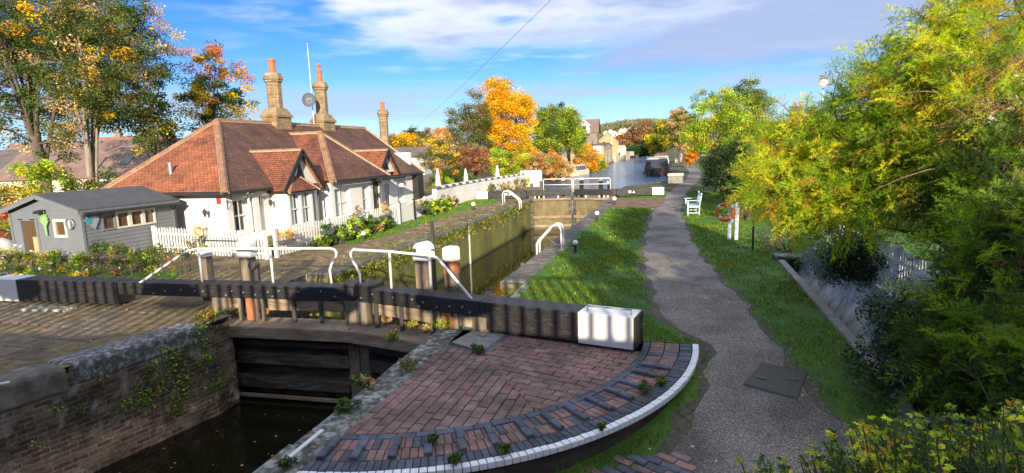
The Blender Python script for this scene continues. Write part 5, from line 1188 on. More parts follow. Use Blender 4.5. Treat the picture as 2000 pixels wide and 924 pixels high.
b = MB(); b.box(-.28, .30, 1.12, 1.16, 1.0, 1.05); b.box(-.28, -.2, 1.12, 1.16, 1.05, 1.42); b.box(.02, .1, 1.12, 1.16, 1.05, 1.42); b.box(-.2, .02, 1.12, 1.16, 1.36, 1.42); b.box(-.2, .02, 1.12, 1.16, 1.2, 1.25); b.box(.22, .30, 1.12, 1.16, 1.05, 1.2); b.v = [(x, y-.02-(1.5-z)*.55+.28, z) for x, y, z in b.v]; b.build('white_badge', M['white'], nb)
narrowboat(-2.3, 84, R(1), 2.4, 15, 'second moored boat with cream cabin and red roof, just behind the big dark boat', M['hull'], M['creampaint'], paint('redroof', (.35, .07, .04), .5), False)
narrowboat(-2.6, 103, R(2), 2.2, 15, 'third moored boat with a green cabin further up the right bank', M['hull'], M['boatgreen'], M['creampaint'], False)
narrowboat(-10.8, 167, R(50), 2.2, 14, 'distant grey boat lying across the view at the canal bend', M['hull'], paint('boatgrey', (.3, .32, .3), .5), M['creampaint'], False)
narrowboat(-16.5, 170, R(60), 2.2, 13, 'distant blue-grey boat at the left of the canal bend', M['hull'], paint('boatblue', (.1, .15, .22), .5), M['creampaint'], False)
# small cream cabin cruiser on the left bank
p = G(1112, 343, -.22); t = empty('cabin_cruiser', (p[0]+.2, p[1]-1.0, -.22), R(-14), 'small cream cabin cruiser with slanting side windows moored at the left bank', 'boat'); t.scale = (.85, .75, .85)
b = MB(); st = [(0, .75, .55), (1.5, 1, .55), (5.5, 1, .6), (7, .35, .8)]
for (a0, w0, z0), (a1, w1, z1) in zip(st, st[1:]): b.hexa([(-1.0*w0, a0, -.1), (1.0*w0, a0, -.1), (1.0*w1, a1, -.1), (-1.0*w1, a1, -.1)], [(-1.1*w0, a0, z0), (1.1*w0, a0, z0), (1.1*w1, a1, z1), (-1.1*w1, a1, z1)])
b.build('hull', M['creampaint'], t)
b = MB(); b.hexa([(-1, .4, .56), (1, .4, .56), (.9, 5.2, .56), (-.9, 5.2, .56)], [(-.72, .1, 1.55), (.72, .1, 1.55), (.62, 4.6, 1.5), (-.62, 4.6, 1.5)]); cb = b.build('cabin', M['whiteold'], t, bevel=.03)
for k in range(5):
    for s in (1, -1):
        yy_ = .55+k*.85; b = MB(); f = lambda u, w, q: (s*((1.0-.28*(w-.56)/.99)-.02*u/5+q), u-.3*(w-.56), w); b.hexa([f(yy_, .78, -.01), f(yy_+.62, .78, -.01), f(yy_+.62, 1.36, -.01), f(yy_, 1.36, -.01)], [f(yy_, .78, .015), f(yy_+.62, .78, .015), f(yy_+.62, 1.36, .015), f(yy_, 1.36, .015)]); b.build('window', M['glass'], cb)
b = MB(); b.hexa([(-.6, .28, .75), (.6, .28, .75), (.6, .3, .75), (-.6, .3, .75)], [(-.5, .1, 1.4), (.5, .1, 1.4), (.5, .12, 1.4), (-.5, .12, 1.4)]); b.build('rear_window', M['glass'], cb)

# ================================================================== BUILDINGS
M['slate'] = rough_mat('slate', [(.3, (.075, .06, .058)), (.7, (.16, .13, .12))], 1.2, .8, 9, .02, det=8); M['browntile'] = rough_mat('browntile', [(.3, (.14, .085, .07)), (.7, (.24, .16, .135))], 1.1, .85, 8, .02, det=8)
M['redtile'] = rough_mat('redtile', [(.3, (.24, .10, .06)), (.7, (.36, .17, .11))], 1.1, .85, 8, .02, det=8)
M['stock'] = brick_mat('stock_brick', (.44, .32, .15), (.34, .24, .11), (.38, .33, .25), 'xz', .225, .075, .01, .004, ((.3, (.7, .7, .65)), (.6, (1.1, 1.05, 1))), .7, noisec=.4)
M['greybrick'] = rough_mat('greybrick', [(.3, (.14, .12, .10)), (.7, (.27, .23, .19))], 1.3, .9, 10, .01, det=8)
M['creamwall'] = rough_mat('creamwall', [(.3, (.48, .43, .33)), (.7, (.62, .56, .44))], .8, .9, 10, .005, det=6)
def building(name, label, cx, cy, w, d, rz, ze_, zr_, wallm, roofm, axis='x', wins=(), chim=(), z0=-1.2, over=.3, cat='house', verge=None):
    """ridge along local x or y"""
    t = empty(name, (cx, cy, z0), rz, label, cat); hw, hd = w/2, d/2; E, Rz = ze_-z0, zr_-z0
    b = MB(); b.box(-hw, hw, -hd, hd, 0, E)
    if axis == 'x': b.hexa([(-hw, -hd, E+.001), (-hw, hd, E+.001), (-hw, 0, Rz-.08)], [(hw, -hd, E+.001), (hw, hd, E+.001), (hw, 0, Rz-.08)])
    else: b.hexa([(-hw, -hd, E+.001), (hw, -hd, E+.001), (0, -hd, Rz-.08)], [(-hw, hd, E+.001), (hw, hd, E+.001), (0, hd, Rz-.08)])
    wl_ = b.build('wall', wallm, t); b = MB(); th = .12
    for s in (-1, 1):
        if axis == 'x': sl = (Rz-E)/hd; q = [(-hw-over, s*(hd+over), E-sl*over), (hw+over, s*(hd+over), E-sl*over), (hw+over, 0, Rz), (-hw-over, 0, Rz)]
        else: sl = (Rz-E)/hw; q = [(s*(hw+over), -hd-over, E-sl*over), (s*(hw+over), hd+over, E-sl*over), (0, hd+over, Rz), (0, -hd-over, Rz)]
        b.hexa(q, [(x, y, z+th) for x, y, z in q])
    rf = b.build('roof', roofm, t)
    if verge:
        for s in (-1, 1):
            for e in (-1, 1):
                b = MB()
                if axis == 'y': b.beam((s*(hw+over), e*(hd+over+.03), E-(Rz-E)/hw*over-.06), (0, e*(hd+over+.03), Rz-.06), .06, .28)
                else: b.beam((e*(hw+over+.03), s*(hd+over), E-(Rz-E)/hd*over-.06), (e*(hw+over+.03), 0, Rz-.06), .06, .28)
                b.build('bargeboard', verge, t)
    for side, u, z, ww, hh in wins:
        b = MB(); g = MB()
        if side in ('-y', '+y'):
            s = -1 if side == '-y' else 1; yy_ = s*hd; b.box(u-ww/2, u+ww/2, yy_-.04, yy_+.04, z-z0, z-z0+hh); g.box(u-ww/2+.09, u+ww/2-.09, yy_-.055, yy_+.055, z-z0+.09, z-z0+hh-.09)
        else:
            s = 1 if side == '+x' else -1; xx = s*hw; b.box(xx-.04, xx+.04, u-ww/2, u+ww/2, z-z0, z-z0+hh); g.box(xx-.055, xx+.055, u-ww/2+.09, u+ww/2-.09, z-z0+.09, z-z0+hh-.09)
        o = b.build('window', M['white'], t); g.build('pane', M['glass'], o)
    for u, v, zt_ in chim:
        b = MB(); b.box(u-.45, u+.45, v-.3, v+.3, E, zt_-z0); b.box(u-.5, u+.5, v-.35, v+.35, zt_-z0+.002, zt_-z0+.12); ch = b.build('chimney', M['greybrick'], rf)
        b = MB()
        for du in (-.22, .22): b.lathe((u+du, v, zt_-z0+.12), [(.11, 0), (.09, .4), (.11, .42)], 8)
        b.build('chimney_pot', M['pot'], ch)
    return t
# left background
def A3(x, y, D): return atD(x, y, D)
p = A3(240, 342, 44); ze1 = p[2]; pr = A3(240, 282, 50)
t = building('bungalow', 'brown-tiled bungalow with a steel flue and skylight behind the left trees', pr[0]-1.5, pr[1], 13, 9, YAW+R(2), ze1, pr[2]+.3, M['creamwall'], M['browntile'], 'x', [('-y', 2, ze1-1.4, 1.2, 1.0), ('-y', -3, ze1-1.4, 1.2, 1.0)], cat='bungalow')
b = MB(); E_ = ze1+1.2; b.tube([(1.2, -3.9, E_+.2), (1.2, -3.9, E_+1.9)], .1, 10); b.build('flue', M['galv'], t); b = MB()
sl = (pr[2]+.3-ze1)/4.5; zz = lambda y: E_+(y+4.5)*sl+.16
b.hexa([(2.7, -3.5, zz(-3.5)), (3.5, -3.5, zz(-3.5)), (3.5, -2.4, zz(-2.4)), (2.7, -2.4, zz(-2.4))], [(2.7, -3.5, zz(-3.5)+.06), (3.5, -3.5, zz(-3.5)+.06), (3.5, -2.4, zz(-2.4)+.06), (2.7, -2.4, zz(-2.4)+.06)]); b.build('skylight', M['glass'], t)
p = A3(45, 330, 52); pr = A3(30, 306, 56)
building('bungalow', 'grey slate-roofed house with pale blue gable at the far left edge', p[0], p[1]+3, 11, 8, YAW+R(8), p[2], pr[2]+.5, paint('bluewash', (.50, .58, .68), .8), M['slate'], 'x', [('-y', 3.6, p[2]-1.5, 1.1, 1.1)])
p = A3(95, 300, 75); building('terraced_house', 'orange-brown roofed house glimpsed between the two left trunks', p[0], p[1], 9, 8, YAW, p[2]-1.8, p[2]+1.4, M['greybrick'], M['browntile'], 'x')
p = A3(262, 290, 80); building('terraced_house', 'distant house with paired chimney stacks above the brown bungalow roof', p[0], p[1], 11, 9, YAW, p[2]-1, p[2]+1.6, M['creamwall'], M['redtile'], 'x', chim=[(-2, 0, p[2]+2.6), (1.5, 0, p[2]+2.4)])
p = A3(800, 303, 85); building('outbuilding', 'grey-roofed white outbuilding beyond the far end of the cottage', p[0], p[1], 5.5, 5, YAW-R(5), p[2]-.2, p[2]+1.1, M['whitewash'], M['slate'], 'x', cat='outbuilding')
# canalside buildings
p = A3(1143, 292, 112); sc_ = 112/FPX
building('canalside_pub', 'tall gabled canalside house with brown tiled roof and white dormer', p[0]-1.6, p[1]+3, 7.5, 7.0, YAW*.3, A3(1143, 258, 112)[2], A3(1143, 235, 115)[2], M['greybrick'], M['browntile'], 'x', [('-y', 1.2, 1.5, 1, 1.4), ('-y', 3.1, 1.5, 1, 1.4), ('-y', -1, 1.5, 1, 1.4)], verge=M['black'])
p2 = A3(1137, 250, 106); t = building('dormer', 'white gabled dormer on the canalside house roof', p2[0], p2[1]+3, 2.0, 5, YAW*.3, p2[2]+.6, p2[2]+1.5, M['white'], M['browntile'], 'y', [('-y', 0, p2[2]-.5, 1.1, .9)], z0=p2[2]-1.0, over=.2, cat='dormer', verge=M['white'])
pub = [o for o in COL.objects if o.name.startswith('canalside_pub')][0]
t.parent = pub; t.matrix_parent_inverse = Matrix.LocRotScale(Vector(pub.location), pub.rotation_euler, None).inverted()
for k_ in ('label', 'category'): del t[k_]
for c_ in list(t.children):
    for g_ in list(c_.children): pass
building('yellow_hall', 'low yellow brick hall with tall narrow windows standing at the canal edge', -16.6, 115.5, 6.4, 14, 0, 3.4, 3.9, M['stock'], M['slate'], 'x', [('+x', -5+k*2.5, .3, .9, 2.2) for k in range(5)], over=.1, cat='hall')
p = A3(1182, 290, 132); building('yellow_gable_house', 'plain yellow brick gable end rising behind the low hall', p[0], p[1]+4, 5.0, 8, R(8), p[2]+1.6, A3(1184, 259, 132)[2], M['stock'], M['slate'], 'y', over=.1)
p = A3(1210, 300, 140); building('stone_store', 'small pale stone store with broken wall top on the left bank', p[0], p[1], 2.6, 10, R(8), p[2]+1.2, p[2]+1.9, M['creamwall'], M['creamwall'], 'x', [('-y', -.3, p[2]-.6, .7, 1)], over=.05, cat='store')
b = MB(); p0, p1 = G(1200, 317, -.2), G(1229, 310, -.2); b.beam((p0[0], p0[1], .4), (p1[0], p1[1], .4), .4, 1.6); tag(b.build('quay_wall', M['creamwall']), 'low pale stone quay wall along the left bank at the bend', 'quay wall')
p = A3(1222, 300, 150); b = MB(); b.rbox((p[0], p[1]), 1.6, .5, -1, p[2]+.1, 0, .05); tag(b.build('brick_pier', M['redtile']), 'short red brick pier at the end of the quay wall', 'brick pier')
# pub sign and lamp post
p = A3(1167, 322, 102); t = empty('pub_sign', (p[0], p[1], 0), R(10), 'white hanging sign board on a post by the yellow hall', 'sign'); zt_ = A3(1167, 285, 102)[2]
b = MB(); b.tube([(-.9, 0, -.2), (-.9, 0, zt_+1)], .07, 6); b.tube([(-.9, 0, zt_+.1), (.8, 0, zt_+.1)], .04, 5); b.build('post', M['black'], t); b = MB(); b.box(-.75, .7, -.05, .05, zt_-1.3, zt_); bo = b.build('board', M['white'], t)
b = MB()
for k in range(3): b.box(-.55, .5, -.06, -.052, zt_-.35-k*.36, zt_-.22-k*.36)
b.build('lettering_band', M['wallcap'], bo)
p = A3(1195, 300, 125); t = empty('lamp_post', (p[0], p[1], 0), 0, 'tall white lamp post in front of the yellow gable house', 'lamp post'); zt_ = A3(1195, 263, 125)[2]; b = MB(); b.tube([(0, 0, 0), (0, 0, zt_)], [.1, .06], 8); b.build('pole', M['white'], t)
b = MB(); b.sphere((0, 0, zt_+.25), .42, 12, 8, .9); b.build('lamp_globe', M['globe'], t, smooth=True)
p = G(1222, 307, -.2); t = empty('lamp_post', (p[0]+.5, 150, 0), 0, 'short dark post with white globe at the end of the quay wall', 'lamp post'); b = MB(); b.tube([(0, 0, -.3), (0, 0, 1.9)], .06, 6); b.build('pole', M['black'], t); b = MB(); b.sphere((0, 0, 2.1), .28, 10, 8); b.build('lamp_globe', M['globe'], t, smooth=True)
# house behind the tamarisk on the right
p = A3(1690, 300, 27); ezR = A3(1655, 176, 27); 
building('side_house', 'white-eaved house with tiled roof mostly hidden behind the tamarisk', p[0]+3.6, p[1]+2.5, 8, 12, R(-8), 2.6, 6.6, M['creamwall'], M['browntile'], 'y', [('-y', -1.8, 1.2, 1.3, 1.2), ('-x', -1, 1, 1.2, 1.2)], [(-1.5, 4.5, 6.8)], z0=0, verge=M['white'])
p = A3(1609, 161, 24); t = empty('satellite_dish', (p[0], p[1], p[2]-1.2), 0, 'grey satellite dish on a short pole above the tamarisk', 'satellite dish')
b = MB(); b.tube([(0, 0.05, -1.6), (0, 0.05, 1.5)], .035, 7); b.build('pole', M['galv'], t); b = MB(); n_ = Vector((.2, -.95, .2)).normalized(); s1 = n_.cross(Vector((0, 0, 1))).normalized(); s2 = n_.cross(s1)
for r, dd in [(0, .07), (.15, .045), (.24, .0), (.28, -.03)]:
    for k in range(18): a_ = 2*math.pi*k/18; b.v.append(tuple(Vector((0, -.05, 1.2))-n_*dd+s1*max(r, .004)*math.cos(a_)+s2*max(r, .004)*math.sin(a_)))
for i in range(3):
    for k in range(18): b.add((i*18+k, i*18+(k+1) % 18, (i+1)*18+(k+1) % 18, (i+1)*18+k))
b.build('dish', M['galv'], t)
p = A3(1568, 200, 50); building('brick_house', 'red-roofed brick house with one chimney, mostly hidden behind the tamarisk top', p[0]+3, p[1]+2, 9, 7, R(-10), 3.4, p[2]-1.6, M['greybrick'], M['redtile'], 'x', [('-y', -2.5, 1.0, 1.2, 1.2), ('-y', 1.8, 1.0, 1.2, 1.2)], [(-3.0, 0, p[2]-.3)], z0=0)
# pale blue conservatory seen through the tamarisk
p = A3(1932, 312, 16); t = empty('greenhouse', (p[0], p[1], .3), R(-20), 'pale blue-white glazed garden frame glimpsed through the tamarisk on the right', 'greenhouse')
b = MB(); zt_ = p[2]+.25-.3; b.box(-.7, .9, 0, 1.2, 0, zt_*.6); b.build('base', M['paleblue'], t); b = MB(); b.hexa([(-.7, 0, zt_*.6), (.9, 0, zt_*.6), (.9, 1.2, zt_*.6), (-.7, 1.2, zt_*.6)], [(-.5, .5, zt_), (.9, .5, zt_), (.9, .6, zt_), (-.5, .6, zt_)]); b.build('glazed_roof', M['paleblue'], t)
# person far up the towpath
p = G(1330, 317, 0); SK = [((0, 0, .95), .13), ((0, 0, 1.2), .15), ((0, 0, 1.42), .12), ((0, 0, 1.52), .055), ((0, 0, 1.62), .09), ((0, 0, 1.72), .085)]
me = bpy.data.meshes.new('person'); J = [(0, 0, .95), (0, 0, 1.2), (0, 0, 1.42), (0, 0, 1.52), (0, .01, 1.64), (.09, 0, .9), (.1, -.12, .5), (.1, -.05, .06), (-.09, 0, .9), (-.1, .1, .5), (-.1, .25, .1), (.18, 0, 1.4), (.22, .08, 1.12), (.22, -.05, .88), (-.18, 0, 1.4), (-.22, -.08, 1.12), (-.22, -.18, .9), (.1, -.15, .03), (-.1, .17, .05)]
ED = [(0, 1), (1, 2), (2, 3), (3, 4), (0, 5), (5, 6), (6, 7), (0, 8), (8, 9), (9, 10), (2, 11), (11, 12), (12, 13), (2, 14), (14, 15), (15, 16), (7, 17), (10, 18)]
RD = [.14, .13, .14, .055, .10, .09, .07, .045, .09, .07, .045, .06, .045, .035, .06, .045, .035, .035, .035]
me.from_pydata(J, ED, []); o = bpy.data.objects.new('person', me); COL.objects.link(o); o.location = (p[0], p[1], 0); o.rotation_euler = (0, 0, R(180)); sk = o.modifiers.new('skin', 'SKIN')
for i, v in enumerate(me.skin_vertices[0].data if me.skin_vertices else []): v.radius = (RD[i], RD[i])
if not me.skin_vertices:
    bm = bmesh.new(); bm.from_mesh(me); ly = bm.verts.layers.skin.verify()
    for i, v in enumerate(bm.verts): v[ly].radius = (RD[i], RD[i]); v[ly].use_root = (i == 0)
    bm.to_mesh(me); bm.free()
o.modifiers.new('sub', 'SUBSURF').levels = 1; o.modifiers['sub'].render_levels = 2
me.materials.append(paint('pinkcoat', (.55, .32, .34), .8)); tag(o, 'tiny figure in pink coat walking far up the towpath', 'person')

# ================================================================== THE BRIDGE BEHIND (throws the striped shade)
t = empty('bridge_parapet', (-4, -1.6, 0), 0, 'brick bridge parapet with iron railings crossing the tail of the lock', 'bridge')
PZ = lambda x: float(np.interp(x, [-30, -3.2, 1.0, 30], [2.70, 2.72, 3.25, 3.25]))
b = MB(); xs_ = [-22, -3.2, 1.0, 16]
for x0, x1 in zip(xs_, xs_[1:]): b.hexa([(x0, -.35, -1.5), (x1, -.35, -1.5), (x1, 0, -1.5), (x0, 0, -1.5)], [(x0, -.35, PZ(x0)), (x1, -.35, PZ(x1)), (x1, 0, PZ(x1)), (x0, 0, PZ(x0))])
b.build('parapet', M['quadwall'], t)
RT = lambda x: 4.55
b = MB(); x = -22.
while x < 16: b.box(x-.042, x+.042, -.2, -.165, PZ(x), RT(x)); x += .27
b.build('railings', M['black'], t)
b = MB()
for x0, x1 in zip(xs_, xs_[1:]): b.beam((x0, -.18, RT(x0)+.03), (x1, -.18, RT(x1)+.03), .08, .07)
b.build('top_rail', M['black'], t)
for x in (-10.5+4, -6.2+4, -2.5+4, .3+4):  # unseen discs added to the railing to cast oval shadows on the beams
    for x_ in (x,):
        b = MB(); z0 = 3.66 if x < 3 else 3.8; P = [(x_+.78*math.cos(R(a_)), z0+.33*math.sin(R(a_))) for a_ in range(0, 360, 12)]; b.hexa([(u, -.16, w) for u, w in P], [(u, -.13, w) for u, w in P]); b.build('shadow_disc', M['black'], t)

# ================================================================== VEGETATION
PAL = {
 'green': [(.045, .085, .015), (.07, .12, .02), (.03, .06, .012)],
 'darkgreen': [(.022, .042, .012), (.035, .06, .015), (.05, .075, .02)],
 'olive': [(.09, .10, .02), (.13, .13, .025), (.06, .075, .018)],
 'yellowgreen': [(.19, .24, .02), (.27, .30, .025), (.12, .17, .02)],
 'yellow': [(.50, .36, .015), (.58, .44, .02), (.40, .26, .01)],
 'gold': [(.62, .30, .012), (.70, .38, .018), (.52, .22, .01)],
 'orange': [(.52, .17, .015), (.60, .24, .02), (.40, .12, .012)],
 'rust': [(.25, .105, .045), (.32, .15, .06), (.18, .075, .035)],
 'brown': [(.19, .135, .075), (.24, .17, .09), (.14, .10, .055)],
 'straw': [(.42, .28, .12), (.50, .36, .17), (.34, .22, .08)],
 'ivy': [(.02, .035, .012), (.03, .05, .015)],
 'bluegrey': [(.17, .23, .22), (.22, .29, .28), (.13, .18, .17)],
 'lime': [(.30, .42, .03), (.36, .50, .045), (.22, .34, .025)],
 'red': [(.45, .06, .03), (.55, .10, .04)], 'white': [(.75, .74, .7)], 'pink': [(.7, .25, .25)], 'maroon': [(.12, .035, .025), (.18, .06, .03)]}
for _k in PAL:
    if _k not in ('white', 'bluegrey', 'ivy', 'gold', 'yellow', 'orange'): PAL[_k] = [tuple(min(.8, x*1.45) for x in c_) for c_ in PAL[_k]]
PAL['gold'] = [(.78, .42, .015), (.82, .50, .02), (.68, .32, .015)]; PAL['yellow'] = [(.68, .50, .02), (.75, .58, .03), (.55, .38, .02)]; PAL['orange'] = [(.66, .22, .02), (.74, .30, .02), (.5, .16, .015)]
def pick(rs, mix, n):
    names = list(mix); w = np.array([mix[k] for k in names], float); w /= w.sum(); idx = rs.choice(len(names), n, p=w)
    out = np.empty((n, 3))
    for i, k in enumerate(names):
        s = idx == i; P = np.array(PAL[k]); out[s] = P[rs.integers(0, len(P), s.sum())]
    return out
def quads(rs, pos, size, col, flat=.35, asp=.6, dirv=None):
    """one leaf quad (kite) per position"""
    n = len(pos); size = np.broadcast_to(size, (n,))*rs.uniform(.65, 1.3, n)
    nrm = rs.normal(size=(n, 3)); nrm[:, 2] = np.abs(nrm[:, 2])+flat; nrm /= np.linalg.norm(nrm, axis=1)[:, None]
    u = rs.normal(size=(n, 3)) if dirv is None else dirv+rs.normal(size=(n, 3))*.5
    u -= nrm*(u*nrm).sum(1)[:, None]; u /= np.linalg.norm(u, axis=1)[:, None]+1e-9; v = np.cross(nrm, u)
    a = size[:, None]; b_ = a*asp
    V = np.stack([pos-u*a*.5, pos+v*b_*.5-u*a*.05, pos+u*a*.5-nrm*a*.12, pos-v*b_*.5-u*a*.05], 1).reshape(-1, 3)
    return V, np.arange(4*n).reshape(n, 4), col
def join(parts):
    V, F, C = [], [], []; o = 0
    for v, f, c in parts: V.append(v); F.append(f+o); C.append(c); o += len(v)
    return np.concatenate(V), np.concatenate(F), np.concatenate(C)
def clump_leaves(rs, cen, rad, per, size, ccol, jit=.22, flat=.35, asp=.6):
    n = len(cen)*per; c = np.repeat(cen, per, 0); d = rs.normal(size=(n, 3)); d /= np.linalg.norm(d, axis=1)[:, None]; r = rs.uniform(0, 1, n)**.45
    p = c+d*(r[:, None])*np.repeat(rad, per, 0); col = np.repeat(ccol, per, 0)*np.clip(rs.normal(1, jit, (n, 1)), .45, 1.6)*np.clip(rs.normal(1, .07, (n, 3)), .7, 1.3)
    return quads(rs, p, size, np.clip(col, 0, .9), flat, asp)
def crown_points(rs, c, r, n, hollow=.45, bottom=-.75, noisy=.18):
    d = rs.normal(size=(n*3, 3)); d /= np.linalg.norm(d, axis=1)[:, None]; d = d[d[:, 2] > bottom][:n]
    ph = rs.uniform(0, 6.28, 6)
    lob = 1+noisy*(np.sin(d[:, 0]*4+ph[0])*np.cos(d[:, 1]*5+ph[1])+.7*np.sin(d[:, 2]*6+ph[2]+d[:, 0]*3))
    q = hollow+(1-hollow)*rs.uniform(0, 1, len(d))**.6
    return np.array(c)+d*np.array(r)*np.minimum(q*lob, 1.04)[:, None]
def tree(name, label, cat, base, height, crown_r, crown_c=None, mix=None, n_cl=90, per=60, cl_r=.6, leaf=.14, trunk_r=.22, limbs=7, group=None, seed=1, bark='bark', split=.25, top_mix=None, lean=(0, 0), extra_mix=None, hollow=.4, twigs=True, bottom=-.7, asp=.6, trunks=1, jit=.25):
    rs = np.random.default_rng(seed); base = np.array(base, float); t = empty(name, tuple(base), 0, label, cat, group)
    cr = np.array(crown_r, float); cc = np.array(crown_c if crown_c is not None else (0, 0, height-cr[2]), float)
    cen = crown_points(rs, cc, cr, n_cl, hollow, bottom)
    cen[:, 2] = np.maximum(cen[:, 2], .3)
    b = MB(); top_ = cc+np.array([0, 0, cr[2]*.35]); segs = []
    for k_ in range(trunks):
        off_ = np.array([rs.normal()*.25, rs.normal()*.25, 0]) if k_ else np.zeros(3); st = np.array([off_[0], off_[1], -.3]); tp = top_*np.array([1, 1, rs.uniform(.85, 1)])+(rs.normal(size=3)*cr*.25 if trunks > 1 else 0)
        N = 9; P = [st+(tp-st)*(i/(N-1))+np.array([math.sin(i*1.3+seed+k_*2), math.cos(i*1.7+seed+k_), 0])*trunk_r*.5*(i > 0) for i in range(N)]
        rr = [trunk_r*(1.25 if i == 0 else 1)*(1-.85*i/(N-1)) for i in range(N)]; b.tube(P, rr, 9); segs.append((P, rr))
    samples = [(P[i], rr[i]) for P, rr in segs for i in range(2, len(P))]
    for k in range(limbs):
        P, rr = segs[k % len(segs)]; s = split+(1-split)*rs.uniform(0, .75); i = int(s*(len(P)-2)); s0 = P[i]; d = rs.normal(size=3); d[2] = abs(d[2])*.6+.2; d /= np.linalg.norm(d)
        e = cc+d*cr*rs.uniform(.55, .85); m1 = s0+(e-s0)*.4+np.array([0, 0, .12*np.linalg.norm(e-s0)]); L = [s0, s0+(m1-s0)*.5, m1, m1+(e-m1)*.5+rs.normal(size=3)*.1*cl_r, e]
        r0 = rr[i]*.42; q = [r0, r0*.8, r0*.6, r0*.4, r0*.18]; b.tube(L, q, 6); samples += list(zip(L[1:], q[1:]))
    SP = np.array([s[0] for s in samples])
    if twigs:
        for c in cen[:: (1 if len(cen) < 140 else 2)]:
            dd = np.linalg.norm(SP-c, axis=1)+np.where(SP[:, 2] > c[2]+.3, 2, 0); i = int(dd.argmin()); s0 = SP[i]; r0 = min(.035*height/8, samples[i][1]*.5)
            mid = s0+(c-s0)*.55+np.array([0, 0, .1*dd[i]]); b.tube([s0, mid, c+rs.normal(size=3)*.1], [r0, r0*.6, r0*.2], 4, False)
    b.build('trunk', M[bark], t, smooth=True)
    cols = pick(rs, mix, len(cen))
    if top_mix: s = cen[:, 2] > cc[2]+cr[2]*.25; cols[s] = pick(rs, top_mix, int(s.sum()))
    # leaf colour is picked per clump, with another mix near the top
    rad = np.full((len(cen), 3), cl_r)*rs.uniform(.6, 1.35, (len(cen), 1))*np.array([1, 1, .72])
    V, F, C = clump_leaves(rs, cen, rad, per, leaf, cols, jit, asp=asp); np_mesh('crown', V, F, C, M['leaf'], t); return t
def bush(name, label, cat, base, r, mix, n_cl=40, per=60, cl_r=.25, leaf=.07, seed=1, group=None, par=None, parname='foliage', stems=True, flowers=None, flat=.35, hollow=.3, asp=.6, kind=None, zc=None):
    rs = np.random.default_rng(seed); t = empty(name, tuple(base), 0, label, cat, group, kind); r = np.array(r, float); c = np.array([0, 0, r[2]*.8 if zc is None else zc])
    cen = crown_points(rs, c, r, n_cl, hollow, -.8); cen[:, 2] = np.maximum(cen[:, 2], .06)
    cols = pick(rs, mix, len(cen)); rad = np.full((len(cen), 3), cl_r)*rs.uniform(.6, 1.3, (len(cen), 1)); rad = np.minimum(rad, np.maximum(cen[:, 2:3], .1)*1.3)
    V, F, C = clump_leaves(rs, cen, rad, per, leaf, cols, flat=flat, asp=asp); np_mesh(parname, V, F, C, M['leaf'], t)
    if stems:
        b = MB()
        for c_ in cen[::3]: b.tube([(c_[0]*.15, c_[1]*.15, 0), (c_[0]*.6, c_[1]*.6, c_[2]*.6), tuple(c_)], [.02, .013, .005], 4, False)
        b.build('stem', M['bark'], t)
    if flowers:
        fp = cen[rs.integers(0, len(cen), flowers[1])]+rs.normal(size=(flowers[1], 3))*cl_r*.6; fp[:, 2] = np.maximum(fp[:, 2], .08); d = fp-c; fp += d*.1
        V, F, C = clump_leaves(rs, fp, np.full((len(fp), 3), flowers[2]*.5), 7, flowers[2], pick(rs, {flowers[0]: 1}, len(fp)), .1); np_mesh('blossoms', V, F, C, M['leaf'], t)
    return t
def T(px, py_, D, hpx, **k):    # base pixel, depth, height in pixels -> base point and metres per pixel
    p = atD(px, py_, D); return p, D/FPX
# ---- big trees on the left
def big(px, ybase, D, x0, x1, y0, y1, z0=None, **k):
    """crown filling the photo box x0..x1, y0..y1 at depth D; trunk foot under (px, ybase)"""
    s = D/FPX; p = atD(px, ybase, D); c = atD((x0+x1)/2, (y0+y1)/2, D); r = ((x1-x0)/2*s, (x1-x0)/2*s*.85, (y1-y0)/2*s); z0 = -.4 if z0 is None else z0
    base = np.array([p[0], p[1], z0]); return dict(base=base, height=c[2]+r[2]-z0, crown_r=r, crown_c=c-base, **k)
tree('broadleaf_tree', 'huge dark-trunked tree with olive and yellow leaves at the far left edge', 'tree', **big(80, 340, 34, -130, 215, -190, 325, mix={'olive': 5, 'green': 2.4, 'yellow': .5, 'straw': 1.3, 'gold': .35}, n_cl=430, per=130, cl_r=.72, leaf=.15, trunk_r=.42, limbs=11, seed=4, split=.3, hollow=.15, jit=.3, bottom=-.97))
tree('broadleaf_tree', 'tall pale-trunked forked tree with green-gold leaves behind the shed and cottage', 'tree', **big(166, 345, 31, 60, 350, -60, 300, mix={'olive': 4.5, 'green': 2.5, 'yellow': .6, 'straw': 1.2, 'gold': .5, 'darkgreen': 1}, n_cl=400, per=130, cl_r=.62, leaf=.135, trunk_r=.24, limbs=12, seed=9, bark='palebark', split=.25, hollow=.15, jit=.3, trunks=2, bottom=-.97))
tree('maple_tree', 'ragged maple with orange and yellow leaves rising behind the cottage roof', 'tree', **big(410, 330, 40, 345, 492, 70, 300, mix={'green': 1.6, 'olive': 1.2, 'yellow': 1.2, 'gold': 1.0}, top_mix={'orange': 1.5, 'gold': 1, 'rust': .7, 'olive': .6}, n_cl=138, per=120, cl_r=.55, leaf=.15, trunk_r=.17, limbs=11, seed=18, bottom=-.95, hollow=.15, jit=.3))
tree('broadleaf_tree', 'small dark green tree between the forked tree and the cottage roof', 'tree', **big(300, 335, 36, 250, 350, 185, 300, mix={'darkgreen': 2, 'green': 2, 'olive': 1, 'yellow': .3}, n_cl=60, per=70, cl_r=.6, leaf=.17, trunk_r=.16, seed=14))
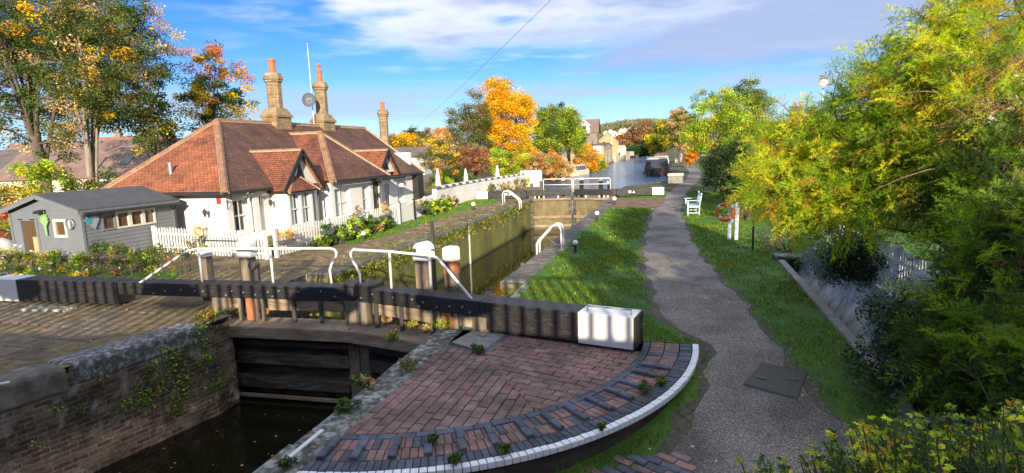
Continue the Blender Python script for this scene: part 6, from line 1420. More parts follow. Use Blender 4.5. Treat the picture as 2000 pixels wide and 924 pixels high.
# hedge behind the shed
def hedge(name, label, p0, p1, w, h, mix, per_m=10, per=70, cl_r=.3, leaf=.09, seed=1, z0=0, cat='hedge', kind=None, flowers=None):
    rs = np.random.default_rng(seed); p0 = np.array([*p0, z0], float); p1 = np.array([*p1, z0], float); L = np.linalg.norm(p1-p0); n = int(L*per_m); t = empty(name, tuple(p0), 0, label, cat, None, kind)
    s = rs.uniform(0, 1, n); d = (p1-p0)/L; q = np.array([-d[1], d[0], 0]); a = rs.uniform(0, math.pi, n); hh = h*(1+.12*np.sin(s*L*1.7+seed)+.08*np.sin(s*L*4.1))
    cen = (p1-p0)[None]*s[:, None]+q*(np.cos(a)*w/2)[:, None]; cen[:, 2] = np.abs(np.sin(a))**.7*hh-cl_r*.3; cen[:, 2] = np.maximum(cen[:, 2], .08)
    # fill colour drifts along the hedge
    cols = pick(rs, mix, n); V, F, C = clump_leaves(rs, cen, np.full((n, 3), cl_r)*rs.uniform(.6, 1.3, (n, 1)), per, leaf, cols); V[:, 2] = np.maximum(V[:, 2], .01); np_mesh('foliage', V, F, C, M['leaf'], t)
    b = MB()
    for i in range(0, n, 4): b.tube([(cen[i][0]*1+0, cen[i][1], 0), tuple(cen[i])], [.015, .006], 4, False)
    b.build('twigs', M['bark'], t)
    if flowers:
        fp = cen[rs.integers(0, n, flowers[1])]+rs.normal(size=(flowers[1], 3))*cl_r*.8; fp[:, 2] = np.maximum(fp[:, 2], .1)
        V, F, C = clump_leaves(rs, fp, np.full((len(fp), 3), flowers[2]*.5), 8, flowers[2], pick(rs, {flowers[0]: 1}, len(fp)), .1); np_mesh('blossoms', V, F, C, M['leaf'], t)
    return t
a, c = atD(-60, 400, 26), atD(150, 400, 27); hedge('hedge', 'tall bright yellow-green hedge behind the shed roof', a[:2], c[:2], 2.4, atD(50, 338, 26)[2]+.3, {'yellowgreen': 3, 'yellow': 2, 'lime': 2, 'gold': 1, 'olive': 2}, 22, 90, .42, .13, 3, -.3)
a, c = atD(135, 400, 27), atD(320, 380, 28); hedge('hedge', 'lower dark green hedge between shed roof and cottage hip', a[:2], c[:2], 1.6, atD(200, 352, 27)[2]+.3, {'darkgreen': 3, 'green': 2, 'rust': .6, 'yellowgreen': 1.0}, 14, 80, .4, .12, 5, -.3)
a, c = atD(-40, 470, 21.5), atD(36, 470, 21.5); hedge('shrub', 'red-leaved shrub with dark green leaves at the left end of the shed', a[:2], c[:2], 1.6, 1.7, {'red': 1.1, 'darkgreen': 3, 'rust': 1}, 16, 70, .3, .12, 6, -.3, 'shrub')
hedge('hedge', 'long dark garden hedge beyond the bank on the right, behind the tamarisk', (7.5, 18.5), (8.5, 34), 1.6, 2.0, {'darkgreen': 3, 'green': 2}, 9, 70, .42, .13, 15, 0)
# flowering hedge behind the near left beam
a, c = G(-30, 545, 0), G(195, 535, 0); hedge('hedge', 'low variegated yellow and cream hedge in front of the shed', a[:2], c[:2], .9, .68, {'yellowgreen': 2, 'yellow': 1.6, 'straw': 1.6, 'olive': 2.4, 'green': 1}, 26, 90, .17, .06, 7, 0, flowers=('white', 60, .07))
a, c = G(192, 532, 0), G(385, 533, 0); hedge('hedge', 'low green shrubby hedge with rose hips behind the left handrail', a[:2], c[:2], .9, .74, {'olive': 3, 'green': 2, 'darkgreen': 2, 'yellowgreen': 1.4, 'rust': .4}, 24, 80, .18, .06, 8, 0, flowers=('pink', 14, .06))
bush('rose_bush', 'sparse rose bush with orange hips against the shed wall corner', 'bush', (*G(395, 498, 0)[:2], 0), (.5, .4, .6), {'olive': 2, 'green': 1, 'rust': .8}, 26, 30, .16, .05, 11, flowers=('white', 16, .07))
# plants along the cottage fence
for i, (y, x, r, h, lb, mix) in enumerate([(16.4, -11.55, .42, .30, 'lowest leafy green clump at the near corner of the cottage fence', {'lime': 1, 'green': 3, 'yellowgreen': 1}), (17.4, -11.5, .62, .52, 'broad clump of large green leaves below the green-leaved planter', {'green': 3, 'lime': 1.6, 'yellowgreen': 1}),
        (18.5, -11.45, .62, .72, 'tallest leafy yellow-green plant by the cottage fence', {'lime': 2, 'yellowgreen': 1.5, 'green': 2}), (19.7, -11.5, .6, .60, 'leafy green clump under the rusty shrub planter', {'green': 3, 'lime': 1.2, 'straw': .5}), (20.9, -11.55, .5, .45, 'green clump just left of the garden gate', {'green': 3, 'lime': 1, 'yellow': .4}),
        (25.9, -11.75, .6, .62, 'green leafy clump just beyond the garden gate', {'green': 2, 'lime': 2, 'yellowgreen': 1}), (27.3, -11.9, .6, .55, 'pale green clump half way to the garden wall', {'lime': 1.5, 'green': 2, 'straw': .5}), (28.6, -12.1, .6, .62, 'reddish green clump where the fence meets the garden wall', {'rust': 1, 'green': 2, 'lime': 1}), (30.0, -12.3, .55, .45, 'low straw-coloured clump at the foot of the garden wall', {'straw': 2, 'green': 1.5})]):
    bush('border_plant', lb, 'plant', (x-.12, y, 0), (r*.68, r*.95, h*.72), mix, 34, 34, .13, .085, 30+i, flat=.8, asp=.8, group='leafy plants along the cottage fence')
bush('border_plant', 'small weedy clump at the foot of the near fence behind the paddle post', 'plant', (*G(525, 496, 0)[:2], 0), (.4, .3, .16), {'lime': 2, 'green': 2}, 14, 24, .1, .09, 47, flat=.8)
for (x, y, z, kd) in planter_pos:
    m_ = [{'orange': 2, 'gold': 1.5, 'lime': 2}, {'green': 2, 'olive': 1}, {'rust': 3, 'brown': 1}, {'straw': 3, 'yellow': .6}, {'straw': 2, 'olive': 2}][kd]; s_ = [.17, .12, .32, .30, .2][kd]
    bush('planter_flowers', ['orange and lime flowers growing in the nearest fence planter', 'green trailing plant growing in the second fence planter', 'rusty red shrub growing above the third fence planter', 'straw-coloured grassy plant in the planter left of the gate', 'dry yellow plant in the planter right of the garden gate'][kd], 'plant', (x, y, z-.03), (.2, .34, s_), m_, 16, 34, .09, .05, 60+kd, stems=False)
for k, (x, y, h, m_) in enumerate([(1010, 352, .5, {'rust': 1, 'olive': 2}), (1035, 350, .5, {'olive': 2, 'lime': 1}), (965, 360, .55, {'rust': 1, 'olive': 2}), (990, 357, .45, {'olive': 1, 'straw': 1})]):
    p = atX(x, y+8, -12.35); bush('wall_plant', ['rusty tuft in front of the tall white wall end', 'olive tuft at the corner of the tall white wall end', 'reddish tuft in front of the striped garden wall', 'straw and olive tuft near the far end of the striped wall'][k], 'plant', (p[0], min(46, p[1]), 0), (.8, .8, h), m_, 24, 24, .2, .12, 70+k)
# trees behind the garden wall
def midtree(label, px, yb, D, x0, x1, y0, y1, mix, n=110, per=70, clr=.6, leaf=.2, seed=1, cat='tree', name='tree', **k):
    return tree(name, label, cat, group=None, **big(px, yb, D, x0, x1, y0, y1, mix=mix, n_cl=int(n*1.7), per=int(per*1.9), cl_r=clr, leaf=leaf*.76, trunk_r=.18, limbs=7, seed=seed, **k))
midtree('brilliant golden-orange maple, tallest tree beyond the garden wall', 985, 340, 60, 925, 1045, 160, 325, {'gold': 4, 'yellow': 3, 'orange': .7}, 190, 90, .75, .22, 21, name='maple_tree', cat='tree')
midtree('grey-green thinning tree just left of the golden maple', 905, 345, 57, 872, 965, 185, 330, {'olive': 3, 'brown': 1.4, 'green': 1}, 110, 55, .6, .19, 22, hollow=.2)
midtree('round bright green tree just right of the golden maple', 1090, 330, 72, 1038, 1142, 198, 322, {'green': 1.4, 'yellowgreen': 3, 'lime': .6, 'olive': .6}, 150, 80, .85, .25, 23)
midtree('amber-leaved shrubby tree between the green tree and the canalside house', 1146, 330, 78, 1124, 1170, 284, 338, {'gold': 2, 'yellowgreen': 1, 'straw': 1.4, 'orange': 1}, 70, 60, .6, .25, 24, bottom=-.95)
midtree('bare brown treetop poking up behind the golden maple', 960, 330, 66, 925, 1035, 152, 300, {'brown': 2, 'rust': 1}, 70, 22, .6, .18, 25, hollow=.5)
midtree('rounded yellow-olive bush beside the far end of the cottage', 855, 350, 50, 818, 905, 262, 350, {'olive': 2, 'yellow': 1, 'straw': 1.2}, 80, 60, .45, .17, 26, name='shrub', cat='shrub', bottom=-.95)
midtree('russet red bush in front of the grey-green tree', 918, 350, 50, 880, 962, 286, 345, {'rust': 3, 'maroon': .8, 'brown': 1.4}, 75, 60, .4, .16, 27, name='shrub', cat='shrub', bottom=-.95)
midtree('dark green shrub behind the first two parasols', 880, 370, 46, 835, 935, 325, 385, {'darkgreen': 2, 'green': 2, 'gold': .4, 'lime': .5}, 70, 70, .4, .15, 28, name='shrub', cat='shrub', bottom=-.95)
midtree('lime-yellow shrub below the golden maple', 985, 350, 54, 940, 1030, 290, 350, {'lime': 2, 'yellowgreen': 2, 'yellow': 1, 'orange': .5}, 80, 65, .45, .17, 29, name='shrub', cat='shrub', bottom=-.95)
midtree('straw-coloured reedy shrub behind the tall white wall end', 1058, 350, 56, 1012, 1110, 292, 352, {'straw': 3, 'orange': .8, 'yellowgreen': .8}, 80, 65, .45, .17, 31, name='shrub', cat='shrub', bottom=-.95)
midtree('pinkish straw shrub beside the cabin cruiser', 1085, 350, 62, 1045, 1122, 312, 352, {'straw': 3, 'rust': .8}, 60, 60, .45, .18, 32, name='shrub', cat='shrub', bottom=-.95)
midtree('yellow waterside shrub at the canal edge below the canalside house', 1160, 340, 84, 1135, 1186, 300, 342, {'yellowgreen': 2, 'yellow': 1.6, 'straw': 1}, 60, 60, .5, .22, 33, name='shrub', cat='shrub', bottom=-.95)
for k, (lb, px, D, x0, x1, y0, y1, m_) in enumerate([('gold round tree low on the left horizon beyond the cottage', 790, 95, 766, 818, 262, 298, {'gold': 2, 'olive': 1, 'green': .5}), ('dark green round treetop behind the gold horizon tree', 808, 120, 786, 828, 252, 290, {'green': 2, 'darkgreen': 1}),
        ('brown-grey distant tree right of the gold horizon tree', 840, 110, 818, 862, 252, 300, {'brown': 2, 'olive': 1}), ('pale orange distant tree above the yellow-olive bush', 866, 90, 842, 892, 250, 300, {'orange': 1, 'straw': 2}), ('dull brown tree at the horizon beside the cottage chimney', 760, 130, 742, 786, 264, 296, {'brown': 1, 'rust': .6, 'olive': 1})]):
    midtree(lb, px, 310, D, x0, x1, y0, y1, m_, 60, 50, D*.0075, D*.0035, 40+k, bottom=-.95)
# right bank
midtree('large yellow-green poplar-like tree overhanging the towpath', 1405, 330, 42, 1342, 1475, 165, 335, {'yellowgreen': 3.4, 'lime': 1.6, 'yellow': .5}, 150, 60, .5, .16, 51, bottom=-.8)
midtree('tall loose green tree behind the overhanging yellow-green one', 1440, 330, 48, 1400, 1510, 150, 320, {'green': 2, 'yellowgreen': 2, 'olive': 1}, 110, 65, .6, .17, 52)
midtree('yellow and green tree beside the towpath above the moored boats', 1292, 318, 112, 1262, 1334, 238, 304, {'yellow': 1.4, 'olive': 2, 'yellowgreen': 2}, 110, 60, .9, .36, 53, bottom=-.6)
midtree('dull straw-coloured tree between the towpath and the yellow tree', 1325, 318, 95, 1302, 1358, 222, 304, {'straw': 1.5, 'olive': 2, 'brown': 1}, 80, 60, .7, .3, 54, bottom=-.6)
midtree('bright orange bush at the side of the towpath', 1347, 318, 78, 1336, 1362, 292, 320, {'orange': 3, 'gold': 1.6}, 36, 60, .3, .18, 55, name='shrub', cat='shrub', bottom=-.95)
midtree('yellow-leaved low tree overhanging the boats', 1285, 312, 118, 1262, 1306, 262, 304, {'yellow': 2, 'yellowgreen': 1.4}, 60, 60, .7, .35, 56, bottom=-.9)
for k, (lb, px, D, x0, x1, y0, y1, m_) in enumerate([('russet tree at the canal bend on the left', 1215, 185, 1198, 1246, 262, 302, {'rust': 1.4, 'brown': 2, 'orange': .5}), ('brown tree at the middle of the canal bend', 1240, 190, 1222, 1272, 240, 304, {'brown': 2, 'rust': 1, 'olive': 1}), ('wide brown and russet tree at the right of the canal bend', 1268, 180, 1240, 1300, 236, 302, {'brown': 2, 'rust': 1.4}), ('dark green tree low over the water at the bend', 1245, 176, 1216, 1275, 284, 308, {'darkgreen': 3, 'green': 1}),
        ('pale leafless-looking tall tree above the towpath trees', 1318, 150, 1300, 1345, 212, 280, {'straw': 2, 'olive': 1})]):
    midtree(lb, px, 309, D, x0, x1, y0, y1, m_, 80, 45, D*.0068, D*.0034, 62+k, bottom=-.95)
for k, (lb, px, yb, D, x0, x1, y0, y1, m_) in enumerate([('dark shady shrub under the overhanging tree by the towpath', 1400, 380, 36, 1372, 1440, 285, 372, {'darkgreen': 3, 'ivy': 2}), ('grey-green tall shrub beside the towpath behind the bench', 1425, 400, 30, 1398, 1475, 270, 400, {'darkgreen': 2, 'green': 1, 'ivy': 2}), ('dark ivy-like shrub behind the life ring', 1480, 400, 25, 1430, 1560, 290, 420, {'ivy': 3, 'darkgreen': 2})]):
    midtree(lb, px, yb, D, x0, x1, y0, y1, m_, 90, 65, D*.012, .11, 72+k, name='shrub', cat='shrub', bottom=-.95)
bush('rose_bush', 'dark bush with a single red rose beside the shaded lawn', 'bush', (*G(1455, 430, 0)[:2], 0), (1.0, 1.0, 1.5), {'darkgreen': 2, 'green': 1, 'ivy': 1}, 60, 40, .3, .09, 81, flowers=('red', 5, .14))
# ---- wooded hill far off
rs = np.random.default_rng(77)
HX = np.linspace(700, 2100, 60); HT = np.interp(HX, [700, 760, 1130, 1170, 1220, 1260, 1300, 1400, 1600, 2100], [300, 296, 262, 246, 236, 233, 236, 238, 240, 250])
b = MB(); Dh0, Dh1 = 330, 700
for i in range(len(HX)-1):
    rows = []
    for D, f in ((Dh0, 0), (450, .35), (580, .8), (Dh1, 1.0), (900, .8)):
        col_ = []
        for x, ht in ((HX[i], HT[i]), (HX[i+1], HT[i+1])):
            p = atD(x, 285, D); tz = atD(x, ht+7, Dh1)[2]; col_.append((p[0], p[1], -1+max(0, tz)*f))
        rows.append(col_)
    for r0, r1 in zip(rows, rows[1:]): b.face([r0[0], r0[1], r1[1], r1[0]])
o = b.build('hills', M['land']); tag(o, kind='structure')
n = 5200; xs = rs.uniform(1100, 2050, n); f = rs.uniform(0, 1, n)**.8; D = np.interp(f, [0, .35, .8, 1], [345, 450, 580, 700]); ht = np.interp(xs, HX, HT)
cen = np.array([atD(x, 285, d) for x, d in zip(xs, D)]); tz = np.array([max(0, atD(x, h+7, Dh1)[2]) for x, h in zip(xs, ht)]); cen[:, 2] = -1+tz*f+3
keep = ~((xs > 1176) & (xs < 1240) & (f > .18) & (f < .62)); cen = cen[keep]
PAL['hillwood'] = [(.24, .22, .11), (.30, .23, .12), (.22, .24, .09), (.18, .2, .08), (.34, .27, .15), (.14, .17, .08)]; ccol = pick(rs, {'hillwood': 1}, len(cen))
V, F, C = clump_leaves(rs, cen, np.full((len(cen), 3), 4.2)*rs.uniform(.6, 1.3, (len(cen), 1)), 16, 2.4, ccol); np_mesh('distant_woods', V, F, C, M['leaf']); 
w = [o for o in COL.objects if o.name == 'distant_woods'][0]; tag(w, kind='stuff')
hs = [(1184, 258, 0), (1193, 256, .1), (1202, 259, -.1), (1213, 254, .2), (1221, 253, 0), (1230, 252, .1), (1198, 263, 0), (1226, 258, .2)]
for k, (x, y, r_) in enumerate(hs):
    p = atD(x, y+2, 470); building('hillside_house', ['leftmost white house of the hillside cluster', 'white house second from the left on the hill', 'lower cream house in the middle of the hillside cluster', 'white gabled house in the upper middle of the hillside', 'white house right of the upper middle gable', 'rightmost white house on the hillside', 'lowest pale house of the hillside cluster', 'small cream house below the rightmost hillside house'][k], p[0], p[1], 4.5, 4.5, r_, p[2]+.6, p[2]+2.3, M['whitewash'] if k % 3 else M['creamwall'], M['redtile'] if k % 2 else M['slate'], 'y', z0=p[2]-3)

# ---- tamarisk: arching sprays of needle-fine leaves
rs = np.random.default_rng(5)
def ell(px, py_, D, rx, ry=None, rz=None): s = D/FPX; return (atD(px, py_, D), np.array([rx*s, (ry or rx)*s, (rz or rx)*s]))
def tamarisk(name, label, base, lobes, n_spray, spray_len, mixf, seed, needle=(.030, .011), dens=26, droop=.25):
    rs = np.random.default_rng(seed); base = np.array(base, float); t = empty(name, tuple(base), 0, label, 'shrub'); w = np.array([l[2] for l in lobes], float); w /= w.sum(); b = MB()
    # main boughs reach the lobes
    bough = []
    for (c, r), m_, wt in lobes:
        for k in range(3):
            e = c-base+rs.normal(size=3)*r*.35; m1 = e*np.array([.45, .45, .65])+np.array([0, 0, .35]); L = [np.zeros(3)+rs.normal(size=3)*.12*np.array([1, 1, 0]), m1*.55, m1, m1+(e-m1)*.5+np.array([0, 0, .15]), e]
            b.tube(L, [.06, .045, .035, .024, .012], 6, False); bough += [L[2], L[3], L[4], (L[3]+L[4])/2, (L[2]+L[3])/2]
    bough = np.array(bough); parts = []; which = rs.choice(len(lobes), n_spray, p=w)
    S0, DIR, LEN, COLR = [], [], [], []
    for i in which:
        (c, r), m_, wt = lobes[i]; d = rs.normal(size=3); d /= np.linalg.norm(d); q = rs.uniform(.15, 1)**.5; p = c-base+d*r*q
        o = d*.8+rs.normal(size=3)*.45+np.array([-.15, -.25, .25]); o /= np.linalg.norm(o); S0.append(p-o*spray_len*.35); DIR.append(o); LEN.append(spray_len*rs.uniform(.55, 1.35)); COLR.append(pick(rs, m_, 1)[0])
    S0, DIR, LEN, COLR = map(np.array, (S0, DIR, LEN, COLR))
    idx = rs.choice(len(S0), min(len(S0), 900), replace=False)
    for i in idx:
        j = int(np.linalg.norm(bough-S0[i], axis=1).argmin()); a_ = bough[j]
        b.tube([a_, (a_+S0[i])/2+np.array([0, 0, .06]), S0[i], S0[i]+DIR[i]*LEN[i]*.6], [.014, .011, .008, .003], 4, False)
    b.build('branches', M['twig'], t)
    # every spray: a curved rachis with side shoots, every shoot edged with needles
    nsh = 9; N = len(S0); s = np.linspace(.12, 1, nsh); P = []; D2 = []; LL = []; CC = []
    side = np.cross(DIR, rs.normal(size=(N, 3))); side /= np.linalg.norm(side, axis=1)[:, None]; upv = np.cross(side, DIR)
    for k, sk in enumerate(s):
        pos = S0+DIR*(LEN*sk)[:, None]+np.array([0, 0, -1])*(LEN*sk*sk*droop)[:, None]
        for sg in (-1, 1):
            an = rs.uniform(.5, .95, N)[:, None]; dd = DIR*np.cos(an)+(side*sg+upv*rs.normal(size=(N, 1))*.5)*np.sin(an); dd /= np.linalg.norm(dd, axis=1)[:, None]
            P.append(pos); D2.append(dd); LL.append(LEN*.42*(1-.55*sk)*rs.uniform(.6, 1.2, N)); CC.append(COLR)
    P, D2, LL, CC = np.concatenate(P), np.concatenate(D2), np.concatenate(LL), np.concatenate(CC)
    n = len(P); u = rs.uniform(0, 1, (n, dens//2)); q = P[:, None]+D2[:, None]*(LL[:, None]*u)[..., None]; q[..., 2] -= (LL[:, None]*u*u*.2)
    q = q.reshape(-1, 3); m = len(q); dd = np.repeat(D2, dens//2, 0); rv = rs.normal(size=(m, 3)); nd = dd*.75+rv*.42; nd /= np.linalg.norm(nd, axis=1)[:, None]
    sdv = np.cross(nd, rs.normal(size=(m, 3))); sdv /= np.linalg.norm(sdv, axis=1)[:, None]; ln = rs.uniform(.6, 1.4, m)[:, None]*needle[0]*2; wd = needle[1]*.5
    V = np.stack([q-sdv*wd, q+sdv*wd, q+nd*ln], 1).reshape(-1, 3); F = np.arange(3*m).reshape(m, 3)
    C = np.repeat(CC, dens//2, 0)*np.clip(rs.normal(1, .2, (m, 1)), .5, 1.6); np_mesh('feathery_leaves', V, F, np.clip(C, 0, .9), M['needle'], t); return t
M['twig'] = rough_mat('twig', [(.3, (.09, .05, .03)), (.7, (.24, .14, .085))], 5, .8, 20, .002)
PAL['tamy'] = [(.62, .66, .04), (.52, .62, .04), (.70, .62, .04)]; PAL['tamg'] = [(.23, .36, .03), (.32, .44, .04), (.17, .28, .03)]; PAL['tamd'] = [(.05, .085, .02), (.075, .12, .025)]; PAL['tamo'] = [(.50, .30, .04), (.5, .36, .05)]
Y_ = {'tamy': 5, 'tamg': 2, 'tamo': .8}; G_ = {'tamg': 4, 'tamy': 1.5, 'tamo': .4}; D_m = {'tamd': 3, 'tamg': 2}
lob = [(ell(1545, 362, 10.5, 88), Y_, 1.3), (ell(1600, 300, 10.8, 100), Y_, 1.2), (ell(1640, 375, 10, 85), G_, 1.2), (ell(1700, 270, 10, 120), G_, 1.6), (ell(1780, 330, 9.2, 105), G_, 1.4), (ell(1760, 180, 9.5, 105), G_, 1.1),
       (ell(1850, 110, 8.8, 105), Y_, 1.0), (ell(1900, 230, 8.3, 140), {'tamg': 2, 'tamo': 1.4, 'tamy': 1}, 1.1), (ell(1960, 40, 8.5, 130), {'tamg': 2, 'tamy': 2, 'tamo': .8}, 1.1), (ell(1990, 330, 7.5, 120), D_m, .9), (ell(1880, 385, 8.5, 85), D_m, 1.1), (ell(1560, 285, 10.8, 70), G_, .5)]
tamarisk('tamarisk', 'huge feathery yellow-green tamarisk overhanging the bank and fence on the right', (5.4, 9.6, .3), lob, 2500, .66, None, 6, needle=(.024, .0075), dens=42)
lob += [(ell(1530, 215, 10.3, 45, 40, 60), G_, .10), (ell(1640, 175, 10, 70, 50, 50), G_, .16), (ell(1745, 90, 9.3, 55, 50, 70), Y_, .22)]
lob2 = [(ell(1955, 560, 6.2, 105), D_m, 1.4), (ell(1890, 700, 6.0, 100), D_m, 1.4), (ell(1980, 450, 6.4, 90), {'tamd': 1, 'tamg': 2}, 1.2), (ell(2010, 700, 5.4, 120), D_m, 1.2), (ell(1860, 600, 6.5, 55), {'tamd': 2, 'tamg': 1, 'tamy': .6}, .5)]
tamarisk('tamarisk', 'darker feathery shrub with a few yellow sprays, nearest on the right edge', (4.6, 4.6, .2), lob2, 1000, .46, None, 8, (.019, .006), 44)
tm = [o for o in COL.objects if o.name.startswith('tamarisk')][0]; rs = np.random.default_rng(70); b = MB(); to = np.array(tm.location)
for k in range(60):
    c0 = atD(rs.uniform(1880, 2060), rs.uniform(120, 260), rs.uniform(7.2, 8.6))-to; d = rs.normal(size=3)*np.array([.32, .2, .2]); d2 = rs.normal(size=3)*.16
    b.tube([c0-d, c0-d*.5+d2*.8, c0+d2, c0+d*.5+d2*.7, c0+d*1.1], [.006, .006, .005, .004, .002], 4, False)
for (x, y, D, dx, dy) in ((1880, 200, 8.2, -150, -10), (1900, 330, 8, -190, 40), (1960, 400, 7, 60, -90), (1800, 250, 9, -120, 30), (1700, 330, 9.6, -120, -20), (1640, 330, 10, -110, 50), (1560, 250, 10.3, -60, -60), (1620, 230, 10.2, 20, -90), (1990, 330, 6.8, -40, 120)):
    p, q = atD(x, y, D)-to, atD(x+dx, y+dy, D-.3)-to; m_ = (p+q)/2+np.array([0, 0, .12]); b.tube([p, (p+m_)/2+np.array([0, 0, .05]), m_, (q+m_)/2+np.array([0, 0, .02]), q], [.011, .010, .008, .006, .003], 5, False)
b.build('bare_twigs', M['twig'], tm)
# dark shrub and blue-grey trailing plants on the bank wall
p = atD(1645, 515, 13.3); bush('ivy_bush', 'dark leafy bush hanging over the white bank wall in front of the picket fence', 'bush', (3.55, 13.0, .0), (.66, 1.25, .70), {'ivy': 3, 'darkgreen': 2}, 110, 80, .24, .06, 91, zc=.55)
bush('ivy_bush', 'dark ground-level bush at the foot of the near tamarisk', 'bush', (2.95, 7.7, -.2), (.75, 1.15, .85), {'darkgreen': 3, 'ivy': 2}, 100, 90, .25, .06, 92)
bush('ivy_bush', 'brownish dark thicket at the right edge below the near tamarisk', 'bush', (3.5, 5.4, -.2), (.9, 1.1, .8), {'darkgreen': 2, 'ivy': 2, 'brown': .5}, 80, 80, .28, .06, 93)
for k, (x, y, r, lb) in enumerate([(3.40, 9.9, (.45, 1.35, .70), 'largest blue-grey trailing plant on the bank wall below the picket fence'), (3.3, 15.3, (.34, .85, .52), 'pale blue-grey cushion plant at the far end of the bank wall'), (3.32, 14.2, (.3, .5, .5), 'small blue-grey tuft left of the dark hanging bush')]):
    bush('trailing_plant', lb, 'plant', (x, y, -.35), r, {'bluegrey': 1}, 190 if k == 0 else 60, 80, .16, .034, 95+k, stems=False, flat=.1, zc=.55)
bush('rubble_plants', 'brown twiggy scrub over stones at the head of the ditch', 'plant', (3.0, 17.2, 0), (.7, .6, .45), {'maroon': 1, 'brown': 2, 'darkgreen': 2}, 40, 40, .2, .06, 99)
# ---- foreground shrub with rosettes at the bottom right, close to the bridge
def rosette_shrub(label, stems, seed):
    rs = np.random.default_rng(seed); base = np.array([1.6, 2.0, 0]); t = empty('rosette_shrub', tuple(base), 0, label, 'shrub'); b = MB(); PP, DD, CC, SS = [], [], [], []
    for (px, py_, D, lit) in stems:
        tip = atD(px, py_, D)-base; root = tip*np.array([.75, .75, 0])+np.array([rs.normal()*.1, rs.normal()*.1, tip[2]-rs.uniform(.7, 1.0)]); mid = root+(tip-root)*.55+rs.normal(size=3)*.03; b.tube([root, mid, tip], [.008, .006, .003], 5, False)
        for k in range(11 if lit else 8):
            f = 1-k*.055*rs.uniform(.8, 1.2); c = root+(tip-root)*f; m_ = 9 if k < 3 else 6
            ang = rs.uniform(0, 6.28, m_); el_ = rs.uniform(.1, .8, m_) if k < 2 else rs.uniform(-.2, .5, m_); dv = np.c_[np.cos(ang)*np.cos(el_), np.sin(ang)*np.cos(el_), np.sin(el_)]; sz = .028 if k < 2 else .038
            PP.append(c+dv*sz*.6); DD.append(dv); SS.append(np.full(m_, sz))
            base_c = pick(rs, {'yellowgreen': 2, 'tamy': 1, 'tamo': .5} if (lit and k < 4) else {'green': 2, 'yellowgreen': 1.0}, 1); CC.append(np.repeat(base_c, m_, 0)*(1.25 if lit and k < 4 else 1)*rs.uniform(.8, 1.2, (m_, 1)))  # lit stems have sunlight painted into their tip leaf colour
    PP, DD, CC, SS = map(np.concatenate, (PP, DD, CC, SS)); V, F, C = quads(rs, PP, SS, CC, .3, .42, DD); np_mesh('leaves', V, F, C, M['leaf'], t); b.build('stem', M['stemgreen'], t); return t
M['stemgreen'] = rough_mat('stemgreen', [(.3, (.05, .06, .02)), (.7, (.14, .13, .05))], 5, .8, 20, .001)
rs = np.random.default_rng(31); st = []
top_edge = lambda x: np.interp(x, [1440, 1500, 1600, 1640, 1700, 1800, 1880, 2000, 2060], [905, 880, 850, 815, 800, 800, 790, 775, 770])
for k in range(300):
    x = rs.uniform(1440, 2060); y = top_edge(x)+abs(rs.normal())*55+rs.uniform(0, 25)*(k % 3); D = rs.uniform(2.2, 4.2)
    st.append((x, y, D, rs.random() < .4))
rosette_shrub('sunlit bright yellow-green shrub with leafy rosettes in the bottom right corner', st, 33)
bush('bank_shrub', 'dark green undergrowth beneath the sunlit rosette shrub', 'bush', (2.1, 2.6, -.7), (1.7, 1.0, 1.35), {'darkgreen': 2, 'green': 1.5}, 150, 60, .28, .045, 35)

# ---- off-frame trees that shade the towpath
tree('roadside_tree', 'large tree behind the viewpoint shading the towpath', 'tree', (8.6, -4.5, 0), 5.4, (3.2, 2.4, 2.1), None, {'green': 2, 'olive': 1}, 150, 45, 1.1, .42, .3, 8, seed=101, twigs=False)
tree('roadside_tree', 'second tree behind the viewpoint shading the right bank', 'tree', (13.5, -4.0, 0), 5.6, (3.6, 2.6, 2.2), None, {'green': 2, 'olive': 1}, 130, 45, 1.1, .42, .3, 8, seed=102, twigs=False)

tree('poplar_tree', 'tall narrow tree behind the viewpoint whose shade falls across the lawn', 'tree', (5.75, -4.9, 0), 10.2, (.95, 1.1, 4.6), None, {'green': 2, 'olive': 1}, 110, 50, .45, .28, .14, 6, seed=103, twigs=False)
# ---- grass
plx = lambda Y: np.interp(Y, [p[1] for p in PL], [p[0] for p in PL]); prx = lambda Y: np.interp(Y, [p[1] for p in PR], [p[0] for p in PR])
def grass(poly_fn, x0, x1, y0, y1, n, hgt, seed, mix, w=.006, zf=lambda x, y: 0*x, name='grass', tuft=1):
    rs = np.random.default_rng(seed); X = rs.uniform(x0, x1, n); Y = y0+(y1-y0)*rs.uniform(0, 1, n)**1.5; k = poly_fn(X, Y); X, Y = X[k], Y[k]
    pn = np.sin(X*2.3+1.3*np.sin(Y*1.1))+np.sin(Y*1.7+1.7*np.sin(X*1.9))+.8*np.sin(X*6.1+Y*3.7)+.6*np.sin(Y*7.3-X*5.1); edge_ = np.minimum(np.abs(X-plx(Y)), np.abs(X-prx(Y)))
    k = rs.uniform(0, 1, len(X)) < np.clip(.95+.28*pn, .12, 1)*np.clip(edge_/.35, .25, 1); X, Y, pn = X[k], Y[k], pn[k]
    n = len(X); a = rs.uniform(0, 6.28, n); h = hgt*rs.uniform(.35, 1.5, n)*np.clip(1+.25*pn, .4, 1.6); far = np.clip(Y/9, 1, 3); ww = w*far; lean = rs.normal(size=(n, 2))*.5*h[:, None]; Z = zf(X, Y)
    p = np.c_[X, Y, Z]; s = np.c_[np.cos(a)*ww, np.sin(a)*ww, 0*a]; V = np.stack([p-s, p+s, p+np.c_[lean, h]], 1).reshape(-1, 3); C = pick(rs, mix, n)*np.clip(rs.normal(1, .25, (n, 1)), .5, 1.6)*np.c_[1+.18*pn, 1+.05*pn, 1+.0*pn]; C = np.clip(C, .004, .9)
    o = np_mesh(name, V, np.arange(3*n).reshape(n, 3), C, M['grassblade']); tag(o, kind='stuff'); return o
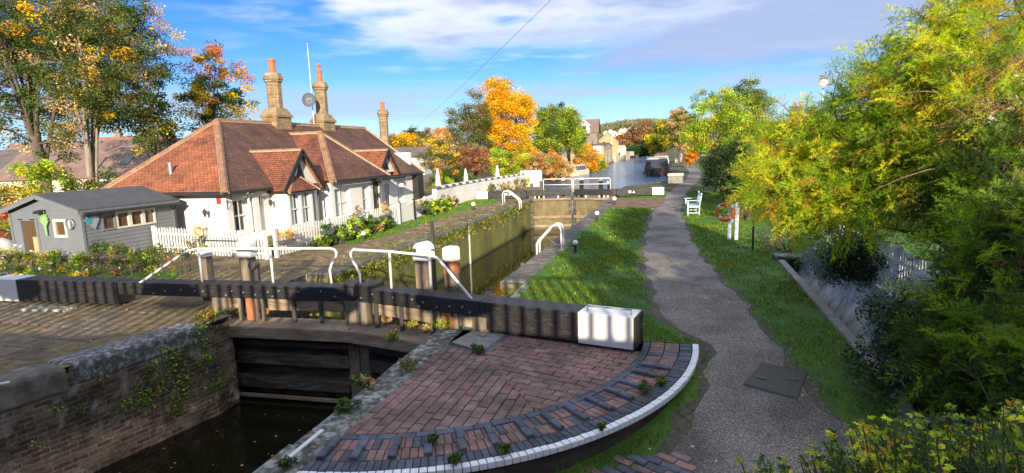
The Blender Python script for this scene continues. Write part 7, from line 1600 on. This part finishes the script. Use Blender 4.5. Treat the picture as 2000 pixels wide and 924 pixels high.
PAL['lawn'] = [(.075, .17, .012), (.10, .22, .015), (.055, .13, .01), (.15, .24, .03)]
gm = {'lawn': 8, 'olive': .8, 'straw': .25}
qd = lambda X, Y: np.hypot(X-QC[0], Y-QC[1])
zE = lambda X, Y: np.where(Y >= 8.3, 0, -np.minimum(1.1, (8.3-Y)*.105))
grass(lambda X, Y: (X > -3.35+.12*np.sin(Y*3)) & (X < plx(Y)-.1-.08*np.sin(Y*5)) & ((qd(X, Y) > 4.62) | (Y > 9.0)) & (Y > 8.85) & (X > -3.35) & ~((Y > 29.5) & (Y < 34.6)), -3.5, 1, 8.8, 40, 115000, .045, 1, gm)
grass(lambda X, Y: (X > prx(Y)+.05*np.sin(Y*6)) & (X < 2.54), -.5, 2.6, 5.5, 40, 75000, .05, 2, gm, zf=zE)
grass(lambda X, Y: (X < -10.8+.1*np.sin(Y*2)) & (X > -12.0-np.clip((Y-24)*.15, 0, .7)), -12.8, -10.7, 17.5, 36, 42000, .05, 3, gm)
grass(lambda X, Y: (qd(X, Y) > 4.57) & (X < plx(Y)-.02) & (Y > 4.6) & (X > -1.7), -1.8, 1.2, 4.4, 9.5, 16000, .085, 4, {'green': 2, 'darkgreen': 2, 'lawn': 2}, zf=lambda X, Y: zE(X, Y)-.01)
grass(lambda X, Y: (X > -22) & (Y > 9.3+(-X-13)*-.02) & (Y < 11.4+.1*np.sin(X*3)) & (X < -12.8), -22, -12.6, 9.2, 11.8, 9000, .07, 5, {'lime': 1, 'green': 2, 'lawn': 2})
# weeds: on the coping edges, gate ledge, walls
def weed(x, y, z, r, mix, label, seed, leaf=.04, n=16, name='weed_clump', hh=1.0, per=26, flowers=None):
    return bush(name, label, 'weeds', (x, y, z), (r, r, r*hh), mix, n, per, r*.35, leaf, seed, stems=True, group='weeds growing on the lock stonework', flowers=flowers)
W_ = [((700, 752), .012, .13, {'green': 2, 'straw': 1}, 'small grass tuft on the right coping nearest the gate foot'), ((715, 757), .012, .16, {'straw': 1, 'green': 1}, 'wide low grass tuft on the right coping edge'), ((797, 722), .02, .17, {'olive': 2, 'straw': 1}, 'grey-green feathery tuft on the coping at the quadrant edge'), ((675, 803), .02, .15, {'green': 3}, 'green mossy tuft between coping stones beside the blue edging'),
      ((765, 668), .0, .17, {'yellowgreen': 2, 'yellow': 1.6, 'olive': 1}, 'tall yellow-topped weed at the corner of the right coping'), ((805, 640), .0, .13, {'yellow': 1, 'yellowgreen': 2, 'straw': 1}, 'yellow-green weeds at the foot of the right gate'), ((862, 640), .0, .19, {'lime': 1.5, 'yellowgreen': 2, 'straw': 1.4}, 'bright lime weed clump under the right beam'), ((830, 650), .0, .12, {'straw': 2, 'yellowgreen': 1}, 'straw-coloured tuft between the two weed clumps under the right beam'),
      ((975, 640), .0, .2, {'green': 2, 'lime': 1}, 'grassy tuft under the right beam beyond the concrete patch'), ((1020, 650), .0, .16, {'green': 2, 'lime': 1}, 'low grass at the upper corner of the brick quadrant'), ((935, 690), .01, .13, {'green': 2}, 'mossy tuft in the notch of the concrete patch'), ((1262, 765), .02, .11, {'green': 2, 'olive': 1}, 'tuft on the right-hand ring bricks between foot bars'), ((1290, 752), .02, .08, {'green': 2, 'straw': 1}, 'small tuft near the white edge on the right'),
      ((890, 905), .02, .08, {'green': 2}, 'small moss tuft by the white edge near the bottom'), ((985, 885), .02, .08, {'green': 2, 'olive': 1}, 'low moss tuft on the blue ring left of centre'), ((845, 865), .02, .06, {'green': 1}, 'tiny moss tuft between foot bars at the bottom'), ((1175, 840), .02, .06, {'green': 1, 'straw': 1}, 'tiny tuft by the fifth foot bar'), ((560, 915), .02, .09, {'darkgreen': 1, 'olive': 1}, 'dark tuft at the bottom end of the right coping')]
for k, ((x, y), z, r, m_, lb) in enumerate(W_):
    p = G(x, y, z); weed(p[0], p[1], z, r, m_, lb, 200+k, .035 if r < .2 else .05, 18 if r < .2 else 34, hh=.6 if r < .2 else 1.1, per=22)
# weeds on the gate ledge (left)
for k, (x, y, r, m_, lb) in enumerate([(440, 618, .30, {'yellowgreen': 2, 'yellow': 1.6, 'rust': .6}, 'yellow and russet weeds at the left end of the gate ledge'), (520, 615, .12, {'straw': 2, 'rust': 1}, 'dry straw tuft in the middle of the left gate ledge'), (620, 610, .12, {'straw': 2, 'yellow': .6}, 'straw-like stems on the left gate ledge near the mitre'), (755, 630, .13, {'straw': 2, 'yellow': .5}, 'dry yellow tuft on the right gate ledge'), (405, 632, .22, {'olive': 2, 'yellow': 1, 'rust': 1}, 'brown and yellow weeds on the coping beside the left gate')]):
    p = G(x, y, -.2 if k not in (4,) else 0); weed(p[0], p[1], -.2 if k != 4 else .0, r, m_, lb, 240+k, .045, 26, hh=.6)
# ferns and moss hanging on the brick tail wall
ferns = [(330, 690, .34), (355, 735, .42), (315, 745, .30), (290, 775, .28), (345, 790, .30), (235, 790, .20), (380, 640, .3), (420, 720, .34), (385, 690, .32), (295, 720, .18), (265, 775, .2), (115, 800, .12), (170, 795, .12), (85, 870, .12), (200, 740, .1)]
for k, (x, y, r) in enumerate(ferns):
    z = None
    for X in (-8.75, -8.95, -9.05):
        p = atX(x, y, X)
        if p[1] < 8.5 and abs(edge_at(EW, max(-4, min(8.3, p[1])))-X) < .17: break
    p = np.array([edge_at(EW, min(8.3, p[1]))+.04, min(8.35, p[1]), p[2]])
    rs_ = np.random.default_rng(300+k); t = empty('wall_fern', (p[0], p[1], p[2]), 0, ['brightest fern clump high on the tail wall near the gate', 'large light green fern clump in the middle of the tail wall', 'fern clump left of the large one on the tail wall', 'yellow-green fern clump low on the tail wall', 'hanging fern clump close above the dark water', 'small fern at mid height on the brick tail wall', 'mossy fern right under the coping beside the gate', 'dark fern clump beside the gate heel post', 'broad mossy fern below the lichen-covered coping', 'little fern under the pale coping stone', 'little fern left of the yellow-green clump', 'tiny fern near the left of the tail wall', 'tiny fern below the coping joint', 'tiny fern at the lower left of the tail wall', 'tiny weed just under the coping stone'][k], 'fern', 'ferns growing on the brick tail wall')
    r *= .9; n = int(80*(r/.2)**1.3); P = rs_.normal(size=(n, 3))*np.array([.18, .55, .45])*r; P[:, 0] = np.abs(P[:, 0]); P[:, 2] -= np.abs(rs_.normal(size=n))*r*.15
    V, F, C = quads(rs_, P, (.055 if r > .15 else .04), pick(rs_, {'lime': 2 if k in (1, 3, 4) else 1, 'green': 2, 'yellowgreen': 1}, n)*np.clip(rs_.normal(1, .2, (n, 1)), .6, 1.4), .2, .5, np.array([.8, 0, -.2])); np_mesh('fronds', V, F, C, M['leaf'], t)
# moss fringe along the chamber top, one mass nobody could count
rs = np.random.default_rng(9); n = 900; Y = 12.8+rs.uniform(0, 1, n)**1.2*21.5; Z = -.12-np.abs(rs.normal(size=n))*.22; cen = np.c_[np.full(n, -8.86), Y, Z]
V, F, C = clump_leaves(rs, cen, np.tile([.04, .16, .09], (n, 1)), 16, .055, pick(rs, {'olive': 4, 'yellowgreen': 2, 'straw': .6, 'green': 1.5}, n)); tag(np_mesh('moss', V, F, C, M['leaf']), kind='stuff')
n = 700; Y = 12.9+rs.uniform(0, 1, n)*21; cen = np.c_[-9.0-np.abs(rs.normal(size=n))*.35, Y, np.full(n, .02)]
V, F, C = clump_leaves(rs, cen, np.tile([.12, .16, .03], (n, 1)), 16, .04, pick(rs, {'straw': .8, 'olive': 3, 'brown': 1, 'green': .6}, n)); tag(np_mesh('moss', V, F, C, M['leaf']), kind='stuff')
# fallen leaves
n = 900; X = rs.uniform(-13, -9.2, n); Y = rs.uniform(4, 20, n); P = np.c_[X, Y, np.full(n, .02)]; V, F, C = quads(rs, P, .05, pick(rs, {'straw': 2, 'gold': 1, 'brown': 2, 'olive': 1}, n), 3, .7)
k_ = (P[:, 0] < -9.7); sel = np.repeat(k_, 4); F2 = F[k_]; tag(np_mesh('fallen_leaves', V, F2, C[k_], M['leaf']), kind='stuff')
n = 70; X = rs.uniform(-8.8, -4.2, n); Y = rs.uniform(3, 9, n); V, F, C = quads(rs, np.c_[X, Y, np.full(n, -1.845)], .05, pick(rs, {'straw': 1, 'yellow': 1, 'brown': 1}, n), 30, .7); V[:, 2] = -1.843; tag(np_mesh('fallen_leaves', V, F, C, M['leaf']), kind='stuff')

# leaf litter on the towpath, lawn and quadrant
rs = np.random.default_rng(44)
n = 1500; Y = 4.5+rs.uniform(0, 1, n)**1.3*26; X = rs.uniform(-3.3, 2.5, n); k_ = ~((qd(X, Y) < 4.6) & (rs.uniform(0, 1, n) < .93)); X, Y = X[k_], Y[k_]
near = rs.uniform(0, 1, len(X)) < np.clip(1.1-np.minimum(np.abs(X-plx(Y)), np.abs(X-prx(Y)))/.5, .15, 1); X, Y = X[near], Y[near]
V, F, C = quads(rs, np.c_[X, Y, np.where(qd(X, Y) < 4.6, .022, zE(X, Y)+.018)], .045, pick(rs, {'straw': 3, 'brown': 3, 'gold': .5, 'olive': 1}, len(X)), 4, .7); tag(np_mesh('fallen_leaves', V, F, C, M['leaf']), kind='stuff')
